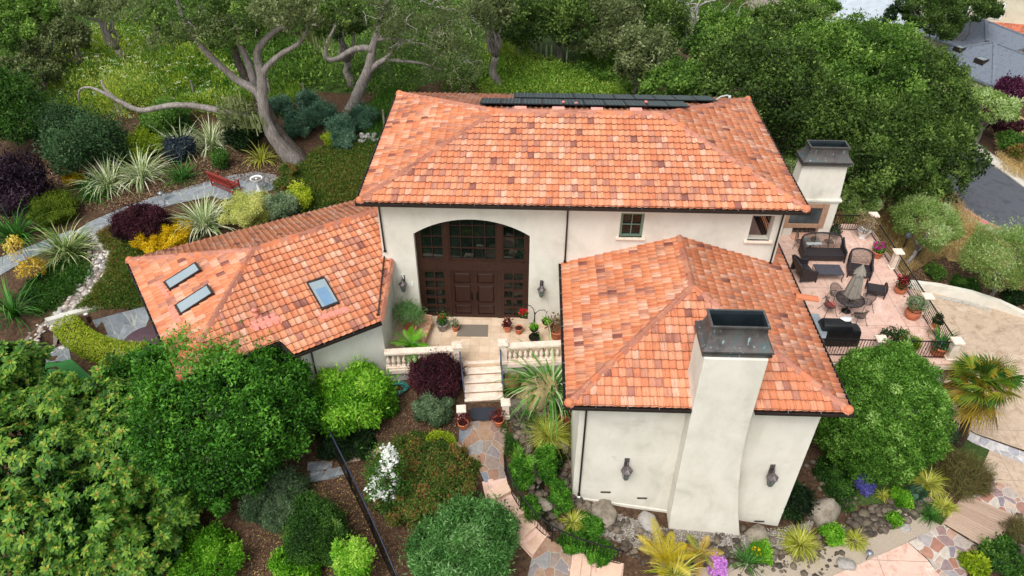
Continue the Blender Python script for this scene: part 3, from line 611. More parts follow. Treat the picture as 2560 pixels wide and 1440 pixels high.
# ================================================================== leaf, blade and branch builders
def sph(n):
    z = RNG.uniform(-1, 1, n); t = RNG.uniform(0, 2*math.pi, n); r = np.sqrt(1-z*z)
    return np.c_[r*np.cos(t), r*np.sin(t), z]
def unit(a): return a/(np.linalg.norm(a, axis=-1, keepdims=True)+1e-9)
def leafV(P, Dr, N, L, Wd, fold=.18):
    """diamond leaves: base, right, tip, left"""
    S = unit(np.cross(Dr, N)); L = np.broadcast_to(np.asarray(L), (len(P),))[:, None]; Wd = np.broadcast_to(np.asarray(Wd), (len(P),))[:, None]
    mid = P+Dr*L*.48+N*L*fold*.5
    V = np.stack([P, mid+S*Wd*.5, P+Dr*L, mid-S*Wd*.5], 1).reshape(-1, 3)
    return V, np.arange(len(V)).reshape(-1, 4)
def fib(n, zmin):
    i = np.arange(n)+.5; z = 1-(1-zmin)*i/n; t = i*2.399963; r = np.sqrt(1-z*z)
    return unit(np.c_[r*np.cos(t), r*np.sin(t), z]+RNG.normal(0, .55/math.sqrt(n), (n, 3)))
def wob(n=5):
    """a smooth random function of direction, about +-1"""
    w = RNG.normal(0, 1, (n, 3))*np.array([2.2, 3, 3.8, 5, 6.5])[:n, None]; p = RNG.uniform(0, 6.28, n); am = np.array([1, .8, .6, .45, .35])[:n]
    return lambda d: (np.sin(d @ w.T+p)*am).sum(1)/1.6
def lobes(C, a, ay, b, nl, lr, zmin=-.55, shell=.72):
    """lobe centres and radii of a crown, spread evenly over it"""
    d = fib(nl, zmin); shell = min(shell, 1.0-lr*.7); k = shell*RNG.uniform(.84, 1.06, len(d))[:, None]
    return np.array(C)+d*k*np.array([a, ay, b]), min(a, ay, max(b, a*.45))*lr*RNG.uniform(.5, 1.3, len(d)), d
def crown_pts(C, a, ay, b, n, nl, lr, zmin=-.55, shell=.72, cull=.5, flat=1., coat=.28, ragged=.14, shoots=.12, holes=False):
    LC_, LR_, ld = lobes(C, a, ay, b, nl, lr, zmin, shell); w = LR_**2; w = w/w.sum(); n1 = int(n*(1-coat)); n2 = n-n1; abc = np.array([a, ay, b])
    idx = RNG.choice(len(LR_), n1, p=w); d = sph(n1); g = ld[idx]; bad = (d*g).sum(1) < -.15; d[bad] *= -1
    P = LC_[idx]+d*np.array([1, 1, flat])*(LR_[idx]*RNG.uniform(.70, 1.1, n1))[:, None]; lv = RNG.normal(0, .15, len(LR_))[idx]
    k = RNG.random(n1) < shoots; shoot = RNG.integers(0, max(4, nl*3), n1); sd = unit(sph(max(4, nl*3))*.5+np.array([0, 0, .55])); P[k] += (sd[shoot[k]]+d[k]*.3)*(LR_[idx[k]]*RNG.uniform(.1, .95, k.sum()))[:, None]
    e = sph(n2); e = np.where(e[:, 2:] < zmin, e*np.array([1, 1, -1]), e); P2 = np.array(C)+e*abc*(min(shell, 1-lr*.7)*RNG.uniform(.78, 1.02, n2))[:, None]
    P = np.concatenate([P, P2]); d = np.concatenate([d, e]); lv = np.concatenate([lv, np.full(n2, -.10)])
    q = (P-np.array(C))/abc; rr = np.linalg.norm(q, axis=1); f = wob()(unit(q)); keep = (rr > cull) & ((wob()(unit(q)*1.6) > -1.25+.2*(rr < .9)) if holes else True); P = np.array(C)+(P-np.array(C))*(1+ragged*f)[:, None]; lv = lv+.05*wob()(q*2.2)
    return P[keep], d[keep], lv[keep], rr[keep], q[keep]
def foliage(name, C, a, b, mat, leaf=.11, asp=.5, n=4000, nl=14, lr=.5, parent=None, ay=None, v0=.45, vs=.16, out=.38, droop=0., zmin=-.55, shell=.72, cull=.5, tip=.18, extra=None, flat=1., coat=.22, ragged=.17, shoots=.2, holes=False):
    ay = ay or a
    P, d, lv, rr, q = crown_pts(C, a, ay, b, n, nl, lr, zmin, shell, cull, flat, coat, ragged, shoots, holes)
    Dr = unit(d*out+sph(len(P))*.85+np.array([0, 0, .2-droop])); N = unit(sph(len(P))*.6+d*.8+np.array([0, 0, .45]))
    L = leaf*RNG.uniform(.45, 1.5, len(P)); V, F = leafV(P, Dr, N, L, L*asp*RNG.uniform(.7, 1.25, len(P)))
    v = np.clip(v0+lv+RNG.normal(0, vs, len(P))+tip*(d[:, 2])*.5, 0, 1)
    if extra is not None: v = extra(v, q, d)
    return mesh_np(name, V, F, mat, parent=parent, v=v, loc=None if parent is not None else (C[0], C[1], C[2]-b))
def outline(cx, cy, w, h, kz=.85):
    """ellipsoid standing on the ground whose outline in the survey is the given ellipse: centre, plan radius, half height"""
    P = gph(cx, cy, 0)
    for _ in range(6):
        s = pxm(P); a = w/2/s; dd = ray(cx, cy); sn = -dd[2]/np.linalg.norm(dd); cs = math.sqrt(1-sn*sn)
        b = math.sqrt(max((h/2/s)**2-(a*sn)**2, (.45*h/2/s)**2))/cs
        P = gph(cx, cy, kz*b)
    return P, a, b
def shrub(name, label, cat, cx, cy, w, h, mat, dens=1., leaf=.11, asp=.5, nl=14, lr=.5, group=None, kz=.85, **k):
    C, a, b = outline(cx, cy, w, h, kz)
    area = 4*math.pi*((a*a*2+a*b*2)/4); n = int(dens*area*2.9/(leaf*leaf*asp*.5)); n = min(n, 70000)
    o = foliage(name, C, a*.95, b*.97, mat, leaf, asp, n, nl, lr, **k)
    return setp(o, label, cat, group)
def bladesV(C, n, L, w, elev=(35, 85), droop=.9, seg=5, spread=.12, aimed=None):
    """arching strap leaves from a common foot"""
    az = RNG.uniform(0, 2*math.pi, n) if aimed is None else RNG.normal(aimed, .9, n)
    el = np.radians(RNG.uniform(elev[0], elev[1], n)); Ls = L*RNG.uniform(.45, 1.15, n)
    h = np.c_[np.cos(az), np.sin(az), np.zeros(n)]; S = np.c_[-np.sin(az), np.cos(az), np.zeros(n)]
    foot = np.array(C)+h*RNG.uniform(0, spread, n)[:, None]+np.c_[RNG.normal(0, spread*.4, (n, 2)), np.zeros(n)]
    V = []; dr = droop*RNG.uniform(.35, 1.8, n); p = foot.copy(); st = Ls/seg
    for i in range(seg+1):
        t = i/seg; ww = w*(1-.25*abs(t-.35)/.35 if t < .35 else 1-((t-.35)/.65)**1.6)
        ww = max(ww, w*.04); V.append(p+S*ww/2); V.append(p-S*ww/2)
        e = el-dr*(t+.1)**1.3*1.6; p = p+(h*np.cos(e)[:, None]+np.array([0, 0, 1.])*np.sin(e)[:, None])*st[:, None]
    V = np.stack(V, 1); k = 2*(seg+1); base = (np.arange(n)*k)[:, None]
    F = np.concatenate([base+np.array([[2*i, 2*i+1, 2*i+3, 2*i+2]]) for i in range(seg)], 1).reshape(-1, 4)
    return V.reshape(-1, 3), F, np.repeat(RNG.random(n), seg)
def flax(name, label, cat, cx, cy, w, h, mat, n=130, bw=.05, elev=(30, 85), droop=.8, group=None, parent=None, kz=.8):
    C, a, b = outline(cx, cy, w, h, kz); g = np.array([C[0], C[1], H(C[0], C[1])-.02]); L = 1.12*math.hypot(a, b*1.6)
    V, F, v = bladesV(g, n, L, bw, elev, droop, spread=a*.22)
    return setp(mesh_np(name, V, F, mat, v=v, loc=g), label, cat, group)
def grassball(name, label, cat, cx, cy, w, h, mat, n=420, bw=.022, group=None):
    return flax(name, label, cat, cx, cy, w, h, mat, n=n, bw=bw, elev=(5, 88), droop=1.15, group=group)
def branch_path(p, q, bend=.1, n=6, seed=0):
    p, q = np.array(p, float), np.array(q, float); L = np.linalg.norm(q-p); out = []
    for i in range(n+1):
        t = i/n; off = Vector((seed*7.3+t*2.2, seed*1.9, .5)); k = math.sin(math.pi*t)*bend*L
        out.append(p+(q-p)*t+np.array([mnoise.noise(off), mnoise.noise(off+Vector((9, 0, 0))), mnoise.noise(off+Vector((0, 9, 0)))])*k*1.6)
    return out
def tree(name, label, cat, base, C, a, b, bark, mat, r0=.25, leaf=.17, asp=.55, nl=26, lr=.36, dens=1., group=None, seed=0, limbs=6, ay=None, lean=None, **k):
    """tapered trunk, limbs into the crown, leafy crown"""
    ay = ay or a; t = thing(name, label, cat, base, group); base = np.array(base, float); C = np.array(C, float)
    fork = base+(C-base)*.45+np.array([0, 0, -.1*b]); mb = MB(); mb.tube(branch_path(base-[0, 0, .3], fork, .12, 5, seed), list(np.linspace(r0*1.25, r0*.8, 6)), 9)
    for i in range(limbs):
        az = i*2.4+seed; q = C+np.array([a*.62*math.cos(az), ay*.62*math.sin(az), b*(.1+.5*((i*37) % 10)/10)])
        mb.tube(branch_path(fork, q, .18, 6, seed*3+i), list(np.linspace(r0*.6, r0*.10, 7)), 6)
    mb.build('trunk', bark, t)
    area = 4*math.pi*((a*ay+(a+ay)*b)/3); n = int(dens*area*2.3/(leaf*leaf*asp*.5)); n = min(n, 95000)
    foliage('crown', C, a, b, mat, leaf, asp, n, nl, lr, parent=t, ay=ay, holes=True, **k)
    return t
def barkmat(name, cols, sc):
    m, nt, bs = _new(name); tc = nt.nodes.new('ShaderNodeTexCoord'); mp = nt.nodes.new('ShaderNodeMapping'); mp.inputs['Scale'].default_value = (1, 1, .22); nt.links.new(tc.outputs['Object'], mp.inputs[0])
    n1, f1 = tex(nt, sc, 8, .7, vec=mp.outputs[0], dist=.8); c = ramp(nt, f1, [(.25+.5*i/(len(cols)-1), srgb(x)) for i, x in enumerate(cols)])
    n2, f2 = tex(nt, .9, 4); c = mixc(nt, .6, c, ramp(nt, f2, [(.35, (.6, .58, .55, 1)), (.6, (1, 1, 1, 1))]), 'MULTIPLY')
    nt.links.new(c, bs.inputs['Base Color']); bs.inputs['Roughness'].default_value = .95; bs.inputs['Specular IOR Level'].default_value = .15; bump(nt, bs, f1, 1., .05); return m
M_BARK = barkmat('grey_bark', ['#46423e', '#79726c', '#979089', '#b3aca6'], 9); M_BARKD = barkmat('dark_bark', ['#2a2522', '#4b433c', '#655c54', '#7d746c'], 9)
L_OAK = leafmat('oak_leaf', ['#1d2b11', '#32481c', '#486128', '#658038', '#90a856'])
L_OAKG = leafmat('grey_oak_leaf', ['#323c22', '#4b5832', '#657244', '#808b5a', '#a0a97c'])
L_OAKB = leafmat('bright_oak_leaf', ['#263c16', '#3d5b20', '#56792c', '#769840', '#9db85e'])
L_DARK = leafmat('dark_leaf', ['#101d0e', '#1a2f14', '#26421a', '#385a24'])
L_LIME = leafmat('lime_leaf', ['#335c12', '#4b8418', '#67a322', '#8cc03a', '#b2d35a'])
L_MID = leafmat('mid_leaf', ['#1f3a14', '#31551e', '#476f28', '#628a38', '#86a852'])
L_BLUE = leafmat('blue_green_leaf', ['#2c4a38', '#3f624a', '#557a5f', '#719478', '#93b096'])
L_GREY = leafmat('grey_green_leaf', ['#3c5236', '#526a48', '#6b835c', '#889d76', '#a9b894'])
L_PURP = leafmat('purple_leaf', ['#1a0b10', '#2b121a', '#3c1a22', '#4f242b', '#63333a'], trans=.2)
L_PURP2 = leafmat('violet_leaf', ['#1c111a', '#2b1c28', '#3d2a39', '#523a4c'], trans=.2)
L_GOLD = leafmat('golden_leaf', ['#a18408', '#c7a60e', '#dcbf1c', '#e8d13c'])
L_GOLD2 = leafmat('amber_leaf', ['#a08a28', '#c9a93a', '#dcc45a', '#e6d888'])
L_YGREEN = leafmat('yellow_green_leaf', ['#5a6f12', '#7f9a1c', '#a2b52a', '#c4cb48'])
L_CREAM = leafmat('cream_leaf', ['#8b9a48', '#b3bb62', '#cfd07f', '#e2dfa0'])
L_OLIVE = leafmat('olive_leaf', ['#56702e', '#728e42', '#8ea85a', '#aabf7c', '#c6d4a4'])
L_FLAX = leafmat('flax_blade', ['#2f4a1c', '#48662a', '#6f8a45', '#a3b06e', '#cfd2a0'], trans=.2)
L_FLAXV = leafmat('variegated_blade', ['#54703a', '#7e9558', '#a9b582', '#cfd3ab', '#e6e6cc'], trans=.2)
L_STRAP = leafmat('strap_leaf', ['#1b3a14', '#2b571c', '#3f7428', '#5d8f3a'], trans=.2)
L_HAKO = leafmat('yellow_grass', ['#6c7c1e', '#8d982a', '#a9ad3a', '#c3c05a', '#d8d38a'], trans=.25)
L_WILD = leafmat('wild_leaf', ['#3f5f1e', '#5f862c', '#82a63e', '#adc056', '#ccd272'])
L_RUST = leafmat('rust_green_leaf', ['#38561c', '#54702c', '#6a7a32', '#8a683e', '#92543c', '#b0953f'])
L_FERN = leafmat('fern_leaf', ['#2a5214', '#3f741e', '#58922a', '#80b444'])
# ================================================================== ground
g_pad = [tuple(gph(px, py)[:2]) for px, py in ((100, 838), (372, 765), (430, 900), (250, 960), (120, 900))]
PAD_Z = .0
def groundmat():
    m, nt, bs = _new('earth')
    n1, f1 = tex(nt, .35, 5, .6); n2, f2 = tex(nt, 7, 6, .75); n3, f3 = tex(nt, 40, 3, .6)
    c = ramp(nt, f2, [(.3, srgb('#2c2118')), (.48, srgb('#4a382b')), (.62, srgb('#5f4a38')), (.75, srgb('#7a624c'))])
    at = nt.nodes.new('ShaderNodeAttribute'); at.attribute_name = 'zone'
    sp = nt.nodes.new('ShaderNodeSeparateColor'); nt.links.new(at.outputs['Color'], sp.inputs[0])
    dry = ramp(nt, f2, [(.3, srgb('#8d7448')), (.5, srgb('#b39a66')), (.7, srgb('#c9b381'))])
    grn = ramp(nt, f2, [(.3, srgb('#26361a')), (.5, srgb('#3c4f24')), (.7, srgb('#566a32'))])
    gry = ramp(nt, f3, [(.3, srgb('#6d655b')), (.5, srgb('#9a9184')), (.7, srgb('#bdb5a6'))])
    for i, x in enumerate((dry, grn, gry)):
        e = nt.nodes.new('ShaderNodeMath'); e.operation = 'MULTIPLY_ADD'; nt.links.new(f2, e.inputs[0]); e.inputs[1].default_value = .6; e.inputs[2].default_value = -.3
        e2 = nt.nodes.new('ShaderNodeMath'); e2.operation = 'ADD'; nt.links.new(e.outputs[0], e2.inputs[0]); nt.links.new(sp.outputs[i], e2.inputs[1])
        r = ramp(nt, e2.outputs[0], [(.38, (0, 0, 0, 1)), (.6, (1, 1, 1, 1))]); c = mixc(nt, r, c, x)
    nt.links.new(c, bs.inputs['Base Color']); bs.inputs['Roughness'].default_value = .95; bs.inputs['Specular IOR Level'].default_value = .15
    bump(nt, bs, f2, .6, .05); return m
M_EARTH = groundmat()
def pxpoly(pts, h=0.): return [gph(x, y, h)[:2] for x, y in pts]
ZONES = [(0, pxpoly([(2080, 560), (2180, 470), (2330, 430), (2480, 600), (2560, 640), (2560, 740), (2480, 680), (2350, 640), (2250, 690)])),
         (0, pxpoly([(2480, 300), (2560, 290), (2560, 470), (2500, 420)])),
         (1, pxpoly([(740, 420), (960, 330), (960, 500), (740, 540), (690, 470)])), (1, pxpoly([(250, 560), (320, 560), (420, 640), (340, 760), (120, 790), (180, 730), (250, 640)])),
         (1, pxpoly([(0, 330), (250, 180), (640, 230), (980, 230), (1200, 180), (1500, 150), (2300, 30), (2300, 5), (0, 5)])),
         (1, pxpoly([(2060, 1150), (2340, 1050), (2480, 1090), (2440, 1200), (2300, 1230), (2120, 1280)]))]
xs_, ys_ = np.arange(-48, 84, .4), np.arange(-15, 100, .4)
fine = 0
gx, gy = np.meshgrid(xs_, ys_); G = np.c_[gx.ravel(), gy.ravel()]
PADS.append((g_pad, PAD_Z))
gz = HP(G)
for _ in range(1): gz = gz+.03*np.array([mnoise.noise(Vector((x*.9, y*.9, 0))) for x, y in G])
nx, ny = len(xs_), len(ys_); ii = np.arange(nx*ny).reshape(ny, nx)
FQ = np.stack([ii[:-1, :-1], ii[:-1, 1:], ii[1:, 1:], ii[1:, :-1]], -1).reshape(-1, 4)
gro = mesh_np('ground', np.c_[G, gz], FQ, M_EARTH, smooth=True, loc=(0, 0, 0)); setp(gro, kind='structure')
zc = np.zeros((len(G), 4), np.float32); zc[:, 3] = 1
for ch_, poly in ZONES: zc[inpoly(G, poly), ch_] = 1
ca = gro.data.color_attributes.new('zone', 'FLOAT_COLOR', 'POINT'); ca.data.foreach_set('color', zc.ravel())
# distant skirt to the horizon
mb = MB(); R_ = 700
def sk(x, y): return (x, y, H(max(-48, min(83, x)), max(-15, min(99, y)))-.25)
ring_in = [(x, -14.6) for x in np.linspace(-47.6, 83.2, 12)]+[(83.2, y) for y in np.linspace(-14.6, 99.2, 12)][1:]+[(x, 99.2) for x in np.linspace(83.2, -47.6, 12)][1:]+[(-47.6, y) for y in np.linspace(99.2, -14.6, 12)][1:-1]
V = [sk(*p) for p in ring_in]; n = len(V); V += [(x*1+ (x-18)/math.hypot(x-18, y-40)*R_, y+(y-40)/math.hypot(x-18, y-40)*R_, -12) for x, y in ring_in]
mb.add(V, [(i, (i+1) % n, n+(i+1) % n, n+i) for i in range(n)]); setp(mb.build('terrain', pmat('far_hills', ['#2c3a1e', '#3d4a28', '#55603a'], .05, .95, 0)), kind='structure')
def drape(name, poly, mat, off=.004, step=.45, kind='structure', label=None, cat=None, thick=0., z=None):
    """sheet over the terrain inside a plan polygon"""
    bm = bmesh.new(); vs = [bm.verts.new((p[0], p[1], 0)) for p in poly]; bm.faces.new(vs)
    xs = [p[0] for p in poly]; ys = [p[1] for p in poly]
    for lo, hi, ax in ((min(xs), max(xs), 0), (min(ys), max(ys), 1)):
        for t in np.arange(lo+step, hi, step):
            co = [0, 0, 0]; no = [0, 0, 0]; co[ax] = t; no[ax] = 1
            bmesh.ops.bisect_plane(bm, geom=bm.verts[:]+bm.edges[:]+bm.faces[:], plane_co=co, plane_no=no)
    bmesh.ops.triangulate(bm, faces=bm.faces[:])
    bm.verts.ensure_lookup_table(); Q = np.array([(v.co.x, v.co.y) for v in bm.verts]); zz = HP(Q)+.03*np.array([mnoise.noise(Vector((x*.9, y*.9, 0))) for x, y in Q])+off if z is None else np.full(len(Q), z)
    V = np.c_[Q, zz].tolist(); F = [tuple(v.index for v in f.verts) for f in bm.faces]
    if thick:
        k = len(V); V += [(x, y, zv-thick) for x, y, zv in V]
        F += [(e.verts[1].index, e.verts[0].index, k+e.verts[0].index, k+e.verts[1].index) for e in bm.edges if len(e.link_faces) == 1]
    bm.free(); mb = MB(); mb.add(V, F, sm=True)
    if thick: mb.S = [len(f) == 3 for f in mb.F]
    return setp(mb.build(name, mat), label, cat, kind=kind)
# ================================================================== porch, steps, balustrades
def tilefloor(name, cols, size=.42, mortar='#b9a894'):
    m, nt, bs = _new(name); tc = nt.nodes.new('ShaderNodeTexCoord'); br = nt.nodes.new('ShaderNodeTexBrick'); nt.links.new(tc.outputs['Object'], br.inputs['Vector'])
    br.offset = 0; br.inputs['Scale'].default_value = 1; br.inputs['Brick Width'].default_value = size; br.inputs['Row Height'].default_value = size; br.inputs['Mortar Size'].default_value = .008
    br.inputs['Color1'].default_value = srgb(cols[0]); br.inputs['Color2'].default_value = srgb(cols[1]); br.inputs['Mortar'].default_value = srgb(mortar)
    n, f = tex(nt, 2.2, 6, .65); c = mixc(nt, .6, br.outputs[0], ramp(nt, f, [(.3, (.72, .66, .6, 1)), (.62, (1.05, 1.03, 1, 1))]), 'MULTIPLY')
    nt.links.new(c, bs.inputs['Base Color']); bs.inputs['Roughness'].default_value = .6; n2, f2 = tex(nt, 20, 4); bump(nt, bs, f2, .15, .004); return m
M_PORCH = tilefloor('porch_tile', ['#d9c4ab', '#cdb296'])
def slabmat(name, cols, dark, joint, rough=.8):
    """cast concrete: soft mottling, stains and sawn joints on a plan grid"""
    m, nt, bs = _new(name); n1, f1 = tex(nt, .8, 8, .65, dist=.5); c = ramp(nt, f1, [(.32+.36*i/(len(cols)-1), srgb(x)) for i, x in enumerate(cols)])
    n2, f2 = tex(nt, 2.6, 7, .7, dist=1.2); c = mixc(nt, .75, c, ramp(nt, f2, [(.30, srgb(dark)), (.5, (1, 1, 1, 1))]), 'MULTIPLY'); n3, f3 = tex(nt, 30, 3, .6); c = mixc(nt, .35, c, ramp(nt, f3, [(.35, (.72, .7, .68, 1)), (.6, (1, 1, 1, 1))]), 'MULTIPLY')
    tc = nt.nodes.new('ShaderNodeTexCoord'); br = nt.nodes.new('ShaderNodeTexBrick'); nt.links.new(tc.outputs['Object'], br.inputs['Vector']); br.offset = 0; br.inputs['Scale'].default_value = 1; br.inputs['Brick Width'].default_value = joint; br.inputs['Row Height'].default_value = joint; br.inputs['Mortar Size'].default_value = .012; br.inputs['Mortar Smooth'].default_value = .3
    c = mixc(nt, br.outputs['Fac'], c, srgb('#8d7766')); nt.links.new(c, bs.inputs['Base Color']); bs.inputs['Roughness'].default_value = rough; bump(nt, bs, f3, .25, .005); return m
M_PINKC = slabmat('pink_concrete', ['#c9a593', '#dab9a8', '#d2ae9d', '#e3c9bb'], '#cdb3a4', 2.6); M_TAN = slabmat('tan_concrete', ['#ab9682', '#bfaa94', '#b49f89', '#c9b6a1'], '#bcaa98', 4.2)
FA = math.atan2(.83, 7.53); fl_ = lambda x: -2.45+(x-.8)*.1102
porch = thing('porch', 'pale travertine tiled entrance porch before the arched doors', 'porch', (4.5, -1, 0))
mb = MB(); mb.prism([(.8, fl_(.8)-.1), (8.33, fl_(8.33)-.1), (8.33, .9), (.8, .9)], -.12, 0); mb.build('floor', M_PORCH, porch)
mb = MB(); mb.prism([(.8, fl_(.8)-.02), (8.33, fl_(8.33)-.02), (8.33, .4), (.8, .4)], -2.2, -.121)
for z in (-.42, -.72): mb.prism([(.8, fl_(.8)-.05), (8.33, fl_(8.33)-.05), (8.33, fl_(8.33)-.021), (.8, fl_(.8)-.021)], z, z+.27)
mb.build('wall', M_STUC2, porch)
def pier(mb, x, y, z, hgt, s=.15):
    mb.obox((x, y, z+hgt/2), FA, s, s, hgt/2); mb.obox((x, y, z+.08), FA, s+.03, s+.03, .08); mb.obox((x, y, z+hgt+.035), FA, s+.055, s+.055, .035)
    mb.obox((x, y, z+hgt+.085), FA, s+.03, s+.03, .015); mb.obox((x, y, z+hgt+.115), FA, s-.03, s-.03, .015)
BPROF = [(.075, 0), (.075, .07), (.045, .09), (.05, .12), (.082, .2), (.088, .27), (.07, .36), (.038, .47), (.034, .53), (.05, .57), (.045, .6), (.07, .62), (.07, .68)]
def balustrade(x0, x1, pierx, label, nb):
    t = thing('balustrade', label, 'balustrade', ((x0+x1)/2, fl_((x0+x1)/2), 0), 'stone balustrades of the porch')
    A_, B_ = np.array([x0, fl_(x0), 0]), np.array([x1, fl_(x1), 0]); c = (A_+B_)/2; L = np.linalg.norm(B_-A_)
    mb = MB(); mb.obox(c+[0, 0, .86], FA, L/2, .15, .055); mb.obox(c+[0, 0, .795], FA, L/2, .10, .012); mb.build('rail', M_STONE, t, bevel=.015)
    mb = MB(); mb.obox(c+[0, 0, .05], FA, L/2, .14, .05); mb.obox(c+[0, -.03, -.1], FA, L/2, .15, .10); mb.build('plinth', M_STONE, t)
    for i in range(nb):
        p = A_+(B_-A_)*(i+.5)/nb; mb = MB(); mb.lathe(p+[0, 0, .1], BPROF, 10); mb.obox(p+[0, 0, .13], FA, .075, .075, .03); mb.build('baluster', M_STONE, t)
    mb = MB(); pier(mb, pierx, fl_(pierx), 0, 1.02); mb.build('pier', M_STONE, t, bevel=.008)
balustrade(.8, 3.55, 3.70, 'longer stone balustrade left of the entrance steps', 13); balustrade(5.70, 8.3, 5.54, 'stone balustrade right of the steps, half behind the striped flax', 12)
M_RISER_SHADE = pmat('stone_riser', ['#8f7560', '#a58b76', '#7d6552'], 2.5, .85, .25, .006)  # step stone darkened: the shade on the risers is painted into the colour
st = thing('entrance_steps', 'flight of five pale stone steps up to the porch between low piers', 'steps', (4.7, -3.2, -.8))
ux, uy = np.array([math.cos(FA), math.sin(FA)]), np.array([math.sin(FA), -math.cos(FA)])
def sl(s, f): p = np.array([4.62, fl_(4.62)-.02])+ux*s+uy*f+np.array([.05, 0])*f; return (p[0], p[1])
for i in range(5):
    f0, f1 = i*.36-.02, (i+1)*.36; z = -.15*(i+1)+.0 if i else -.15
    if i == 4: break
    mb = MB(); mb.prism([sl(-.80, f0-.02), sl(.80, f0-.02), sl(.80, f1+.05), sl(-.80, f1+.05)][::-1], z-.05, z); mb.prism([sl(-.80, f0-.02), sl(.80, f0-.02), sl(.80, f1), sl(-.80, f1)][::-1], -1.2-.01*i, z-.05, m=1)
    mb.build('step', [M_STONE, M_RISER_SHADE], st, bevel=.012)
mb = MB(); mb.prism([sl(-.80, -.15), sl(.80, -.15), sl(.80, .01), sl(-.80, .01)][::-1], -.05, .004); mb.build('step', M_STONE, st, bevel=.012)
for px, py in ((1155, 1062), (1264, 1046)):
    P = atz(px, py-6, -.86); mb = MB(); pier(mb, P[0], P[1], -.9, .78, .13); mb.build('pier', M_STONE, st, bevel=.008)
for s, lab in ((-.84, 'dark blue iron handrail on the left side of the entrance steps'), (.80, 'dark blue iron handrail on the right side of the entrance steps')):
    a0, a1 = np.array([*sl(s, -.02), .92]), np.array([*sl(s*.94, 1.5), .02]); mb = MB(); mb.bar(a0, a1, .055, .04); mb.bar(a0-[0, 0, .12], a1-[0, 0, .12], .03); mb.bar(a0+[0, .0, 0], a0+[0, .12, -.02], .04)
    for k in (.12, .55, .92): q = a0+(a1-a0)*k; mb.bar(q, q-[0, 0, .86], .03)
    setp(mb.build('handrail', M_BLUEBLK), lab, 'handrail', 'handrails of the entrance steps')
# ================================================================== terrace
ter = thing('terrace', 'raised pink paved terrace over the garage beside the house', 'terrace', (20.5, 3.5, -.3))
TX0, TX1, TY0, TY1 = 16.42, 24.3, -1.42, 9.0
mb = MB(); mb.box((TX0, TY0, -.12), (TX1, TY1, 0)); mb.build('floor', M_PINKC, ter)
mb = MB(); mb.box((TX0, TY0-.02, -.34), (TX1+.02, TY0+.3, -.121)); mb.box((TX1-.3, TY0+.31, -.34), (TX1+.02, TY1, -.121)); mb.build('coping', M_STONE, ter, bevel=.01)
mb = MB(); mb.box((TX0, TY0+.12, -5.2), (TX1-.12, TY0+.4, -.341)); mb.box((TX1-.4, TY0+.41, -5.2), (TX1-.12, TY1, -.341)); mb.box((TX0, TY1-.3, -5.2), (TX1-.41, TY1-.02, -.341)); mb.build('wall', M_STUC2, ter)
mb = MB(); mb.box((TX0, TY0+.05, -.46), (TX1-.06, TY0+.118, -.36)); mb.build('flashing', pmat('lead_flashing', ['#6d7377', '#8d9498'], 3, .4, .1, metal=.5), ter)
P = aty(2340, 955, TY0+.12); mb = MB(); mb.lathe((P[0], P[1]-.06, P[2]), [(.05, -.12), (.07, -.05), (.05, .1)], 10); mb.box((P[0]-.04, P[1]-.05, P[2]+.02), (P[0]+.04, P[1], P[2]+.12)); setp(mb.build('garage_light', pmat('white_plastic', ['#e6e6e2'])), 'small white spotlight on the garage wall under the terrace', 'spotlight')
def tpost(x, y, label):
    mb = MB(); mb.box((x-.14, y-.14, 0), (x+.14, y+.14, .98)); mb.box((x-.19, y-.19, 0), (x+.19, y+.19, .13)); mb.box((x-.22, y-.22, .981), (x+.22, y+.22, 1.05)); mb.box((x-.17, y-.17, 1.051), (x+.17, y+.17, 1.075))
    mb.box((x-.08, y-.148, .25), (x+.08, y-.141, .85)); setp(mb.build('terrace_pillar', M_STONE, bevel=.01), label, 'pillar', 'stone pillars of the terrace railing')
RX, RYF = 24.0, -1.12
PYS = [8.35, 5.12, 1.76, -1.12]; FX = 20.95
for y, lab in zip(PYS, ('stone pillar at the far corner of the terrace, behind the white urn', 'stone pillar in the right railing beyond the red flower pot', 'stone pillar in the right railing behind the round leafy clay pot', 'stone corner pillar at the front of the terrace above the palm')): tpost(RX, y, lab)
tpost(FX, RYF, 'stone pillar in the front railing, just right of the covered grill')
def iron_rail(p, q, label, h=.95, sp=.115, z0=0., mat=M_BLACK, group='black iron railings of the terrace', name='iron_railing', zq=None):
    p, q = np.array([p[0], p[1], z0]), np.array([q[0], q[1], z0 if zq is None else zq]); L = np.linalg.norm(q-p); d = (q-p)/L; mb = MB(); Z = np.array([0, 0, 1.])
    mb.bar(p+Z*h, q+Z*h, .05, .03); mb.bar(p+Z*.1, q+Z*.1, .03)
    n = int(L/sp)
    for i in range(1, n):
        a = p+(q-p)*i/n; mb.bar(a+Z*.1, a+Z*h, .018)
        if i % 3 == 0: mb.lathe(a+Z*(h*.55), [(.012, -.05), (.034, 0), (.012, .05)], 6)
    return setp(mb.build(name, mat), label, 'railing', group)
iron_rail((RX, 8.2), (RX, 5.28), 'black railing along the right of the terrace, by the magenta flower pot'); iron_rail((RX, 4.96), (RX, 1.92), 'black railing along the right of the terrace, by the dark red flower pot'); iron_rail((RX, 1.60), (RX, -.96), 'black railing along the right of the terrace, by the small plant stand')
iron_rail((21.9, 8.35), (23.85, 8.35), 'black railing at the back of the terrace beside the fireplace'); iron_rail((FX+.16, RYF), (RX-.16, RYF), 'black railing along the terrace front before the row of planters'); iron_rail((17.6, RYF), (FX-.16, RYF), 'short black railing at the terrace front beside the covered grill')
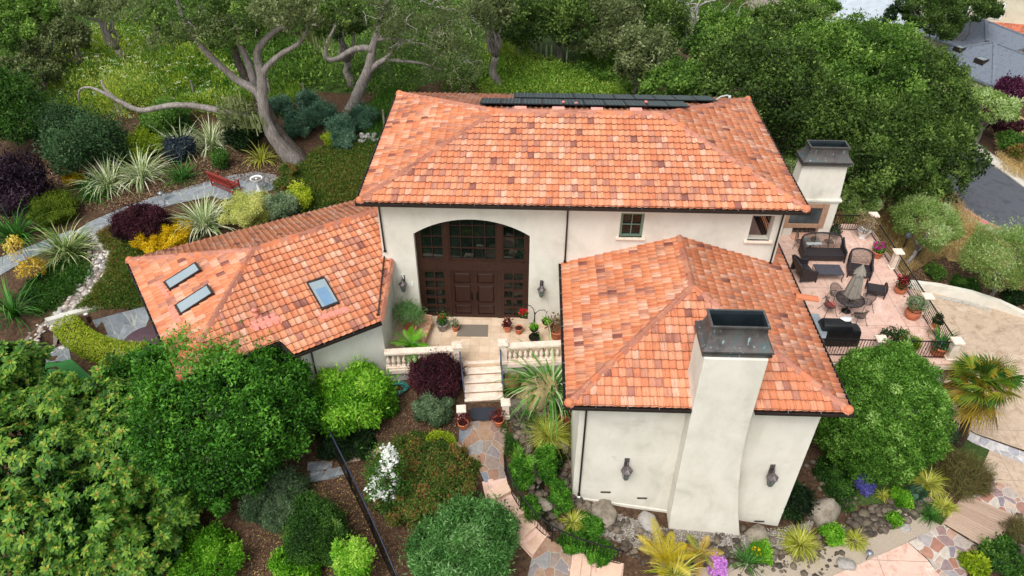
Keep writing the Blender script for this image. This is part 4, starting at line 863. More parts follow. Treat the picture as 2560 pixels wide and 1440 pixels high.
# outdoor fireplace
fy0 = 7.8; Q = lambda px, py, y=fy0: aty(px, py, y)
fp = thing('outdoor_fireplace', 'cream stucco outdoor fireplace with a copper cap and a framed screen', 'fireplace', (20.6, 8.2, 0))
lx0, lx1 = 19.42, 21.78; zl_ = Q(2050, 502, fy0)[2]
mb = MB(); ox0, ox1, oz1 = Q(1978, 585)[0], Q(2043, 585)[0], Q(2010, 570)[2]
mb.box((lx0, fy0, 0), (ox0, fy0+1.0, zl_-.12)); mb.box((ox1, fy0, 0), (lx1, fy0+1.0, zl_-.12)); mb.box((ox0, fy0, oz1), (ox1, fy0+1.0, zl_-.12)); mb.box((ox0, fy0+.6, 0), (ox1, fy0+1.0, oz1))
mb.box((lx0-.03, fy0-.03, zl_-.12), (lx1+.03, fy0+1.03, zl_-.03)); mb.box((lx0-.09, fy0-.09, zl_-.03), (lx1+.09, fy0+1.09, zl_+.08))
zt1 = Q(2060, 412, fy0+.12)[2]; T = [(lx0+.02, fy0+.02), (lx1-.02, fy0+.02), (lx1-.02, fy0+.98), (lx0+.02, fy0+.98)]; U = [(lx0+.14, fy0+.12), (lx1-.10, fy0+.12), (lx1-.10, fy0+.9), (lx0+.14, fy0+.9)]
mb.add([(x, y, zl_+.08) for x, y in T]+[(x, y, zt1) for x, y in U], [(0, 1, 5, 4), (1, 2, 6, 5), (2, 3, 7, 6), (3, 0, 4, 7), (4, 5, 6, 7)]); mb.build('body', M_STUC, fp, bevel=.015)
chimney_cap((lx0+lx1)/2+.02, fy0+.51, zt1+.13, 1.17, .56, .88, .33, .72, fp)
M_BROWN = pmat('brown_stone_frame', ['#8a6b55', '#a5846b', '#9a7a63'], 6, .5, .2)
f0, f1 = Q(1985, 511, fy0)[0]-.35, Q(2066, 540, fy0)[0]; g0, g1 = oz1+.03, zl_-.16; mb = MB()
mb.box((f0, fy0-.05, g0), (f0+.3, fy0-.002, g1)); mb.box((f1-.3, fy0-.05, g0), (f1, fy0-.002, g1)); mb.box((f0+.3, fy0-.049, g0), (f1-.3, fy0-.002, g0+.25)); mb.box((f0+.3, fy0-.049, g1-.25), (f1-.3, fy0-.002, g1)); sf = mb.build('screen_frame', M_BROWN, fp, bevel=.015)
mb = MB(); mb.box((f0+.3, fy0-.02, g0+.25), (f1-.3, fy0-.003, g1-.25)); mb.build('screen', glassmat('screen_glass', '#3a3e3e', .08), sf)
M_LOG = pmat('ash_logs', ['#2b2623', '#6b645e', '#1d1a18'], 6, .9, .5)
mb = MB()
for k in range(5): x = ox0+.2+(ox1-ox0-.4)*k/4; mb.tube([(x-.15, fy0+.25, .12+.04*(k % 2)), (x+.18, fy0+.42, .2)], .065, 7)
mb.tube([(ox0+.15, fy0+.3, .07), (ox1-.15, fy0+.3, .07)], .05, 7); mb.build('fire_log', M_LOG, fp)
mb = MB(); mb.box((ox0-.05, fy0-.35, 0), (ox1+.05, fy0+.59, .05)); mb.build('hearth', pmat('pink_hearth', ['#b98d78', '#c99f8a'], 4, .8, .1), fp)
# grey cabinet end by the roof edge
mb = MB(); P = atz(2050, 862, .9); mb.prism([(17.7, -1.0), (18.75, -1.0), (18.95, -.6), (18.95, .6), (17.7, .6)], 0, .86); setp(mb.build('cabinet', pmat('grey_metal', ['#8d979c', '#a7b0b4'], 3, .4, .05, metal=.4), bevel=.02), 'pale grey metal cabinet beside the covered grill at the roof edge', 'cabinet')

# ================================================================== paths, drive, street
M_FLAG = stonemat('flagstone', ['#85868a', '#98725e', '#a5866c', '#7b828a', '#9c958d', '#8d6654'], 1.9, '#a39a8e', .02)
M_FLAGB = stonemat('blue_flagstone', ['#7f868b', '#8f959a', '#747c83', '#9a9e9f'], 1.9, '#9fa19a', .025)
M_FLAGL = stonemat('pale_flagstone', ['#c8b8a8', '#b07a62', '#8a8590', '#d6cabb', '#a99a92'], 2.3, '#c3baad', .03)
M_GRAV = pmat('fine_gravel', ['#9b8d7c', '#b9ab98', '#8a7c6d', '#cabda9'], 60, .95, .5, .01, scale2=90)
M_GRAVD = pmat('grey_gravel', ['#6a625a', '#948a7f', '#4d4640', '#b2a89b'], 38, .95, .7, .02, scale2=50)
M_ASPH = pmat('asphalt', ['#46484f', '#52545b', '#3e4047'], 1.2, .9, .3, .004, scale2=60)
M_CONC = pmat('concrete', ['#b5aea2', '#c8c2b6'], 1.4, .9, .2, .004)
gp = lambda *a: [gph(x, y)[:2] for x, y in a]
drape('path', gp((690, 438), (640, 430), (560, 443), (500, 460), (400, 488), (300, 523), (225, 556), (185, 580), (225, 596), (280, 565), (330, 545), (420, 515), (530, 492), (560, 502), (610, 492), (690, 474), (702, 455)), M_FLAGB, .03)
drape('path', gp((0, 690), (60, 655), (190, 597), (180, 575), (90, 610), (0, 645)), M_FLAGB, .032)
drape('paving', gp((235, 808), (372, 768), (425, 862), (300, 892)), M_FLAGB, .03); drape('paving', gp((75, 880), (170, 858), (178, 898), (92, 918)), M_FLAGB, .031)
drape('lawn', gp((90, 918), (178, 898), (230, 945), (110, 985)), pmat('turf', ['#2f6b32', '#3f8340', '#2a5c2c'], 20, .9, .6, .02), .03)
drape('path', gp((1150, 1062), (1268, 1042), (1266, 1090), (1258, 1140), (1264, 1196), (1212, 1208), (1190, 1160), (1146, 1108)), M_FLAG, .035, .3)
drape('path', gp((1366, 1342), (1432, 1374), (1425, 1446), (1318, 1446), (1330, 1392)), M_FLAG, .035, .3)
drape('path', gp((1000, 1110), (1080, 1085), (1150, 1108), (1190, 1140), (1140, 1125), (1080, 1120), (1010, 1130), (860, 1160), (855, 1140)), M_TAN, .03)
drape('path', gp((1205, 1206), (1266, 1190), (1280, 1232), (1322, 1280), (1350, 1314), (1375, 1340), (1330, 1398), (1296, 1360), (1256, 1324), (1218, 1266)), M_PINKC, .034, .3); drape('path', gp((1424, 1372), (1560, 1410), (1556, 1446), (1418, 1446)), M_PINKC, .034, .3)
M_STEP = pmat('pink_step', ['#c29f88', '#d6b59e', '#cba892'], 1.6, .8, .2, .004)
gs = thing('garden_steps', 'curving flight of pink concrete garden steps beside the iron handrail', 'steps', gph(1300, 1290))
for k, poly in enumerate((((1212, 1208), (1264, 1196), (1276, 1236), (1226, 1262)), ((1226, 1262), (1276, 1236), (1318, 1284), (1262, 1322)), ((1262, 1322), (1318, 1284), (1345, 1316), (1300, 1356)), ((1300, 1356), (1345, 1316), (1368, 1342), (1332, 1394)),
        ((1432, 1376), (1456, 1386), (1448, 1446), (1424, 1446)), ((1456, 1386), (1480, 1396), (1474, 1446), (1448, 1446)), ((1480, 1396), (1555, 1414), (1550, 1446), (1474, 1446)))):
    pts = gp(*poly); c = np.mean(pts, 0); z = H(*c)+.07; pts = [c+(p-c)*1.06 for p in pts]; mb = MB(); mb.prism([tuple(p) for p in pts][::-1], z-.3, z); mb.build('step', M_STEP, gs, bevel=.015)
drape('driveway', gp((2285, 712), (2350, 722), (2430, 740), (2500, 764), (2575, 796), (2600, 1140), (2440, 1085), (2372, 1046), (2345, 1015), (2250, 1000), (2200, 870)), M_TAN, .03, 1.)
drape('paving', gp((2372, 1050), (2440, 1088), (2600, 1146), (2600, 1178), (2430, 1108), (2365, 1064)), stonemat('white_cobble', ['#d3cdc8', '#a9a6ae', '#e0dcd6', '#8f8c94'], 2.6, '#c9c3bc', .05), .036)
drape('path', gp((2475, 1122), (2600, 1180), (2600, 1290), (2520, 1216), (2446, 1190)), M_TAN, .034)
drape('path', gp((2446, 1190), (2520, 1216), (2600, 1290), (2560, 1320), (2540, 1302), (2406, 1240)), M_FLAGL, .038); drape('path', gp((2356, 1312), (2268, 1356), (2320, 1400), (2352, 1446), (2410, 1446), (2470, 1382)), M_FLAGL, .038)
drape('path', gp((2268, 1358), (2070, 1446), (2352, 1446), (2318, 1402)), M_PINKC, .05)
drape('gravel', gp((1600, 1446), (1760, 1420), (1900, 1400), (2100, 1358), (2240, 1268), (2300, 1286), (2352, 1314), (2268, 1357), (2070, 1446)), M_GRAV, .025)
drape('gravel', gp((1440, 1250), (1560, 1292), (1660, 1322), (1850, 1338), (1960, 1326), (2040, 1300), (2010, 1350), (1900, 1396), (1750, 1396), (1600, 1376), (1490, 1336)), M_GRAVD, .02)
drape('street', gp((2330, 330), (2375, 505), (2440, 548), (2520, 588), (2700, 680), (2760, 540), (2560, 470), (2470, 405), (2400, 350)), M_ASPH, .05, 1.5)
drape('pavement', gp((2400, 352), (2470, 406), (2560, 472), (2760, 545), (2760, 520), (2560, 446), (2480, 388), (2420, 345)), M_CONC, .12, 1.5, thick=.2)
drape('pavement', gp((2366, 505), (2375, 500), (2440, 543), (2500, 572), (2492, 592), (2430, 560), (2368, 522)), M_CONC, .13, 1.5, thick=.2)
drape('road_marking', gp((2374, 503), (2440, 546), (2500, 575), (2497, 581), (2438, 552), (2372, 508)), pmat('red_paint', ['#c2545a', '#d98088'], 3, .7, .1), .15, 1.5)
def wall_run(name, label, cat, pts, z0, z1, th, mat, group=None, cap=None):
    t = MB(); n = len(pts); P = [np.array(p[:2], float) for p in pts]; L, R_ = [], []
    for i in range(n):
        d = P[min(i+1, n-1)]-P[max(i-1, 0)]; d /= np.linalg.norm(d); nn = np.array([-d[1], d[0]]); L.append(P[i]+nn*th/2); R_.append(P[i]-nn*th/2)
    for i in range(n-1): t.add([(*q, z) for z in (z0, z1) for q in (R_[i], R_[i+1], L[i+1], L[i])], [(0, 1, 5, 4), (2, 3, 7, 6), (4, 5, 6, 7), (1, 2, 6, 5), (3, 0, 4, 7)])
    return setp(t.build(name, mat), label, cat, group)
cw = [atz(x, y, -2.9) for x, y in ((2225, 700), (2285, 704), (2350, 712), (2430, 729), (2500, 752), (2560, 780), (2640, 825))]
wall_run('retaining_wall', 'cream curved wall along the outer edge of the driveway', 'wall', cw, -4.6, -2.9, .3, M_STUC)
wall_run('stone_kerb', 'grey stone footing at the foot of the curved driveway wall', 'kerb', [p-np.array([.1, .32, 0]) for p in cw], -4.6, -3.42, .25, pmat('rubble', ['#8f8c86', '#b5b0a6', '#6f6c68'], 9, .9, .6))
lw = [atz(112, 800, .95), atz(225, 768, .95), atz(372, 733, .95), atz(420, 722, .95)]
wall_run('retaining_wall', 'low grey stucco garden wall beside the sunken patio, left of the house', 'wall', lw, -1, .95, .28, M_STUC2)
P = atz(343, 747, .6); mb = MB(); d = (lw[2]-lw[1])/np.linalg.norm(lw[2]-lw[1]); ang = math.atan2(d[1], d[0])
mb.obox(P+np.array([.02, -.13, .05]), ang, .14, .03, .05); setp(mb.build('wall_vent', M_BRONZE), 'small black slot vent in the low garden wall', 'vent')
P = atz(226, 800, .6); mb = MB(); mb.obox((P[0], P[1]-.1, .42), ang, .05, .06, .45); mb.obox((P[0], P[1]-.1, .88), ang, .06, .07, .02); setp(mb.build('timber_post', M_WOOD), 'dark timber post against the low garden wall', 'post')
# timber bridge
br = [gph(2409, 1240), gph(2539, 1296), gph(2465, 1382), gph(2356, 1314)]; zb_ = max(p[2] for p in br)+.10
tb = thing('footbridge', 'small weathered timber plank bridge over the dry creek', 'bridge', (*np.mean(br, 0)[:2], zb_-.1)); M_PLANK = pmat('weathered_plank', ['#a38a78', '#b59c88', '#917868'], 9, .85, .4, .006, vmix=.6)
a_, b_, c2, d2 = [np.array([p[0], p[1], zb_]) for p in br]; mb = MB(); NP = 16
for i in range(NP):
    s0, s1 = (i+.06)/NP, (i+.94)/NP; q = [a_+(d_-a_)*s for s, d_ in ((s0, d2), (s1, d2))]+[b_+(c2-b_)*s for s in (s1, s0)]
    mb.add([tuple(p) for p in q]+[tuple(p-np.array([0, 0, .04])) for p in q], [(0, 1, 2, 3), (7, 6, 5, 4), (0, 4, 5, 1), (1, 5, 6, 2), (2, 6, 7, 3), (3, 7, 4, 0)], v=RNG.random())
mb.build('decking', M_PLANK, tb); mb = MB(); mb.bar(a_+(d2-a_)*.0-[0, 0, .1], d2-[0, 0, .1], .08, .12); mb.build('joist', M_PLANK, tb); mb = MB(); mb.bar(b_-[0, 0, .1], c2-[0, 0, .1], .08, .12); mb.build('joist', M_PLANK, tb)
# garden fence and curved handrail in iron
def follow_rail(name, label, pts, h, mat, sp=.12, cat='railing', group=None):
    G_ = [gph(x, y, h) for x, y in pts]; P = []
    for a, b in zip(G_[:-1], G_[1:]):
        n = max(1, int(np.linalg.norm(b-a)/.25)); P += [a+(b-a)*i/n for i in range(n)]
    P.append(G_[-1]); P = np.array(P)
    for _ in range(2): P[1:-1] = (P[:-2]+2*P[1:-1]+P[2:])/4
    mb = MB(); mb.tube(P, .030, 6, m=0); mb.tube(P-[0, 0, h-.12], .016, 5, m=1); s = 0
    L = np.r_[0, np.cumsum(np.linalg.norm(np.diff(P, axis=0), axis=1))]
    for t in np.arange(0, L[-1], sp):
        q = np.array([np.interp(t, L, P[:, k]) for k in range(3)]); r = .026 if int(round(t/sp)) % 12 == 0 else .010; mb.bar(q-[0, 0, h-.02 if r > .02 else h-.12], q, r*2, m=1)
    return setp(mb.build(name, [mat, M_BLACK]), label, cat, group)
follow_rail('iron_fence', 'straight black iron picket fence between the bark path and the white rose', [(815, 1060), (850, 1130), (900, 1232), (950, 1342), (992, 1440)], 1.5, M_BLUEBLK, .17, 'fence')
follow_rail('iron_handrail', 'long curving black iron handrail beside the pink garden steps', [(1262, 1138), (1275, 1195), (1305, 1242), (1340, 1285), (1375, 1314), (1420, 1336), (1500, 1363), (1560, 1378)], .95, M_BLACK, .13, 'handrail')
# ================================================================== furniture, pots, lamps
M_WICK = pmat('dark_wicker', ['#1f1a1c', '#2c2628', '#3a3336'], 40, .6, .6, .006, scale2=70)
M_SLATE = pmat('slate_top', ['#3c3a42', '#4a4850'], 5, .45, .15, .003)
M_TERRA = pmat('terracotta', ['#a55a38', '#bd7150', '#8f4c30'], 5, .85, .25, .004)
M_WPOT = pmat('white_glaze', ['#d8d8d6', '#e6e6e4', '#c6c6c2'], 5, .5, .1)
M_GPOT = pmat('grey_pot', ['#77706a', '#8f8780'], 5, .8, .2)
M_SOIL = pmat('potting_soil', ['#1f1611', '#33261c'], 18, .95, .6)
M_TEAK = pmat('weathered_teak', ['#8a6145', '#a87e5e', '#c3a184', '#7a543b'], 7, .8, .3, .004)
L_RED = leafmat('red_petal', ['#a30f1c', '#c9182a', '#e0344a'], .25); L_MAG = leafmat('magenta_petal', ['#9b0f6a', '#c01c88', '#d84aa6'], .25)
L_WHITE = leafmat('white_petal', ['#e2e4dc', '#f2f2ee'], .3); L_VIO = leafmat('violet_petal', ['#45418a', '#5b56a2', '#7a76b8'], .25); L_PINK = leafmat('pink_petal', ['#b56ac0', '#cf8fd6', '#dba9e0'], .25)
L_TWIG = leafmat('dry_twig', ['#5a4a34', '#7d6a4c', '#96845f'], .1); L_DRED = leafmat('dark_red_leaf', ['#3a0f12', '#5a181c', '#7a2a28'], .2)
SOFT = leafmat('mesh_weave', ['#3a3634', '#4a4543'], .0)
def meshmat():
    m, nt, bs = _new('wire_mesh'); bs.inputs['Base Color'].default_value = srgb('#2e2b2b'); tr = nt.nodes.new('ShaderNodeBsdfTransparent'); mx = nt.nodes.new('ShaderNodeMixShader'); mx.inputs[0].default_value = .42
    nt.links.new(bs.outputs[0], mx.inputs[1]); nt.links.new(tr.outputs[0], mx.inputs[2]); nt.links.new(mx.outputs[0], nt.nodes['Material Output'].inputs['Surface']); return m
M_MESH = meshmat()
def wicker(base, ang, w, label, cat, panels=1, group=None):
    """high backed wicker seat, front towards local -y"""
    t = thing('wicker_'+cat.replace(' ', '_'), label, cat, base, group); hw = w/2; LZ = lambda mb, n, m=M_WICK, **k: mb.xf(base, ang).build(n, m, t, **k)
    bp = lambda x, z: np.array([x, .30+.22*(z-.4)/.6+.05*(1-(x/hw)**2), z])
    out = [bp(-hw+.02, .42), bp(-hw*.97, .78), bp(-hw*.86, .98), bp(-hw*.5, 1.06), bp(0, 1.08), bp(hw*.5, 1.06), bp(hw*.86, .98), bp(hw*.97, .78), bp(hw-.02, .42)]
    mb = MB(); mb.tube(out, .045, 8)
    for i in range(1, panels): x = -hw+w*i/panels; mb.tube([bp(x, .42), bp(x, 1.06)], .022, 6)
    LZ(mb, 'back_frame'); mb = MB(); top = lambda x: 1.06-.30*max(0, (abs(x)/hw-.55)/.45)**2
    for x in np.arange(-hw+.08, hw-.05, .055): mb.bar(bp(x, .42), bp(x, top(x)), .016)
    for z in np.arange(.45, 1.02, .055): xm = hw-.04 if z < .8 else hw*.86; mb.bar(bp(-xm, z), bp(0, z), .014); mb.bar(bp(0, z), bp(xm, z), .014)
    LZ(mb, 'backrest', pmat('tan_wicker', ['#4e4036', '#665446'], 30, .7, .3))
    for s in (-1, 1):
        mb = MB(); x = s*(hw-.03)
        prof = [(-.38, .56), (-.3, .62), (0, .66), (.22, .82), (.42, .96)]; V = []
        for (y, z) in prof: V += [(x-.02, y, z), (x+.02, y, z), (x+.02, y, .12), (x-.02, y, .12)]
        n = len(prof); mb.add(V, [(i*4+j, i*4+(j+1) % 4, (i+1)*4+(j+1) % 4, (i+1)*4+j) for i in range(n-1) for j in range(4)]+[(0, 3, 2, 1), (4*n-4, 4*n-3, 4*n-2, 4*n-1)])
        mb.tube([(x, y, z) for y, z in prof], .045, 8); mb.tube([(x, -.38, .56), (x, -.4, 0)], .035, 7); LZ(mb, 'arm')
    mb = MB(); mb.box((-hw+.05, -.36, .30), (hw-.05, .33, .40)); mb.box((-hw+.05, -.37, .12), (hw-.05, -.33, .30)); LZ(mb, 'seat', bevel=.02)
    return t
P = atz(2057, 655, 0); wicker((P[0], P[1]+.35, 0), .0, 2.05, 'long dark wicker sofa with a three panel lattice back on the terrace', 'sofa', 3)
P = atz(2146, 690, 0); wicker((P[0], P[1]+.15, 0), -.25, 1.05, 'dark wicker armchair with a tall lattice back, right of the sofa', 'armchair', 1, 'wicker armchairs on the terrace')
P = atz(2008, 695, 0); wicker((P[0], P[1]+.1, 0), 1.75, 1.05, 'dark wicker armchair left of the coffee table, partly behind the roof edge', 'armchair', 1, 'wicker armchairs on the terrace')
# coffee table
c4 = [atz(x, y, .45) for x, y in ((2043, 687), (2115, 687), (2103, 661), (2027, 660))]; c = np.mean(c4, 0); t = thing('coffee_table', 'low dark rectangular coffee table in front of the wicker sofa', 'table', (c[0], c[1], 0))
hx, hy = .62, .40; mb = MB(); mb.box((c[0]-hx, c[1]-hy, .41), (c[0]+hx, c[1]+hy, .46)); mb.box((c[0]-hx+.1, c[1]-hy+.08, .33), (c[0]+hx-.1, c[1]+hy-.08, .408)); mb.build('tabletop', M_SLATE, t, bevel=.01)
for sx in (-1, 1):
    for sy in (-1, 1): mb = MB(); x, y = c[0]+sx*(hx-.08), c[1]+sy*(hy-.06); mb.tube([(x, y, .42), (x+sx*.07, y+sy*.03, .34), (x+sx*.02, y, .15), (x+sx*.09, y+sy*.04, 0)], .02, 6); mb.build('leg', M_BLACK, t)
# wicker ottoman with raised ends
P = atz(2187, 738, 0); t = thing('wicker_ottoman', 'dark wicker ottoman with raised lattice ends beside the umbrella', 'ottoman', (P[0], P[1]+.1, 0)); b0 = (P[0], P[1]+.1, 0); ga = -.25
mb = MB(); mb.box((-.36, -.28, .30), (.36, .28, .38)); mb.box((-.36, -.29, .16), (.36, -.25, .30)); mb.box((-.36, .25, .16), (.36, .29, .30)); mb.xf(b0, ga).build('seat', M_WICK, t, bevel=.015)
for s in (-1, 1):
    mb = MB(); x = s*.37
    for y in (-.3, .3): mb.bar((x, y, 0), (x+s*.03, y, .52), .045)
    mb.tube([(x+s*.03, -.3, .52), (x+s*.05, -.15, .57), (x+s*.05, .15, .57), (x+s*.03, .3, .52)], .025, 6)
    for y in np.arange(-.25, .26, .05): mb.bar((x, y, .2), (x+s*.04, y, .56), .012)
    for z in (.42, .48): mb.bar((x+s*.03, -.3, z), (x+s*.03, .3, z), .012)
    mb.xf(b0, ga).build('end_panel', M_WICK, t)
# round mesh table, umbrella, four mesh chairs
TB = atz(2126, 747, .72); TB[2] = 0; t = thing('mesh_table', 'round black wrought iron mesh table around the closed umbrella', 'table', TB); R_ = .60
mb = MB(); mb.lathe(TB, [(R_, .70), (R_, .715), (.06, .72), (.06, .705)], 32); mb.build('tabletop', M_MESH, t)
mb = MB(); ring = [TB+np.array([R_*math.cos(a), R_*math.sin(a), .715]) for a in np.linspace(0, 2*math.pi, 33)]; mb.tube(ring, .018, 6)
for a in np.linspace(0, 2*math.pi, 9)[:-1]: mb.bar(TB+np.array([.05*math.cos(a), .05*math.sin(a), .70]), TB+np.array([R_*math.cos(a), R_*math.sin(a), .70]), .014)
mb.build('table_rim', M_BLACK, t)
for a in (.5, 2.07, 3.64, 5.2): mb = MB(); d = np.array([math.cos(a), math.sin(a), 0]); mb.tube([TB+d*.5+[0, 0, .69], TB+d*.2+[0, 0, .45], TB+d*.12+[0, 0, .2], TB+d*.42], .013, 6); mb.build('leg', M_BLACK, t)
t = thing('parasol', 'closed grey parasol standing through the round mesh table', 'parasol', TB); mb = MB(); mb.tube([TB, TB+[0, 0, 2.55]], .024, 8); mb.build('pole', M_BLACK, t)
mb = MB(); mb.lathe(TB, [(.2, 0), (.2, .05), (.05, .08), (.04, .3)], 14); mb.build('base', M_BLACK, t)
M_CANV = pmat('grey_canvas', ['#7d766d', '#8f887e', '#6f6961'], 6, .9, .2)
mb = MB(); V = []; NP = 32; prof = [(.30, .92), (.27, 1.3), (.21, 1.75), (.15, 2.15), (.055, 2.5)]
for r, z in prof:
    for i in range(NP): a = i*2*math.pi/NP; k = 1+.22*math.cos(8*a)*(1 if z < 2.3 else .3); V.append(TB+np.array([r*k*math.cos(a), r*k*math.sin(a), z+(.07*math.cos(8*a) if z < 1 else 0)]))
mb.add(V, [(i*NP+j, i*NP+(j+1) % NP, (i+1)*NP+(j+1) % NP, (i+1)*NP+j) for i in range(4) for j in range(NP)], sm=True); mb.build('canopy', M_CANV, t)
mb = MB(); V = []
for r, z in ((.25, 2.12), (.18, 2.3), (.05, 2.52), (.03, 2.62)):
    for i in range(NP): a = i*2*math.pi/NP; k = 1+.16*math.cos(8*a); V.append(TB+np.array([r*k*math.cos(a), r*k*math.sin(a), z-(.04*math.cos(8*a) if z < 2.2 else 0)]))
mb.add(V, [(i*NP+j, i*NP+(j+1) % NP, (i+1)*NP+(j+1) % NP, (i+1)*NP+j) for i in range(3) for j in range(NP)]+[tuple(range(3*NP, 4*NP))], sm=True); mb.build('top_vent', M_CANV, t)
def mesh_chair(base, ang, label):
    t = thing('mesh_chair', label, 'chair', base, 'wrought iron mesh chairs around the round table'); LZ = lambda mb, n, m: mb.xf(base, ang).build(n, m, t)
    A = np.linspace(math.radians(-15), math.radians(195), 15); rim = [np.array([.30*math.cos(a), .28*math.sin(a), .62+.20*max(0, math.sin(a))]) for a in A]; seat = [np.array([.23*math.cos(a), .22*math.sin(a), .42]) for a in A]
    mb = MB(); n = len(A); mb.add(rim+seat, [(i, i+1, n+i+1, n+i) for i in range(n-1)]); mb.add([(.25*math.cos(a), .24*math.sin(a), .42) for a in np.linspace(0, 2*math.pi, 25)[:-1]], [tuple(range(24))]); LZ(mb, 'seat', M_MESH)
    mb = MB(); mb.tube(rim, .012, 5); mb.tube([(.25*math.cos(a), .24*math.sin(a), .42) for a in np.linspace(0, 2*math.pi, 25)], .010, 5); mb.tube([r*np.array([1.08, 1.08, 1.05]) for r in rim], .007, 5); LZ(mb, 'frame', M_BLACK)
    for sx in (-1, 1):
        for sy in (-1, 1): mb = MB(); mb.tube([(sx*.2, sy*.17, .43), (sx*.22, sy*.2, .25), (sx*.32, sy*.3, 0)], .011, 5); mb.lathe((sx*.32, sy*.3, 0), [(.022, 0), (.02, .02)], 6); LZ(mb, 'leg', M_BLACK)
    return t
for dx, dy, lab in ((-.35, .72, 'black mesh chair on the far side of the round table, behind the parasol'), (-.85, -.12, 'black mesh chair with a red cushion, left of the round table'), (.22, -.78, 'black mesh chair on the near side of the round table'), (.86, .18, 'black mesh chair right of the round table, below the wicker ottoman')):
    mesh_chair((TB[0]+dx, TB[1]+dy, 0), math.atan2(dy, dx)-math.pi/2, lab)
mb = MB(); mb.lathe((TB[0]-.83, TB[1]-.12, .42), [(.17, 0), (.22, .03), (.22, .06), (.15, .09), (.03, .085)], 14, sy=.95); setp(mb.build('cushion', pmat('red_cushion', ['#b0504c', '#c4645f'], 8, .9, .2)), 'faded red seat cushion on the mesh chair', 'cushion')
# covered grill
t = thing('covered_grill', 'grill under a fitted black cover by the terrace front railing', 'grill', (19.4, -.2, 0)); M_COVER = pmat('black_cover', ['#0b0c0e', '#15171a'], 4, .45, .3, .01)
mb = MB(); sec = [(-.34, 0), (-.36, .85), (-.30, 1.12), (-.1, 1.2), (.14, 1.18), (.3, .95), (.32, 0)]; xs2 = [(18.75, .9), (18.82, 1.), (19.9, 1.), (20.0, .93), (20.05, .80), (20.3, .78), (20.42, .70), (20.45, .5)]
V = [(x, -.2+y*(.7+.3*k), z*k if z > .5 else z) for x, k in xs2 for y, z in sec]; n = len(sec); mb.add(V, [(i*n+j, i*n+(j+1) % n, (i+1)*n+(j+1) % n, (i+1)*n+j) for i in range(len(xs2)-1) for j in range(n)]+[tuple(range(n))[::-1], tuple(range(len(V)-n, len(V)))], sm=True); mb.build('cover', M_COVER, t, bevel=.02)
mb = MB(); mb.box((18.85, -.45, .0), (20.0, .05, .07)); mb.build('base', M_COVER, t)
mb = MB(); P = (19.78, -.12, 1.195); V = [(P[0]+.24*(1+.18*math.sin(3*a))*math.cos(a), P[1]+.17*math.sin(a), P[2]+.01*math.sin(2*a)) for a in np.linspace(0, 2*math.pi, 21)[:-1]]; mb.add(V+[(x, y, z+.03) for x, y, z in V], [tuple(range(20))[::-1], tuple(range(20, 40))]+[(i, (i+1) % 20, 20+(i+1) % 20, 20+i) for i in range(20)], sm=True); setp(mb.build('cloth', M_WPOT), 'small white cloth lying on the black grill cover', 'cloth')
# mosaic side table with two wire chairs before the fireplace
P = atz(2030, 602, .6); P[2] = 0; t = thing('side_table', 'small square stone topped table before the outdoor fireplace', 'table', P)
mb = MB(); mb.obox(P+[0, 0, .6], .1, .38, .34, .025); mb.build('tabletop', pmat('mosaic', ['#8d9696', '#a8b0ae', '#747c7c'], 16, .6, .3), t); mb = MB(); mb.lathe(P, [(.28, 0), (.05, .06), (.04, .5), (.2, .57)], 10); mb.build('pedestal', M_BLACK, t)
P2 = P+[0, 0, .625]; t = thing('bowl_plant', 'small potted plant on the stone topped side table', 'plant', P2); mb = MB(); mb.lathe(P2, [(.07, 0), (.10, .08), (.08, .08), (.02, .06)], 10); mb.build('pot', M_GPOT, t); foliage('foliage', P2+[0, 0, .12], .12, .08, L_DARK, .07, .5, 120, 5, .6, parent=t)
def wire_chair(base, ang, label):
    t = thing('wire_chair', label, 'chair', base, 'wire backed chairs before the fireplace'); LZ = lambda mb, n, m: mb.xf(base, ang).build(n, m, t)
    mb = MB(); arc = [(.24*math.cos(a), .2+.08*math.sin(a), .45+.42*math.sin(a)) for a in np.linspace(0, math.pi, 13)]; mb.tube(arc, .013, 5)
    for x in np.arange(-.18, .19, .06): mb.bar((x, .2, .45), (x, .26, .45+.42*math.sqrt(max(0, 1-(x/.24)**2))), .009)
    LZ(mb, 'backrest', M_BLACK); mb = MB(); mb.lathe((0, 0, .43), [(.23, 0), (.23, .02), (.02, .025)], 18); LZ(mb, 'seat', M_MESH)
    for sx in (-1, 1):
        for sy in (-1, 1): mb = MB(); mb.tube([(sx*.17, sy*.15, .43), (sx*.24, sy*.22, 0)], .012, 5); LZ(mb, 'leg', M_BLACK)
P = atz(1996, 622, 0); wire_chair((P[0], P[1], 0), .9, 'black wire chair left of the small side table, half behind the roof edge'); P = atz(2066, 622, 0); wire_chair((P[0], P[1], 0), -1.1, 'black wire chair with an arched back right of the small side table')
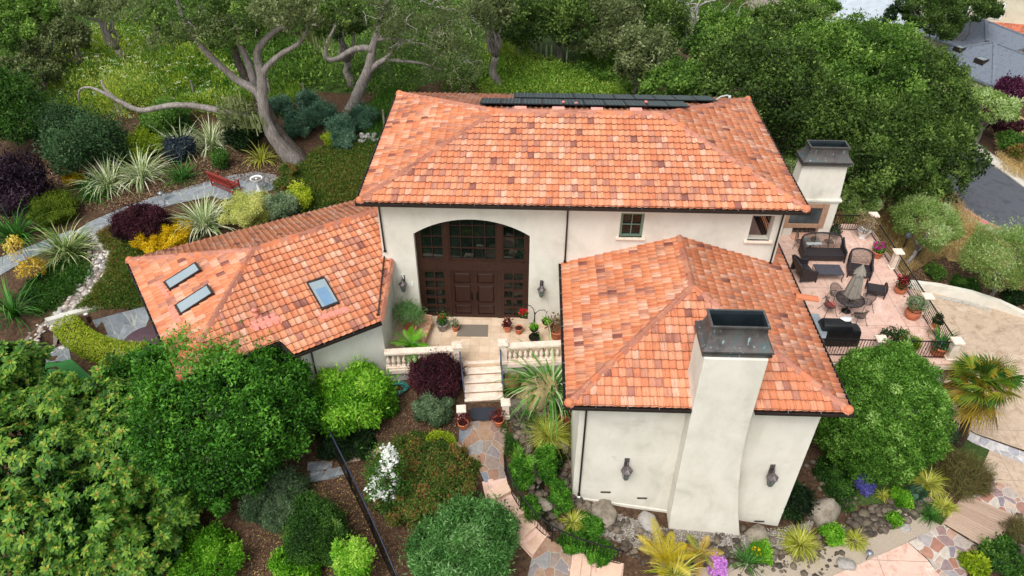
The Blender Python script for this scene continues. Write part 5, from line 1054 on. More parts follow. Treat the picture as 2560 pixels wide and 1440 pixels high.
# pots and plants
def potted(px, py, z, r, h, mat, kind, label, leafm=None, fr=None, fh=None, flower=None, name='potted_plant', n=450, sq=False, leaf=.09, urn=False, cat='potted plant', group=None, P=None, fn=160, fz=.35):
    P = atz(px, py, z) if P is None else np.array(P, float); P[2] = z; t = thing(name, label, cat, P, group)
    prof = [(r*.68, 0), (r*.78, h*.35), (r*.92, h*.82), (r*1.04, h*.84), (r*1.06, h), (r*.9, h), (r*.86, h*.88), (.01, h*.87)]
    if urn: prof = [(r*.6, 0), (r*.62, h*.08), (r*.5, h*.2), (r*.82, h*.5), (r*.9, h*.86), (r*1.12, h*.94), (r*1.1, h), (r*.88, h), (r*.8, h*.88), (.01, h*.86)]
    if kind == 'round': prof = [(r*.62, 0), (r*.66, h*.06), (r*.98, h*.4), (r*.98, h*.66), (r*.74, h*.9), (r*.86, h), (r*.72, h), (r*.66, h*.9), (.01, h*.88)]
    mb = MB(); mb.lathe(P, prof[:-1], 4 if sq else 16, sq=sq, sm=not sq); mb.build('pot', mat, t)
    mb = MB(); mb.lathe(P+[0, 0, h*.84], [(r*.85, 0), (r*.85, .015)], 4 if sq else 14, sq=sq); mb.build('soil', M_SOIL, t)
    if leafm is not None:
        fr = fr or r*1.2; fh = fh or fr*.8
        if kind == 'blade':
            V, F, v = bladesV(P+[0, 0, h*.85], 46, fh*1.3, .05, (25, 85), .5, spread=r*.4); mesh_np('foliage', V, F, leafm, parent=t, v=v)
        else: foliage('foliage', P+[0, 0, h+fh*.62], fr, fh, leafm, leaf, .5, n, 10, .5, parent=t, cull=.2)
    if flower is not None: foliage('flower_head', P+[0, 0, h+fh*(.62+fz)], fr*.85, fh*.7, flower, .07, .9, fn, 7, .5, parent=t, zmin=-.1, cull=.2)
    return t
potted(2154, 594, 0, .30, .5, M_WPOT, 'x', 'white footed urn with a dry brown bush at the terrace corner', L_TWIG, .52, .5, urn=True, n=1500, leaf=.08)
potted(2084, 590, 0, .26, .3, M_GPOT, 'round', 'low beige bowl of trailing leaves beside the fireplace', L_DARK, .34, .22)
potted(2191, 642, 0, .28, .36, M_TERRA, 'x', 'terracotta pot overflowing with magenta flowers by the railing', L_MID, .38, .24, L_MAG, fn=420, fz=.2)
potted(2248, 731, 0, .28, .4, M_TERRA, 'round', 'clay pot with dark red flowers by the railing', L_DARK, .32, .28, L_DRED, fn=100)
TR = bpy.data.objects[sorted(o.name for o in bpy.data.objects if o.name.startswith('potted_plant'))[-1]]
foliage('petals', ORG[TR.name]+np.array([0, 0, .68]), .3, .2, L_RED, .07, .9, 90, 6, .5, parent=TR)
potted(2277, 794, 0, .34, .56, M_TERRA, 'round', 'large round terracotta pot with a grey green leafy bush', L_GREY, .42, .36, n=900)
P = atz(2328, 836, 0); t = thing('plant_stand', 'light wooden folding stand holding a clay pot by the railing', 'stand', P)
for s in (-1, 1): mb = MB(); mb.bar(P+[s*.16, -.14, 0], P+[s*.16, .14, .42], .03); mb.bar(P+[s*.16, .14, 0], P+[s*.16, -.14, .42], .03); mb.build('leg', M_TEAK, t)
mb = MB(); mb.obox(P+[0, 0, .43], 0, .2, .18, .015); mb.build('shelf', M_TEAK, t)
potted(0, 0, .445, .17, .24, M_TERRA, 'x', 'clay pot of pink edged leaves standing on the folding stand', L_DARK, .26, .2, L_DRED, P=(P[0], P[1], .445), fn=40)
potted(2341, 884, 0, .36, .5, M_TERRA, 'blade', 'clay half barrel with an upright spiky plant in the terrace corner', L_STRAP, .5, .75); TR = bpy.data.objects[sorted(o.name for o in bpy.data.objects if o.name.startswith('potted_plant') and o.type == 'EMPTY')[-1]]
foliage('trailing_leaf', ORG[TR.name]+np.array([0, -.1, .55]), .42, .14, L_BLUE, .09, .6, 260, 8, .5, parent=TR)
potted(2206, 872, 0, .26, .4, M_TERRA, 'x', 'pot with a dark dome of leaves just right of the front pillar', L_DARK, .42, .42, n=900)
potted(2248, 874, 0, .36, .46, M_TERRA, 'x', 'broad clay barrel of bright green leaves behind the front railing', L_MID, .46, .28, n=800)
potted(2279, 878, 0, .18, .28, M_GPOT, 'x', 'small pot of purple and yellow flowers behind the front railing', L_YGREEN, .22, .24, L_VIO, fn=40)
# porch
M_MAT = pmat('coir_mat', ['#6f665a', '#7f766a'], 40, .95, .4)
def flat(name, label, cat, pts, z, th, mat):
    mb = MB(); mb.prism([(p[0], p[1]) for p in pts], z, z+th); return setp(mb.build(name, mat), label, cat)
flat('doormat', 'grey brown doormat before the double doors', 'doormat', [(3.48, -.46), (4.82, -.43), (4.79, .33), (3.56, .30)], .004, .02, M_MAT)
P = np.array([4.83, -4.18, -.80]); pts = [P[:2]+np.array([x, y]) for x, y in ((-.50, .34), (-.50, -.12), (-.35, -.26), (0, -.33), (.35, -.24), (.50, -.06), (.50, .38))]; zmt = H(P[0], P[1])+.10
flat('rubber_mat', 'dark half round rubber mat at the foot of the entrance steps', 'doormat', pts, zmt, .02, pmat('rubber', ['#23272f', '#30353e'], 30, .7, .6))
# porch bench, long side along the wall
P = atz(1058, 830, .38); P[2] = 0; a_ = math.pi/2-.12; t = thing('porch_bench', 'small weathered wooden bench with slotted ends on the porch', 'bench', P); LZ = lambda mb, n: mb.xf(P, a_).build(n, M_TEAK, t, bevel=.01)
mb = MB(); mb.box((-.62, -.22, .34), (.62, .22, .40)); LZ(mb, 'seat'); mb = MB(); mb.box((-.55, -.2, .1), (.55, -.16, .339)); mb.box((-.55, .16, .1), (.55, .2, .339)); LZ(mb, 'apron')
for s in (-1, 1):
    mb = MB(); x = s*.66; mb.box((x-.035, -.24, .0), (x+.035, -.12, .78)); mb.box((x-.035, .12, .0), (x+.035, .24, .78)); mb.box((x-.034, -.12, .52), (x+.034, .12, .60)); mb.box((x-.034, -.12, .70), (x+.034, .12, .781)); mb.box((x-.034, -.12, .30), (x+.034, .12, .42)); LZ(mb, 'end_panel')
mb = MB()
for k in range(3): mb.box((-.62, .24, .45+k*.11), (.62, .28, .53+k*.11))
mb.box((-.60, .281, .42), (-.52, .31, .78)); mb.box((.52, .281, .42), (.60, .31, .78)); LZ(mb, 'backrest')
# tree fern in white pot
P = atz(1014, 868, 0); P = np.array([1.75, -1.75, 0]); t = thing('tree_fern', 'bright green fern with long arching fronds in a white pot on the porch', 'fern', P)
mb = MB(); mb.lathe(P, [(.24, 0), (.32, .3), (.33, .46), (.36, .47), (.36, .53), (.3, .53), (.28, .46), (.02, .45)][:-1], 18); mb.build('pot', M_WPOT, t); mb = MB(); mb.lathe(P+[0, 0, .45], [(.29, 0), (.27, .03)], 14); mb.build('soil', M_SOIL, t)
def frondV(C, az, L, el, droop, w, nl=34, sag=0.):
    pts = []; p = np.array(C, float); h = np.array([math.cos(az), math.sin(az), 0]); s = np.array([-h[1], h[0], 0]); V = []; F = []
    for i in range(nl):
        t_ = i/nl; e = el-droop*t_*1.5; d = h*math.cos(e)+np.array([0, 0, math.sin(e)]); p = p+d*(L/nl); n = np.cross(s, d); ll = w*math.sin(math.pi*min(1, t_*.92+.08))**.7
        for sg in (-1, 1):
            dd = s*sg*.93+d*.36-n*0.12*sg*0-np.array([0, 0, .22+sag]); o = len(V); b = L/nl*.36
            V += [p-d*b, p+dd*ll*.5-d*b*.8+n*.01, p+dd*ll, p+d*b+dd*ll*.1]; F.append((o, o+1, o+2, o+3))
    return np.array(V), np.array(F)
def fronds(name, C, m, n, L, w, mat, el=(20, 70), droop=.8, az0=0., span=2*math.pi, parent=None, vr=(.3, 1), **k):
    VV, FF, vv, o = [], [], [], 0
    for i in range(n):
        V, F = frondV(C, az0+span*(i+RNG.uniform(-.3, .3))/n, L*RNG.uniform(.75, 1.1), math.radians(RNG.uniform(*el)), droop*RNG.uniform(.7, 1.3), w, **k); VV.append(V); FF.append(F+o); o += len(V); vv.append(np.clip(RNG.uniform(*vr)+RNG.normal(0, .05, len(F)), 0, 1))
    return mesh_np(name, np.concatenate(VV), np.concatenate(FF), mat, parent=parent, v=np.concatenate(vv), loc=None if parent is not None else C)
fronds('frond', P+[0, 0, .6], 0, 15, 1.0, .2, leafmat('fern_frond', ['#3f8a14', '#57a61c', '#72bd2c', '#8ecb48']), (25, 75), .75, parent=t); fronds('old_frond', P+[0, 0, .55], 0, 2, .9, .16, L_TWIG, (15, 30), .5, az0=2.6, span=.8, parent=t)
P = np.array([1.5, -.3, 0]); t = thing('feathery_plant', 'tall feathery fine leaved plant in the porch corner by the wall', 'plant', P); mb = MB(); mb.lathe(P, [(.2, 0), (.26, .34), (.29, .38), (.24, .38)], 14); mb.build('pot', M_TERRA, t)
foliage('foliage', P+[0, 0, 1.0], .55, .55, leafmat('feathery_leaf', ['#3f6a2c', '#558440', '#72a05a', '#93b57c']), .12, .14, 3600, 12, .55, parent=t, cull=.2)
potted(1107, 823, 0, .27, .4, M_GPOT, 'x', 'grey pot with bright red geranium blooms left of the doors', L_MID, .22, .22, L_RED, fn=46, fz=.5)
potted(1139, 826, 0, .16, .28, M_TERRA, 'x', 'small terracotta pot with a grey succulent just left of the doormat', L_GREY, .15, .2, n=150)
potted(1268, 828, 0, .19, .34, M_TERRA, 'x', 'square terracotta pot with a dark red plant right of the doors', L_DRED, .2, .22, sq=True, n=260)
potted(1297, 832, 0, .19, .3, M_TERRA, 'x', 'round terracotta pot standing bare beside the hanging red flowers')
potted(1391, 842, 0, .34, .46, M_TERRA, 'x', 'wide terracotta pot with a bare twiggy shrub at the right end of the porch', L_TWIG, .34, .38, n=240, leaf=.16)
PS = atz(1335, 846, 0); PS[2] = 0; t = thing('hanger_stand', 'black iron stand with curled arms for hanging baskets on the porch', 'plant stand', PS)
mb = MB(); mb.tube([PS, PS+[0, 0, 1.45]], .025, 8); mb.lathe(PS, [(.16, 0), (.14, .03), (.03, .06)], 12)
ARM = ((-.52, 1.62, .28), (.50, 1.45, .1))
for dx, zz, dy in ARM: mb.tube([PS+[0, 0, 1.3], PS+[dx*.1, dy*.1, zz-.02], PS+[dx*.35, dy*.35, zz+.1], PS+[dx*.8, dy*.8, zz+.08], PS+[dx, dy, zz-.08], PS+[dx*1.06, dy, zz]], .016, 6)
mb.build('pole', M_BLACK, t)
def basket(P, label, flower, leafm=L_LIME, n=220, hang=.5, r=.2):
    t = thing('hanging_basket', label, 'hanging basket', P, 'hanging baskets on the porch stand'); mb = MB(); mb.lathe(P, [(.05, 0), (r*.75, .06), (r, .18), (r*.95, .18)], 14); mb.build('bowl', M_BLACK, t); mb = MB()
    for a in (0, 2.1, 4.2): mb.bar(P+[r*math.cos(a), r*math.sin(a), .18], P+[0, 0, .18+hang], .008)
    mb.build('hanger', M_BLACK, t); foliage('foliage', P+[0, 0, .22], r*1.1, .11, leafm, .07, .6, n, 8, .5, parent=t, cull=.1)
    if flower is not None: foliage('flower_head', P+[0, 0, .27], r*.95, .1, flower, .07, .9, 150, 7, .5, parent=t, cull=.1)
basket(PS+[-.52, .28, .93], 'hanging basket full of red flowers on the porch stand', L_RED, L_MID); basket(PS+[.50, .1, .72], 'hanging basket of lime green leaves on the right arm of the stand', None); basket(PS+[-.02, -.22, .62], 'leafy black hanging basket right against the stand pole', None)
potted(1336, 855, 0, .24, .3, M_BLACK, 'x', 'black bowl of small leaves on the porch floor below the hanging baskets', L_DARK, .16, .12, n=90)
# lanterns on the walls
def lantern(P, label, group, s=1.):
    t = thing('wall_lantern', label, 'wall lantern', P, group); P = np.array(P, float); X = lambda x, y, z: P+np.array([x, y, z])*s
    mb = MB(); mb.box(X(-.075, -.035, -.12), X(.075, 0, .30)); mb.tube([X(0, -.02, .05), X(0, -.10, .20), X(0, -.18, .33), X(0, -.23, .27), X(0, -.23, .14)], .02*s, 6); mb.build('bracket', M_LAMP, t)
    mb = MB(); mb.lathe(X(0, -.23, 0), [(.03*s, -.46*s), (.095*s, -.42*s), (.165*s, -.05*s), (.195*s, -.04*s), (.19*s, -.02*s), (.075*s, .08*s), (.08*s, .11*s), (.02*s, .17*s)], 6, sm=False); mb.build('hood', M_LAMP, t)
    mb = MB()
    for k in range(6):
        a0, b = k*math.pi/3+.10, (k+1)*math.pi/3-.10; r0, r1 = .098, .162
        mb.add([X(r0*math.cos(u), -.23+r0*math.sin(u), -.40) for u in (a0, b)]+[X(r1*math.cos(u), -.23+r1*math.sin(u), -.07) for u in (b, a0)], [(0, 1, 2, 3)])
    mb.build('pane', M_LGLASS, t)
M_LAMP = pmat('lantern_iron', ['#3a3535', '#5f5857', '#7d7676'], 9, .5, .2, metal=.4); M_LGLASS = glassmat('lantern_glass', '#3e4442', .15)
for px, py, y, lab, s in ((1567, 1152, wy0, 'large iron lantern on the wing wall left of the chimney', 1.15), (1930, 1168, wy0, 'large iron lantern on the wing wall right of the chimney', 1.15), (1008, 694, O, 'iron lantern beside the entrance on the left, under the white camera', .95), (1354, 707, O, 'iron lantern on the wall right of the arched entrance', .95)):
    P = aty(px, py, y); lantern((P[0], y, P[2]-.16*s), lab, 'iron wall lanterns', s)
M_WPL = pmat('white_plastic', ['#e6e6e2'])
P = aty(1006, 688, O); t = thing('security_camera', 'small white security camera above the left entrance lantern', 'camera', P); mb = MB(); mb.box(P+[-.05, -.03, -.05], P+[.05, 0, .07]); mb.build('mount', M_WPL, t); mb = MB(); mb.lathe(P+[.02, -.09, -.04], [(.05, -.08), (.055, 0), (.03, .05)], 10); mb.build('camera_head', M_WPL, t)
P = aty(1031, 710, O); mb = MB(); mb.box(P+[-.035, -.025, -.12], P+[.035, 0, .1]); mb.lathe(P+[0, -.03, -.05], [(.02, -.01), (.02, .02)], 8); setp(mb.build('doorbell', M_WPL), 'white doorbell box beside the left edge of the arch', 'doorbell')
# foot of the steps
for px, py, lab in ((1158, 1072, 'terracotta pot with a withered plant at the left foot of the entrance steps'), (1247, 1064, 'terracotta pot with red stemmed leaves at the right foot of the entrance steps')):
    P = gph(px, py); z = H(P[0], P[1])+.06; potted(px, py, z, .21, .32, pmat('orange_clay', ['#b8653c', '#cc7a4e'], 5, .8, .2), 'x', lab, L_DRED, .24, .24, n=230, P=(P[0], P[1], z), group='terracotta pots at the foot of the steps')
P = gph(1280, 968); t = thing('glazed_urn', 'wide olive glazed water urn with floating leaves beside the steps', 'urn', P); mb = MB(); mb.lathe(P, [(.2, -.02), (.32, .18), (.35, .34), (.27, .52), (.24, .56), (.29, .62), (.25, .62), (.22, .55)], 18); mb.build('urn_body', pmat('olive_glaze', ['#7a5a38', '#6a6236', '#8a6a48'], 4, .4, .1), t); mb = MB(); mb.lathe(P+[0, 0, .5], [(.24, 0), (.23, .01)], 14); mb.build('water', glassmat('urn_water', '#0f1712', .05), t); foliage('floating_leaf', P+[.05, -.03, .52], .11, .02, L_MID, .07, .8, 40, 4, .6, parent=t, cull=0)
P = gph(1412, 1048); potted(0, 0, P[2]-.05, .34, .5, pmat('red_clay', ['#8a3f2a', '#9d4f36'], 5, .8, .2), 'x', 'square red clay planter against the corner of the right wing', L_DARK, .45, .32, sq=True, n=700, P=P)
P = gph(992, 978); mb = MB()
for k in range(5): mb.tube([P+np.array([(.30+.03*k)*math.cos(a)+.02*k, (.24+.02*k)*math.sin(a), .10+.05*k+.06*math.sin(a+k)]) for a in np.linspace(0, 6.28, 26)], .016, 5)
setp(mb.build('garden_hose', pmat('teal_hose', ['#2f8a80', '#3f9c90'], 5, .5, 0)), 'coiled teal garden hose beside the bright green shrub', 'hose')
# red garden bench, seen from behind
B0, B1 = gph(535, 471), gph(573, 488); B1z = (B0[2]+B1[2])/2; d = (B1-B0)[:2]; d /= np.linalg.norm(d); ang = math.atan2(d[1], d[0]); base = np.array([*(B0+B1)[:2]/2, B1z]); M_REDW = pmat('red_painted_wood', ['#7d2a22', '#93372c', '#6a221c'], 6, .6, .2)
base[:2] += np.array([-d[1], d[0]])*.3; t = thing('garden_bench', 'red painted wooden garden bench on the stone path', 'bench', base); LZ = lambda mb, n: mb.xf(base, ang).build(n, M_REDW, t); hw = .75
mb = MB()
for k in range(5): mb.box((-hw, -.2+k*.1, .41), (hw, -.12+k*.1, .44))
mb.box((-hw, -.22, .35), (hw, -.19, .409)); mb.box((-hw, .26, .35), (hw, .29, .409)); LZ(mb, 'seat')
mb = MB(); mb.bar((-hw, -.32, .92), (hw, -.32, .92), .05, .09); mb.bar((-hw, -.25, .52), (hw, -.25, .52), .04, .06)
for x in np.arange(-hw+.08, hw, .085): mb.bar((x, -.25, .52), (x, -.315, .9), .028, .03)
LZ(mb, 'backrest')
for s in (-1, 1):
    mb = MB(); x = s*(hw+.02); mb.bar((x, -.2, 0), (x, -.22, .45), .06); mb.bar((x, -.22, .45), (x, -.33, .95), .06); mb.bar((x, .27, 0), (x, .27, .62), .06); mb.bar((x, -.28, .64), (x, .33, .65), .07, .035); mb.bar((x, -.2, .15), (x, .27, .15), .04); mb.bar((x, -.2, .39), (x, .27, .39), .045, .06); LZ(mb, 'side_frame')
mb = MB(); mb.bar((-hw, -.2, .16), (hw, -.2, .16), .04); LZ(mb, 'stretcher')
P = gph(648, 478); t = thing('bird_bath', 'white rimmed bird bath on a pedestal at the end of the stone path', 'bird bath', P); mb = MB(); mb.lathe(P, [(.17, 0), (.15, .05), (.08, .12), (.07, .6), (.1, .66)], 14); mb.build('pedestal', M_WPOT, t)
mb = MB(); mb.lathe(P+[0, 0, .66], [(.1, 0), (.26, .04), (.32, .11), (.29, .11), (.24, .06), (.05, .05), (.05, .09), (.03, .1)], 26); mb.build('basin', M_WPOT, t); mb = MB(); mb.lathe(P+[0, 0, .70], [(.265, .02), (.26, .025)], 24); mb.build('water', glassmat('bath_water', '#4a4744', .1), t)
# round patio table under the left eave
P = atz(368, 852, .72); P[2] = 0; t = thing('patio_table', 'round dark purple table on the sunken patio under the left eave', 'table', P); mb = MB(); mb.lathe(P, [(.95, .70), (.97, .72), (.95, .74), (.05, .74)], 32); mb.build('tabletop', pmat('plum_top', ['#4a363c', '#58444a'], 6, .5, .1), t); mb = MB(); mb.lathe(P, [(.4, 0), (.1, .06), (.08, .66), (.3, .70)], 14); mb.build('pedestal', M_BLACK, t)
# garden bits
P = gph(2256, 640, 0); P = gph(2255, 628); t = thing('garden_lamp', 'short grey globe lamp on a post beside the olive trees', 'lamp', P); mb = MB(); mb.tube([P, P+[0, 0, .9]], .05, 8); mb.build('post', M_BRONZE, t); mb = MB(); mb.lathe(P+[0, 0, .9], [(.08, 0), (.16, .1), (.17, .22), (.08, .36)], 12); mb.build('globe', pmat('grey_globe', ['#6b7380', '#8b93a0'], 5, .4, 0), t)
P = gph(2165, 1400); t = thing('path_light', 'small grey mushroom path light on the gravel', 'path light', P); mb = MB(); mb.tube([P, P+[0, 0, .5]], .014, 6); mb.build('stake', M_BRONZE, t); mb = MB(); mb.lathe(P+[0, 0, .48], [(.13, 0), (.13, .02), (.02, .08)], 12); mb.build('hood', pmat('pewter', ['#7f848a', '#979ca2'], 5, .4, 0, metal=.5), t)
P = gph(408, 503); mb = MB(); mb.tube([P, P+[0, 0, .5]], .014, 6); mb.lathe(P+[0, 0, .48], [(.15, 0), (.15, .02), (.02, .08)], 12); setp(mb.build('path_light', pmat('pewter', [])), 'blue grey path light standing on the stone path left of the flax', 'path light')
P = gph(395, 447); mb = MB(); mb.tube([P+np.array([.26*math.cos(a), .2*math.sin(a), .04+.01*(k % 2)+.2*(.5+.5*math.sin(a))]) for k, a in enumerate(np.linspace(0, 6.28, 24))], .025, 6); setp(mb.build('hose_ring', M_TEAK), 'tan ring of coiled hose on the bark behind the pale flax', 'hose')
FPX_ = ((303, 305, 'at the left of the wild meadow'), (490, 255, 'in the meadow above the low mossy limb'), (678, 250, 'right behind the big oak trunk'), (822, 305, 'among the blue green shrubs'), (765, 262, 'left of the blue green shrubs'), (962, 330, 'in the grass left of the main roof'))
for px, py, w_ in FPX_: P = gph(px, py); mb = MB(); mb.bar(P-[0, 0, .2], P+[.03, 0, 1.35], .09); setp(mb.build('fence_post', M_BARK), 'weathered wooden fence post '+w_, 'post', 'wooden fence posts on the hillside')
for px, py, px2, w_ in ((2282, 655, 0, 'beside the olive tree above the driveway'), (2405, 668, 0, 'leaning in the dry grass')): P = gph(px, py); mb = MB(); mb.bar(P-[0, 0, .2], P+[.35, .1, 1.5], .09); setp(mb.build('tree_stake', M_BARKD), 'dark timber stake '+w_, 'stake', 'timber stakes on the right slope')
q0, q1 = gph(2405, 668), gph(2490, 712); mb = MB(); mb.bar(q0+[0, 0, .1], q1+[0, 0, .1], .06, .25); setp(mb.build('timber_edging', M_BARKD), 'dark timber board edging the dry grass above the driveway', 'edging')
# ================================================================== garden plants
S_ = shrub
# --- left garden
S_('purple_maple', 'dark purple maple at the left edge beside the bark bed', 'shrub', 38, 468, 140, 165, L_PURP2, leaf=.13, asp=.45)
S_('dark_shrub', 'tall dark green shrub at the far left edge of the garden', 'shrub', 40, 285, 160, 230, L_MID, leaf=.13, v0=.3)
S_('bluish_shrub', 'broad bluish green shrub behind the pale flax on the left', 'shrub', 195, 362, 205, 180, leafmat('bluish_leaf', ['#1e331c', '#2f4a2a', '#44633a', '#5d7d4f', '#7f9a6e']), leaf=.12)
S_('leafy_shrub', 'rounded bright green shrub under the low mossy limb', 'shrub', 415, 305, 150, 90, L_MID, leaf=.11)
S_('spotted_shrub', 'yellow flecked shrub behind the pale flax clumps', 'shrub', 352, 366, 105, 70, L_YGREEN, leaf=.09, v0=.35)
S_('slate_shrub', 'dark slate leaved shrub between the flax clumps', 'shrub', 448, 375, 75, 62, leafmat('slate_leaf', ['#1c2530', '#2c3844', '#3d4a55', '#546069']), leaf=.09)
S_('hanging_thicket', 'dark thicket of shrubs under the hanging moss left of the oak trunk', 'shrub', 612, 330, 110, 90, L_DARK, leaf=.12, v0=.45)
S_('olive_shrub', 'low olive green mounded shrub left of the stone path', 'shrub', 133, 528, 138, 80, leafmat('olive_shrub_leaf', ['#3c4c12', '#566a1a', '#728726', '#92a63c']), leaf=.08, asp=.3)
S_('amber_shrub', 'small orange yellow shrub left of the pale flax clumps', 'shrub', 184, 447, 60, 44, L_GOLD, leaf=.08, v0=.3)
flax('pale_flax', 'pale striped flax clump, left of the pair on the bark bed', 'flax', 265, 435, 100, 100, L_FLAXV, n=230, bw=.05, group='pale striped flax clumps'); flax('pale_flax', 'pale striped flax clump, right of the pair on the bark bed', 'flax', 345, 416, 98, 96, L_FLAXV, n=230, bw=.05, group='pale striped flax clumps')
flax('pale_flax', 'pale striped flax clump above the slate leaved shrub', 'flax', 450, 347, 82, 80, L_FLAXV, n=150, bw=.045, group='pale striped flax clumps'); flax('pale_flax', 'tall pale striped flax clump nearest the hanging moss', 'flax', 522, 334, 92, 90, L_FLAXV, n=170, bw=.045, group='pale striped flax clumps')
flax('yellow_flax', 'small yellow striped flax clump at the foot of the oak', 'flax', 652, 383, 68, 56, L_HAKO, n=110, bw=.045)
flax('green_lily', 'low green strap leaved clump on the bark above the path', 'strap plant', 452, 432, 90, 60, L_STRAP, n=170, bw=.035); flax('green_lily', 'green strap leaved clump below the small orange shrub', 'strap plant', 225, 472, 100, 75, L_STRAP, n=160, bw=.04)
flax('dark_flax', 'dark green strap leaved clump at the left edge by the path', 'flax', 25, 560, 110, 120, L_STRAP, n=130, bw=.06); flax('dark_flax', 'green strap leaved clump at the left edge below the golden sapling', 'flax', 12, 745, 80, 130, L_STRAP, n=90, bw=.055)
flax('striped_flax', 'broad green striped clump beside the pebble stream', 'flax', 158, 612, 136, 100, L_FLAX, n=260, bw=.05); flax('striped_flax', 'big pale striped flax behind the golden dome shrub', 'flax', 506, 540, 118, 98, L_FLAXV, n=260, bw=.05)
o = S_('blue_flower_clump', 'small green clump with a blue flower head on the bark', 'flower', 550, 402, 44, 46, L_MID, leaf=.09); P = gph(557, 392, .45); setp(foliage('blue_blossom', P, .2, .15, L_VIO, .07, .9, 160, 6, .5, cull=.2), 'violet blue flower heads on the bark above the red bench', 'flower')
for i, (x, y, w, h, lab) in enumerate(((700, 268, 70, 50, 'left of the fence post'), (765, 252, 66, 46, 'nearest the meadow'), (800, 292, 92, 62, 'largest, in the middle of its patch'), (857, 322, 78, 60, 'lowest of its patch'), (905, 298, 74, 56, 'right of the second oak trunk'), (858, 352, 60, 46, 'above the dry stone heap'), (742, 318, 80, 70, 'just right of the oak foot'))):
    S_('blue_shrub', f'blue green mounded shrub {lab}', 'shrub', x, y, w, h, L_BLUE, leaf=.14, asp=.2, nl=10, group='blue green shrubs behind the oak')
S_('yellow_dots_shrub', 'loose shrub dotted with yellow flowers among the blue green shrubs', 'shrub', 838, 345, 70, 40, L_YGREEN, leaf=.08, dens=.5)
S_('purple_dome', 'domed dark purple laceleaf maple beside the golden dome', 'shrub', 360, 562, 150, 110, L_PURP, leaf=.11, asp=.25, nl=40, lr=.35, shell=.8, ragged=.06)
S_('golden_dome', 'clipped bright golden dome shrub at the left wing roof', 'shrub', 409, 592, 156, 92, L_GOLD, leaf=.07, asp=.5, nl=50, lr=.26, shell=.85, kz=.8, ragged=.04)
S_('cream_shrub', 'large pale cream variegated shrub below the red bench', 'shrub', 620, 528, 140, 96, L_CREAM, leaf=.07, asp=.45, nl=30, lr=.35); S_('sage_shrub', 'grey green shrub right of the cream variegated shrub', 'shrub', 704, 522, 98, 80, L_GREY, leaf=.07, nl=24, lr=.36, v0=.6)
S_('lime_shrub', 'small bright yellow green shrub above the left wing roof', 'shrub', 752, 494, 58, 54, L_YGREEN, leaf=.10, v0=.75); S_('low_shrub', 'low brown green shrub beside the bird bath', 'shrub', 722, 428, 60, 40, L_RUST, leaf=.08, v0=.2); S_('low_shrub', 'dark low shrub right of the round path end', 'shrub', 712, 462, 56, 40, L_RUST, leaf=.08, v0=.25)
P, a, b = outline(72, 655, 90, 130); t = thing('golden_sapling', 'slender golden yellow leaved sapling by the pebble stream', 'tree', (P[0], P[1], H(P[0], P[1]))); g = ORG[t.name]
mb = MB(); mb.tube([g-[0, 0, .1], g+[.0, 0, .7], g+[-.2, .1, 1.9]], [.03, .025, .012], 6); mb.build('trunk', M_BARK, t); foliage('crown', g+[.05, 0, .75], .55, .45, L_GOLD2, .1, .5, 900, 12, .45, parent=t, v0=.3); Pq = gph(42, 612, 1.9); foliage('upper_crown', g+[-.35, .1, 1.75], .38, .55, L_GOLD2, .1, .5, 420, 10, .45, parent=t, v0=.65)
# hedge that curves round the patio
def hedge(name, label, pts, wd, ht, mat, n=9000, leaf=.075):
    G_ = [gph(x, y, 0) for x, y in pts]; Vt = []; P = []
    for a, b in zip(G_[:-1], G_[1:]):
        k = max(1, int(np.linalg.norm(b-a)/.1)); P += [a+(b-a)*i/k for i in range(k)]
    P = np.array(P); i = RNG.integers(0, len(P), n); th = RNG.uniform(-.25, math.pi+.25, n); nx_ = np.gradient(P[:, :2], axis=0); nx_ = unit(np.c_[-nx_[:, 1], nx_[:, 0]])
    rr = (np.abs(np.cos(th))**5+np.abs(np.sin(th))**5)**(-1/5)*RNG.uniform(.86, 1.04, n)
    Q = P[i]+np.c_[nx_[i]*(wd/2*rr*np.cos(th))[:, None], ht*(.45+.55*rr*np.sin(th))]; N = unit(np.c_[nx_[i]*np.cos(th)[:, None], np.sin(th)])
    D_ = unit(N*.6+sph(n)*.8); V, F = leafV(Q, D_, unit(N+sph(n)*.5), leaf*RNG.uniform(.6, 1.3, n), leaf*.55)
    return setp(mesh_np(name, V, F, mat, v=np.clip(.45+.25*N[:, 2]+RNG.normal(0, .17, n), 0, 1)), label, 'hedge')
hedge('clipped_hedge', 'clipped yellow green hedge curving round the sunken patio', [(178, 838), (205, 868), (250, 895), (310, 912), (380, 915)], 1.0, .95, leafmat('hedge_leaf', ['#3a5014', '#5d7a1c', '#8aa026', '#b0bf3c', '#c9d25a']), 11000)
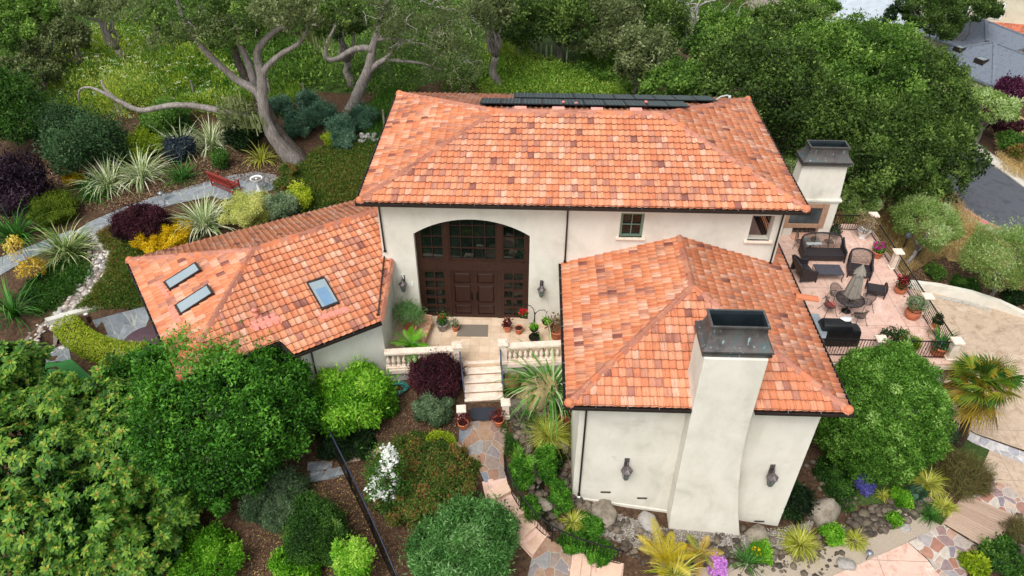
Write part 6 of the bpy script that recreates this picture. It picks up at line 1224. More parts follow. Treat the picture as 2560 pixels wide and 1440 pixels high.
# --- front garden
S_('bright_shrub', 'big bright green leafy shrub below the left wing wall', 'shrub', 888, 1000, 236, 205, L_LIME, leaf=.14, asp=.38, nl=46, lr=.28)
S_('purple_laceleaf', 'domed dark purple laceleaf maple left of the entrance steps', 'shrub', 1090, 946, 138, 122, L_PURP, leaf=.10, asp=.25, nl=46, lr=.32, shell=.8, ragged=.08)
S_('clipped_shrub', 'low clipped grey green shrub beside the lower stair pier', 'shrub', 1084, 1022, 126, 98, L_GREY, leaf=.07, asp=.35, nl=36, lr=.26, v0=.3, ragged=.06)
S_('ground_mound', 'broad mound of rust and green ground cover beside the flagstone path', 'ground cover', 1055, 1195, 305, 195, L_RUST, leaf=.08, asp=.6, nl=90, lr=.2, shell=.86, kz=.35, cull=.6, vs=.24, v0=.24, coat=.5, ragged=.06)
S_('blue_green_shrub', 'large blue green shrub at the bottom centre below the mound', 'shrub', 1165, 1375, 340, 235, leafmat('dusty_leaf', ['#2a4d22', '#3c6a2e', '#548440', '#71a058', '#98bc80']), leaf=.13, asp=.28, nl=60, lr=.26)
C, a, b = outline(962, 1215, 110, 200); t = thing('white_rose', 'white flowering climbing rose spilling over the iron fence', 'rose', (C[0], C[1], H(C[0], C[1]))); foliage('foliage', C, a, b, L_MID, .11, .55, 1500, 16, .4, parent=t)
[foliage('blossom', C+np.array(o_)*np.array([a, a, b])+[.05, -.1, .2], a*f1, b*f2, L_WHITE, .09, .95, n_, 24, .22, parent=t, zmin=-.3, vs=.3, coat=.02, ragged=.25, cull=.3) for o_, f1, f2, n_ in (((.35, .1, .55), .42, .45, 330), ((-.15, 0, -.1), .72, .62, 620))]; mb = MB(); mb.tube([np.array([C[0], C[1], H(C[0], C[1])-.1]), C, C+[.1, 0, b*.8]], [.04, .03, .012], 6); mb.build('stem', M_BARK, t)
P = gph(1105, 1128); t = thing('topiary_ring', 'small yellow green topiary trained as an open ring by the path', 'topiary', P); mb = MB(); mb.tube([P-[0, 0, .1], P+[0, 0, .35]], .03, 6); mb.build('stem', M_BARK, t)
n = 2600; th = RNG.uniform(0, 2*math.pi, n); Q = P+np.c_[.42*np.cos(th), np.zeros(n), .62+.36*np.sin(th)]+sph(n)*(.17*RNG.uniform(.5, 1.05, n))[:, None]; V, F = leafV(Q, unit(sph(n)+[0, 0, .3]), unit(sph(n)+[0, 0, .6]), .07, .035); mesh_np('foliage', V, F, L_YGREEN, parent=t, v=np.clip(RNG.normal(.5, .2, n), 0, 1))
S_('grey_shrub', 'dense dark grey green shrub beside the slab path', 'shrub', 690, 1255, 190, 165, L_GREY, leaf=.075, asp=.3, nl=44, lr=.28, v0=.22); S_('dark_mound', 'dark green mounded shrub left of the iron fence at the bottom', 'shrub', 790, 1335, 185, 180, L_MID, leaf=.085, asp=.35, nl=46, lr=.28, v0=.3)
S_('light_shrub', 'loose light green shrub at the bottom edge left of the bark path', 'shrub', 505, 1400, 215, 120, L_LIME, leaf=.11, asp=.35, nl=30, lr=.33, v0=.3); S_('lime_column', 'bright lime upright shrub at the bottom edge by the fence', 'shrub', 884, 1408, 92, 140, L_LIME, leaf=.11, asp=.4, nl=24, lr=.36, v0=.75)
S_('lime_shrub', 'yellow green low shrub at the bottom edge left of the lime upright one', 'shrub', 745, 1420, 150, 90, L_LIME, leaf=.1, asp=.4, nl=24, lr=.36, v0=.4)
S_('dark_shrub', 'dark shaggy shrub under the bright green shrub by the fence top', 'shrub', 870, 1090, 200, 70, L_DARK, leaf=.1, asp=.3, v0=.4)
# glossy dark shrub in tufts
C, a, b = outline(575, 1010, 455, 340, kz=.8); t = thing('glossy_shrub', 'huge glossy dark green shrub in front of the left wing', 'shrub', (C[0], C[1], H(C[0], C[1])))
L_GLOSS = leafmat('glossy_leaf', ['#1a3610', '#285016', '#3a6c1e', '#528c2c', '#78b040'], rough=.4)
for nm, cx, cy, w, h, hc, n in (('crown', 540, 1030, 420, 330, 2.6, 42000), ('crown', 470, 925, 230, 170, 3.0, 15000), ('crown', 590, 925, 180, 160, 3.3, 13000), ('crown', 680, 965, 170, 170, 2.9, 13000), ('crown', 735, 1020, 120, 140, 2.2, 8000), ('crown', 610, 1120, 260, 190, 1.5, 16000), ('crown', 345, 950, 170, 130, 2.6, 8000), ('crown', 545, 1200, 190, 140, 1.0, 9000)):
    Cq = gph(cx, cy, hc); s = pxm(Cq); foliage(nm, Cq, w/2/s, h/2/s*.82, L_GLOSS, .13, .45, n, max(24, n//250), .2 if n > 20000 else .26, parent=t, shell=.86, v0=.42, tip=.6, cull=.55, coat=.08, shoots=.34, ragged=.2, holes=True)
mb = MB()
for i in range(16): az = i*2.4; mb.tube(branch_path(C-[0, 0, b*.9], C+np.array([a*.85*math.cos(az), a*.85*math.sin(az), b*(.2+.04*i)]), .12, 6, i), list(np.linspace(.07, .012, 7)), 5)
mb.build('branches', M_BARK, t)
# rosette leaved tree
L_ROS = leafmat('rosette_leaf', ['#1c3a14', '#31591c', '#4d7826', '#739634', '#9aac44', '#b0964e', '#ab7a4a'], rough=.55, trans=.2)
def rosettes(C, Ax, parent, L=.27, name='leaf_rosettes'):
    n = len(C); k = 9; VV, FF, vv = [], [], []; Ax = unit(Ax); Ax = unit(Ax+RNG.normal(0, .25, Ax.shape)); e1 = unit(np.cross(Ax, sph(n))); e2 = np.cross(Ax, e1); ph = RNG.uniform(0, 6.28, n); tone = RNG.normal(0, .07, n); sc = RNG.uniform(.75, 1.2, n)
    for whorl, (m, lift, ln, v0, sd) in enumerate(((k, .25, 1., .28, .10), (6, .75, .8, .42, .10), (5, 1.9, .42, .72, .16))):
        for i in range(m):
            an = ph+i*2*math.pi/m+whorl*.4+RNG.normal(0, .12, n); rd = e1*np.cos(an)[:, None]+e2*np.sin(an)[:, None]; D0 = unit(rd+Ax*(lift+RNG.normal(0, .12, n))[:, None]); N = unit(np.cross(np.cross(D0, Ax), D0)); S = np.cross(D0, N)
            l = (L*ln*sc*RNG.uniform(.85, 1.1, n))[:, None]; w = l*.20; base = C+D0*l*.05; D1 = unit(D0-Ax*.35-np.array([0, 0, .22]))
            mid = base+D0*l*.5; tip = mid+D1*l*.5; q = base+D0*l*.3
            V = np.stack([base, q+S*w*.9+N*l*.03, mid+D1*l*.12+S*w+N*l*.02, tip, mid+D1*l*.12-S*w+N*l*.02, q-S*w*.9+N*l*.03, mid-N*l*.02], 1)
            VV.append(V.reshape(-1, 3)); o = (np.arange(n)*7)[:, None, None]; FF.append((o+np.array([[0, 1, 2, 6], [6, 2, 3, 4], [0, 6, 4, 5]])[None]).reshape(-1, 4)); vv.append(np.repeat(np.clip(v0+tone+RNG.normal(0, sd, n), 0, 1), 3))
    off = 0
    for j in range(len(VV)): FF[j] = FF[j]+off; off += len(VV[j])
    return mesh_np(name, np.concatenate(VV), np.concatenate(FF), L_ROS, parent=parent, v=np.concatenate(vv))
PB_ = gph(200, 1270); t = thing('rosette_tree', 'large shrubby tree with star shaped rosettes of big leaves, bottom left', 'tree', (PB_[0]-.6, PB_[1]-.3, H(PB_[0], PB_[1]))); g = ORG[t.name]; CC, AA = [], []; mb = MB()
for i, (cx, cy, w, h, hc) in enumerate(((35, 925, 150, 170, 2.5), (260, 1050, 280, 190, 2.7), (130, 1000, 150, 110, 2.4), (120, 1130, 340, 240, 3.0), (330, 1090, 260, 200, 2.6), (60, 1290, 240, 240, 2.6), (230, 1270, 300, 240, 2.6), (400, 1180, 200, 170, 2.0), (330, 1370, 220, 170, 1.9), (120, 1420, 260, 130, 2.1), (440, 1290, 110, 110, 1.4), (20, 1050, 160, 240, 2.6))):
    Cq = gph(cx, cy, hc); s = pxm(Cq); a, b = w/2/s, h/2/s*.85; P, d, lv, rr, q = crown_pts(Cq, a, a, b, 230, 24, .3, -.3, .85, .7); sel = d[:, 2] > -.3; CC.append(P[sel]); AA.append(d[sel]+np.array([0, -.15, .9]))
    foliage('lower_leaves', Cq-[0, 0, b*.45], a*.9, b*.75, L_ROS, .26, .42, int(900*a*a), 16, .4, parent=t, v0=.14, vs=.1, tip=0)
    mb.tube(branch_path(g, Cq-[0, 0, b*.3], .1, 6, i), list(np.linspace(.12, .03, 7)), 6)
rosettes(np.concatenate(CC), np.concatenate(AA), t); mb.build('trunk', M_BARKD, t)
flax('striped_flax', 'large arching striped flax against the right wing, over the creek', 'flax', 1378, 925, 150, 175, leafmat('green_white_blade', ['#2f5a1c', '#3f7426', '#5a8f3a', '#8fae6a', '#c8d0a8'], trans=.2), n=150, bw=.07, droop=1.0)
grassball('golden_grass', 'large golden grass clump beside the creek above the handrail', 'grass', 1372, 1080, 86, 80, L_HAKO, 1100, .018); grassball('golden_grass', 'golden grass clump left of the wing beside the ferns', 'grass', 1432, 1298, 52, 50, L_HAKO, 300); grassball('golden_grass', 'small golden tuft at the top of the curved handrail', 'grass', 1298, 1146, 40, 40, L_HAKO, 200)
for i, (x, y, w, h, lab) in enumerate(((1302, 1190, 58, 110, 'inside the bend of the curved handrail'), (1366, 1170, 66, 120, 'between the creek and the right wing'), (1398, 1250, 62, 100, 'left of the golden grass by the wing'), (1330, 1270, 50, 60, 'behind the upper curved handrail'), (1480, 1320, 76, 66, 'right of the golden grass by the wing'), (1430, 1355, 90, 50, 'behind the lower curved handrail'), (1500, 1385, 80, 50, 'below the lower curved handrail'))):
    S_('fern_clump', f'bright green ferny clump {lab}', 'fern', x, y, w, h, L_FERN, leaf=.10, asp=.3, nl=26, lr=.30, group='ferny clumps along the creek', kz=.3, ragged=.3, shoots=.35, vs=.22)
S_('creek_plant', 'dark broad leaved plant over the creek below the big boulder', 'plant', 1385, 1150, 70, 50, L_DARK, leaf=.22, asp=.7, nl=8, dens=.5); flax('rush_clump', 'green rush clump in the creek below the urn', 'rush', 1318, 1030, 44, 66, L_STRAP, n=90, bw=.022, droop=.5)
# right of the wing
C, a, b = outline(2197, 1035, 302, 340, kz=.9); nq = 120000; t_ = setp(foliage('ball_hedge', C, a, b, leafmat('ball_leaf', ['#2a4d15', '#40691f', '#58862b', '#78a442', '#a3c46e']), .095, .45, nq, 700, .075, shell=.95, cull=.76, zmin=-.75, tip=.3, v0=.46, ragged=.03, coat=.45, shoots=.04), 'huge rounded bright green shrub right of the wing', 'shrub')
S_('dark_shrub', 'dark green shrub in the shade right of the wing corner', 'shrub', 1988, 1255, 80, 110, L_DARK, leaf=.10, v0=.3); S_('lavender', 'purple flowering lavender clump below the big round shrub', 'flower', 2160, 1210, 46, 52, L_VIO, leaf=.09, asp=.3)
S_('ground_cover', 'dark green ground cover patch under the big round shrub', 'ground cover', 2090, 1190, 120, 90, L_MID, leaf=.09, kz=.1, v0=.2)
for x, y, w, h, n, lab in ((2322, 1202, 64, 58, 800, 'at the right, above the water plants'), (2003, 1352, 64, 64, 800, 'on the gravel left of the green mound'), (2137, 1350, 58, 40, 600, 'right of the bright green mound'), (2362, 1265, 62, 40, 500, 'beside the timber bridge'), (2210, 1236, 40, 30, 120, 'directly under the big round shrub')):
    grassball('golden_grass', f'golden yellow grass clump {lab}', 'grass', x, y, w, h, L_HAKO, n)
for x, y, w, h, lab in ((2080, 1338, 66, 56, 'between two golden grass clumps'), (1905, 1380, 62, 56, 'below the round boulder at the wing'), (2255, 1245, 66, 42, 'beside the creek rocks'), (2235, 1300, 30, 40, 'small, among the creek rocks')): S_('green_mound', f'bright green mound {lab}', 'plant', x, y, w, h, L_LIME, leaf=.08, v0=.5, kz=.6)
flax('grass_tuft', 'green grassy clump at the left end of the timber bridge', 'grass', 2328, 1282, 60, 50, L_STRAP, n=200, bw=.02); flax('day_lily', 'green day lily clump with yellow blooms on the gravel', 'lily', 1872, 1395, 56, 60, L_STRAP, n=90, bw=.03); P = gph(1893, 1382, .5); setp(foliage('yellow_bloom', P, .18, .12, L_GOLD, .09, .7, 14, 5, .5, cull=0), 'yellow blooms above the day lily clump', 'flower')
S_('pink_flower', 'mauve pink flower cluster at the bottom edge by the yellow palm', 'flower', 1794, 1418, 46, 46, L_PINK, leaf=.08, asp=.8); S_('water_lily_leaf', 'broad dark leaves beside the golden grass at the creek', 'plant', 2290, 1232, 50, 36, L_BLUE, leaf=.2, asp=.8, nl=6, dens=.4, v0=.2)
S_('sedge', 'wide brownish green sedge patch below the palm', 'grass', 2400, 1185, 170, 110, leafmat('sedge_leaf', ['#3f3a1e', '#5a5230', '#776c42', '#5e6a34', '#948a5c']), leaf=.22, asp=.07, nl=30, kz=.25, dens=.45); S_('lavender_green', 'grey green lavender tuft left of the palm trunk', 'plant', 2355, 1072, 80, 70, L_GREY, leaf=.16, asp=.1, nl=10, v0=.2, dens=.4)
S_('creek_shrub', 'dark leafy shrub in the bottom right corner by the bridge', 'shrub', 2510, 1395, 120, 90, L_MID, leaf=.13, v0=.3); S_('creek_shrub', 'yellow green leafy plant at the bottom right below the bridge', 'shrub', 2440, 1412, 80, 60, L_YGREEN, leaf=.12, v0=.3); S_('bronze_plant', 'brown green sedge at the right edge beside the bridge', 'grass', 2540, 1330, 60, 70, leafmat('sedge_leaf', []), leaf=.2, asp=.08, kz=.3, dens=.4)
# yellow feather palm at the bottom
P = gph(1655, 1425); t = thing('yellow_palm', 'yellow feathery palm with arching fronds at the bottom edge', 'palm', P); fronds('frond', P+[0, 0, .6], 0, 10, 1.5, .28, leafmat('yellow_frond', ['#8f8a14', '#b8a81c', '#d6c030', '#e6d460']), (30, 80), .9, parent=t); mb = MB(); mb.tube([P-[0, 0, .1], P+[0, 0, .65]], [.1, .06], 8); mb.build('trunk', M_BARK, t)
P = gph(1745, 1400); t = thing('amber_palm', 'smaller amber feathery palm right of the yellow palm', 'palm', P); fronds('frond', P+[0, 0, .4], 0, 7, 1.0, .22, leafmat('amber_frond', ['#9a7a24', '#b8932e', '#c8aa48', '#8f9a30']), (30, 75), .9, parent=t); mb = MB(); mb.tube([P-[0, 0, .1], P+[0, 0, .42]], [.07, .05], 8); mb.build('trunk', M_BARK, t)
flax('green_flax', 'bright green flax at the bottom edge under the yellow palm', 'flax', 1690, 1425, 130, 70, L_HAKO, n=110, bw=.05)
# fan palm
P = gph(2392, 1112); t = thing('fan_palm', 'fan palm with yellowing fans beside the driveway', 'palm', P); TP_ = gph(2462, 968, 2.6); top = P+np.array([.55, .3, 2.3]); top = aty(2455, 965, P[1]+.2)
mb = MB(); pth = branch_path(P-[0, 0, .2], top, .04, 8, 3); mb.tube(pth, [.20, .19, .19, .18, .19, .2, .2, .19, .15], 12)
mb.build('trunk', pmat('palm_fibre', ['#2a211a', '#4a3b2e', '#5c4a3a'], 14, .95, .9, .05), t); VV, FF, vv, off = [], [], [], 0
for i in range(64):
    f = i/64; az = i*2.3999+RNG.normal(0, .25); el = math.radians(80-135*f**.9+RNG.normal(0, 9)); L = RNG.uniform(.6, 1.35)*(1-.2*f); h = np.array([math.cos(az)*math.cos(el), math.sin(az)*math.cos(el), math.sin(el)]); hub = top+h*L*.85+[0, 0, -.15*f]; s = unit(np.cross(h, [0, 0, 1.])+RNG.normal(0, .25, 3)); s = unit(s-h*(s@h)); u = np.cross(s, h); m = 22; tone = np.clip(.82-.9*f**1.3+RNG.normal(0, .2), 0, 1); R_f = RNG.uniform(.75, 1.15)
    for j in range(m):
        a = math.radians(-105+210*j/(m-1)); d = h*math.cos(a)+s*math.sin(a)+u*.10*math.cos(a*3); ll = R_f*(1-.22*(abs(a)/1.8)**2)*RNG.uniform(.85, 1.1); w = unit(np.cross(d, u))*.026; tip = hub+d*ll-np.array([0, 0, .22+.25*f*RNG.random()])*ll; ev = np.clip(tone+RNG.normal(0, .06)-(.28 if j < 3 or j > m-4 else 0), 0, 1)
        VV += [hub, hub+d*ll*.5+w+u*.02, tip, hub+d*ll*.5-w-u*.02]; FF.append((off, off+1, off+2, off+3)); off += 4; vv.append(ev)
    VV += [top-s*.02, top+s*.02, hub+s*.012, hub-s*.012]; FF.append((off, off+1, off+2, off+3)); off += 4; vv.append(.35)
mesh_np('crown', np.array(VV), np.array(FF), leafmat('fan_leaf', ['#6e5a30', '#a48c30', '#a89c36', '#7a9030', '#43702a', '#2a5220'], rough=.4), parent=t, v=vv)
# olive trees on the right slope
for k, (cx, cy, w, h, hc, bx, by, lab) in enumerate(((2325, 562, 180, 150, 2.3, 2268, 668, 'feathery olive tree left of the dry grass, above the terrace railing'), (2520, 640, 190, 200, 2.4, 2480, 740, 'feathery olive tree at the right edge above the driveway wall'), (2145, 505, 110, 110, 1.9, 2140, 545, 'light green olive shrub right of the fireplace'), (1972, 412, 50, 60, 2.2, 1970, 450, 'light green olive shrub behind the main roof by the chimney'), (2290, 520, 120, 90, 2.0, 2240, 560, 'olive shrub behind the far terrace railing'))):
    C = gph(cx, cy, hc); s = pxm(C); tree('olive_tree', lab, 'tree', gph(bx, by), C, w/2/s, h/2/s*.8, M_BARK, L_OLIVE, r0=.11, leaf=.13, asp=.22, nl=34, lr=.30, dens=.5, coat=.1, seed=k+40, limbs=7, group='olive trees right of the terrace', droop=-.1)
S_('green_mound', 'dark green lavender mound on the bark above the curved wall', 'shrub', 2410, 712, 90, 46, L_MID, leaf=.12, asp=.15, v0=.3, dens=.5); S_('green_mound', 'dark green mound at the right edge above the curved wall', 'shrub', 2535, 742, 60, 40, L_DARK, leaf=.1); S_('small_shrub', 'small yellow green shrub on the bark below the first olive tree', 'shrub', 2335, 678, 60, 40, L_OAKB, leaf=.1, dens=.5)
# boulders
M_ROCK = pmat('boulder_rock', ['#5e564a', '#7d7364', '#92887a', '#6b6250'], 2.5, .95, .9, .04, scale2=12); M_ROCKY = pmat('lichen_rock', ['#7a6a44', '#a89866', '#8a7a58', '#c4b890'], 3.5, .95, .9, .04, scale2=12)
for i, (x, y, w, h, m, lab) in enumerate(((1345, 968, 120, 70, M_ROCKY, 'big lichen mottled boulder below the porch balustrade'), (1290, 1012, 60, 36, M_ROCK, 'flat grey boulder beside the lower stair pier'), (1393, 1112, 56, 46, M_ROCK, 'brown grey boulder right of the golden grass, against the wing'), (1510, 1274, 80, 44, M_ROCK, 'flat dark boulder at the foot of the wing under the vents'), (1890, 1335, 64, 56, M_ROCK, 'rounded brown boulder right of the chimney foot'), (2055, 1270, 80, 100, M_ROCK, 'tall grey boulder right of the wing corner'), (1358, 1258, 46, 30, M_ROCK, 'square pinkish boulder in the creek bend'), (1620, 1300, 60, 34, pmat('grey_driftwood', ['#7d7872', '#a39e98', '#8e8984'], 5, .9, .6), 'pale grey gnarled driftwood left of the chimney foot'), (298, 602, 18, 12, M_WPOT, 'small white rock in the ground cover by the purple dome'), (2262, 1318, 30, 16, pmat('grey_driftwood', []), 'small grey piece of driftwood on the gravel'), (2115, 1408, 46, 26, pmat('grey_driftwood', []), 'dark grey driftwood stump on the gravel beside the path light'))):
    P = gph(x, y+h*.2); s = pxm(P); mb = MB(); mb.rock(P+[0, 0, h/s*.12], w/s*.52, w/s*.38, max(.1, h/s*.46), i+3, sub=3); nm = 'driftwood' if 'driftwood' in lab else 'boulder'; setp(mb.build(nm, m), lab, nm)
P = gph(932, 356); t = MB()
for k in range(26): t.rock(P+np.array([RNG.uniform(-.7, .5), RNG.uniform(-.35, .35), RNG.uniform(.05, .4)]), .16, .14, .12, k, sub=1)
setp(t.build('stone_heap', pmat('white_grey_rock', ['#6b6964', '#a5a39d', '#d2d0ca'], 6, .95, .6, vmix=.5)), 'heap of pale dry stones at the left edge of the main roof', 'stone heap')
def stones(name, n, pts, size, mat, spread=None, flat=.6, zoff=0.):
    """loose stones scattered in a plan polygon given in survey pixels, or along a line"""
    bm = bmesh.new(); bmesh.ops.create_icosphere(bm, subdivisions=1, radius=1); SV = np.array([v.co for v in bm.verts]); SF = np.array([[w.index for w in f.verts] for f in bm.faces]); bm.free()
    G_ = np.array([gph(x, y)[:2] for x, y in pts])
    if spread is None:
        lo, hi = G_.min(0), G_.max(0); Q = RNG.uniform(lo, hi, (n*6, 2)); Q = Q[inpoly(Q, G_)][:n]
    else:
        L = np.r_[0, np.cumsum(np.linalg.norm(np.diff(G_, axis=0), axis=1))]; t = RNG.uniform(0, L[-1], n); Q = np.c_[np.interp(t, L, G_[:, 0]), np.interp(t, L, G_[:, 1])]+RNG.normal(0, spread, (n, 2))
    n = len(Q); z = HP(Q); r = size[0]+(size[1]-size[0])*RNG.random(n)**2.2; k = RNG.uniform(.75, 1.3, (n, 3))*np.array([1, 1, flat]); a = RNG.uniform(0, 6.28, n); jit = 1+RNG.normal(0, .10, (n, len(SV)))
    V = SV[None]*k[:, None]*r[:, None, None]*jit[:, :, None]; x = V[..., 0]*np.cos(a)[:, None]-V[..., 1]*np.sin(a)[:, None]; y = V[..., 0]*np.sin(a)[:, None]+V[..., 1]*np.cos(a)[:, None]
    V = np.stack([x+Q[:, :1], y+Q[:, 1:], V[..., 2]+(z+r*flat*.45+zoff)[:, None]], -1); F = (SF[None]+(np.arange(n)*len(SV))[:, None, None]).reshape(-1, 3)
    return setp(mesh_np(name, V.reshape(-1, 3), F, mat, v=np.repeat(RNG.random(n), len(SF)), smooth=True), kind='stuff')
M_PEB = pmat('pebble', ['#7d7770', '#a8a096', '#c9c2b8', '#8a7668', '#d8d4cc', '#6a6a6c'], 8, .85, .4, vmix=.85); M_CRK = pmat('creek_stone', ['#2c2721', '#4a4138', '#635849', '#7a6e60', '#3b342d'], 6, .9, .6, .02, vmix=.75)
stones('stream_pebbles', 420, [(240, 585), (262, 630), (250, 680), (215, 722), (190, 760), (150, 800), (95, 850)], (.04, .16), M_PEB, .32); drape('gravel', gp((225, 590), (262, 590), (285, 640), (268, 690), (215, 760), (160, 810), (100, 862), (60, 850), (140, 780), (215, 700), (235, 640)), M_GRAVD, .015)
stones('creek_stones', 300, [(1285, 1000), (1330, 1040), (1380, 1010), (1400, 1060), (1345, 1080), (1330, 1120), (1350, 1170), (1310, 1120), (1275, 1060)], (.05, .19), M_CRK); stones('creek_stones', 160, [(1300, 1080), (1330, 1150), (1352, 1230), (1385, 1300), (1440, 1345)], (.06, .18), M_CRK, .18); stones('creek_stones', 150, [(1420, 1100), (1418, 1200), (1430, 1260), (1480, 1290), (1560, 1310)], (.06, .22), M_CRK, .22)
stones('creek_stones', 520, [(1480, 1330), (1600, 1372), (1750, 1392), (1900, 1385), (2000, 1390), (2080, 1380)], (.04, .18), M_CRK, .42); stones('creek_stones', 460, [(2090, 1330), (2130, 1290), (2200, 1262), (2270, 1240), (2330, 1240), (2300, 1290), (2210, 1330), (2130, 1360)], (.05, .2), M_CRK); stones('creek_stones', 120, [(2460, 1400), (2500, 1370), (2560, 1345)], (.06, .2), M_CRK, .3)
stones('wall_stones', 160, [(2050, 1180), (2110, 1240), (2150, 1280)], (.04, .14), M_CRK, .4)
water = drape('water', gp((1330, 1100), (1352, 1110), (1362, 1190), (1360, 1260), (1390, 1330), (1370, 1330), (1338, 1260), (1326, 1170)), glassmat('creek_water', '#12110c', .06), .03); drape('water', gp((2150, 1300), (2230, 1255), (2300, 1240), (2290, 1262), (2220, 1300), (2160, 1325)), glassmat('creek_water', ''), .02)
# ================================================================== big oaks behind the house
def crown_h(cx, cy, w, h, hc):
    C = gph(cx, cy, hc); s = pxm(C); a = w/2/s; dd = ray(cx, cy); sn = -dd[2]/np.linalg.norm(dd); cs = math.sqrt(1-sn*sn)
    return C, a, math.sqrt(max((h/2/s)**2-(a*sn)**2, (.5*h/2/s)**2))/cs
def limb(mb, pts, y0, r, n=8):
    P = [aty(px, py, y0+dy) for px, py, dy in pts]; Q = [P[0]]
    for i in range(1, len(P)):
        for k in (1, 2, 3): Q.append(P[i-1]+(P[i]-P[i-1])*k/3)
    Q = np.array(Q)
    for _ in range(2): Q[1:-1] = (Q[:-2]+2*Q[1:-1]+Q[2:])/4
    for i in range(1, len(Q)): q = Vector(Q[i]*.9); Q[i] += np.array([mnoise.noise(q), 0, mnoise.noise(q+Vector((5, 5, 5)))])*.10
    rr = np.interp(np.linspace(0, 1, len(Q)), np.linspace(0, 1, len(r)), r)*(1+.12*np.array([mnoise.noise(Vector(p*1.7)) for p in Q])+.10*np.array([mnoise.noise(Vector(p*4.5)) for p in Q]))
    mb.tube(list(Q), list(rr), n)
def twigs(mb, C, a, b, n, seed, r=.03, droop=.2):
    """pale bare twigs reaching out of a crown"""
    for i in range(n):
        d = sph(1)[0]; d[2] = abs(d[2])*.5; p = np.array(C)+d*np.array([a, a, b])*.5; q = np.array(C)+d*np.array([a, a, b])*RNG.uniform(.95, 1.12)-[0, 0, droop*RNG.random()]; mb.tube(branch_path(p, q, .25, 6, seed+i), list(np.linspace(r, .006, 7)), 4)
PO = gph(735, 398); y0 = PO[1]; oak = thing('gnarled_oak', 'great gnarled grey oak leaning over the garden behind the left wing', 'tree', PO)
mb = MB(); limb(mb, ((752, 412, 0), (720, 372, 0), (690, 330, .1), (662, 270, .3), (640, 228, .5), (612, 190, .7), (592, 140, .9), (578, 60, 1.0)), y0, [.68, .47, .37, .32, .28, .22, .16, .06], 12); mb.build('trunk', M_BARKD, oak)
mb = MB(); limb(mb, ((742, 408, -.25), (716, 384, -.4), (682, 345, -.5), (664, 300, -.4), (656, 240, -.3), (652, 200, -.2), (650, 169, -.1), (637, 134, 0), (660, 95, 0), (731, 53, .2), (760, 20, .4)), y0, [.48, .42, .34, .28, .26, .25, .22, .18, .16, .12, .06], 10); mb.build('stem', M_BARK, oak)
for pts, r in ((((656, 260, -.2), (643, 226, 0), (594, 204, .1), (520, 137, .2), (475, 88, .2), (453, 35, .3), (440, -20, .3)), [.18, .24, .2, .17, .13, .10, .06]), (((654, 200, -.2), (661, 176, -.2), (689, 141, -.3), (749, 112, -.3), (773, 60, -.2), (790, 20, 0)), [.18, .16, .14, .11, .08, .04]), (((640, 228, .4), (626, 165, .3), (605, 123, .4), (594, 84, .4), (560, 30, .5)), [.22, .2, .17, .13, .07]), (((660, 300, -.2), (590, 285, -.4), (505, 266, -.5), (455, 258, -.6), (400, 268, -.6), (345, 279, -.6), (300, 255, -.4), (262, 232, -.4), (225, 218, -.3), (196, 226, -.3), (198, 262, -.3)), [.16, .16, .16, .15, .15, .14, .12, .09, .07, .05, .03]), (((300, 255, -.4), (262, 226, 0), (255, 200, .4)), [.1, .08, .05])):
    mb = MB(); limb(mb, pts, y0, r); mb.build('limb', M_BARK, oak)
for i, (cx, cy, w, h, dy, n) in enumerate(((470, 30, 260, 130, .6, 9000), (520, 75, 150, 90, -.4, 4000), (610, 40, 220, 110, .9, 9000), (700, 25, 170, 90, -.6, 5000), (600, 80, 120, 80, -.3, 2600), (770, 40, 190, 100, .5, 7000), (850, 25, 120, 70, .2, 3500), (420, 90, 110, 70, .9, 2500), (560, 95, 120, 100, 1.2, 2000), (585, 285, 100, 120, -.8, 2600), (680, 75, 110, 70, 1.2, 1500), (330, 20, 190, 100, 1.2, 3000))):
    C = aty(cx, cy, y0+dy); s = pxm(C); foliage('crown', C, w/2/s, h/2/s*.9, (L_OAK, L_OAKG)[i % 2], .14, .4, int(n*.62), 44, .24, parent=oak, v0=.52, coat=.1, droop=.2)
mb = MB()
for cx, cy, n in ((480, 40, 10), (560, 70, 9), (640, 60, 9), (720, 60, 10), (790, 60, 8)): C = aty(cx, cy, y0-.2); twigs(mb, C, 1.7, 1.2, n, cx, .035, .3)
setp(mb.build('twigs', M_BARK, oak), kind='stuff')
# hanging moss
def moss(parent, spots, n=26):
    VV, FF, vv, off = [], [], [], 0
    for cx, cy, y, L in spots:
        for k in range(n):
            P = aty(cx+RNG.normal(0, 14), cy+RNG.normal(0, 8), y+RNG.normal(0, .3)); ll = L*RNG.uniform(.5, 1.2); w = RNG.uniform(.02, .05); a = RNG.uniform(0, 3.14); s = np.array([math.cos(a), math.sin(a), 0])*w
            VV += [P-s, P+s, P+s*.6+[RNG.normal(0, .06), 0, -ll*.6], P-s*.6+[RNG.normal(0, .06), 0, -ll*.6], P+[RNG.normal(0, .08), 0, -ll]]; FF += [(off, off+1, off+2, off+3), (off+3, off+2, off+4, off+4)]; off += 5; vv += [RNG.random()]*2
    FF = np.array(FF); k4 = FF[:, 2] != FF[:, 3]
    return setp(mesh_np('hanging_moss', np.array(VV), FF[k4], leafmat('moss_strand', ['#6f7a4a', '#8f9a66', '#aab283']), parent=parent, v=np.array(vv)[k4]), kind='stuff')
moss(oak, [(590, 245, y0-.9, 1.0), (615, 290, y0-.9, 1.2), (570, 290, y0-.9, .9), (760, 80, y0-.2, .8), (805, 100, y0, 1.0), (300, 265, y0-.5, .5), (640, 300, y0-.8, .8)])
PO = gph(880, 270); y0 = PO[1]; ok2 = thing('slender_oak', 'grey oak with drooping lichen grey crown left of the main roof', 'tree', PO)
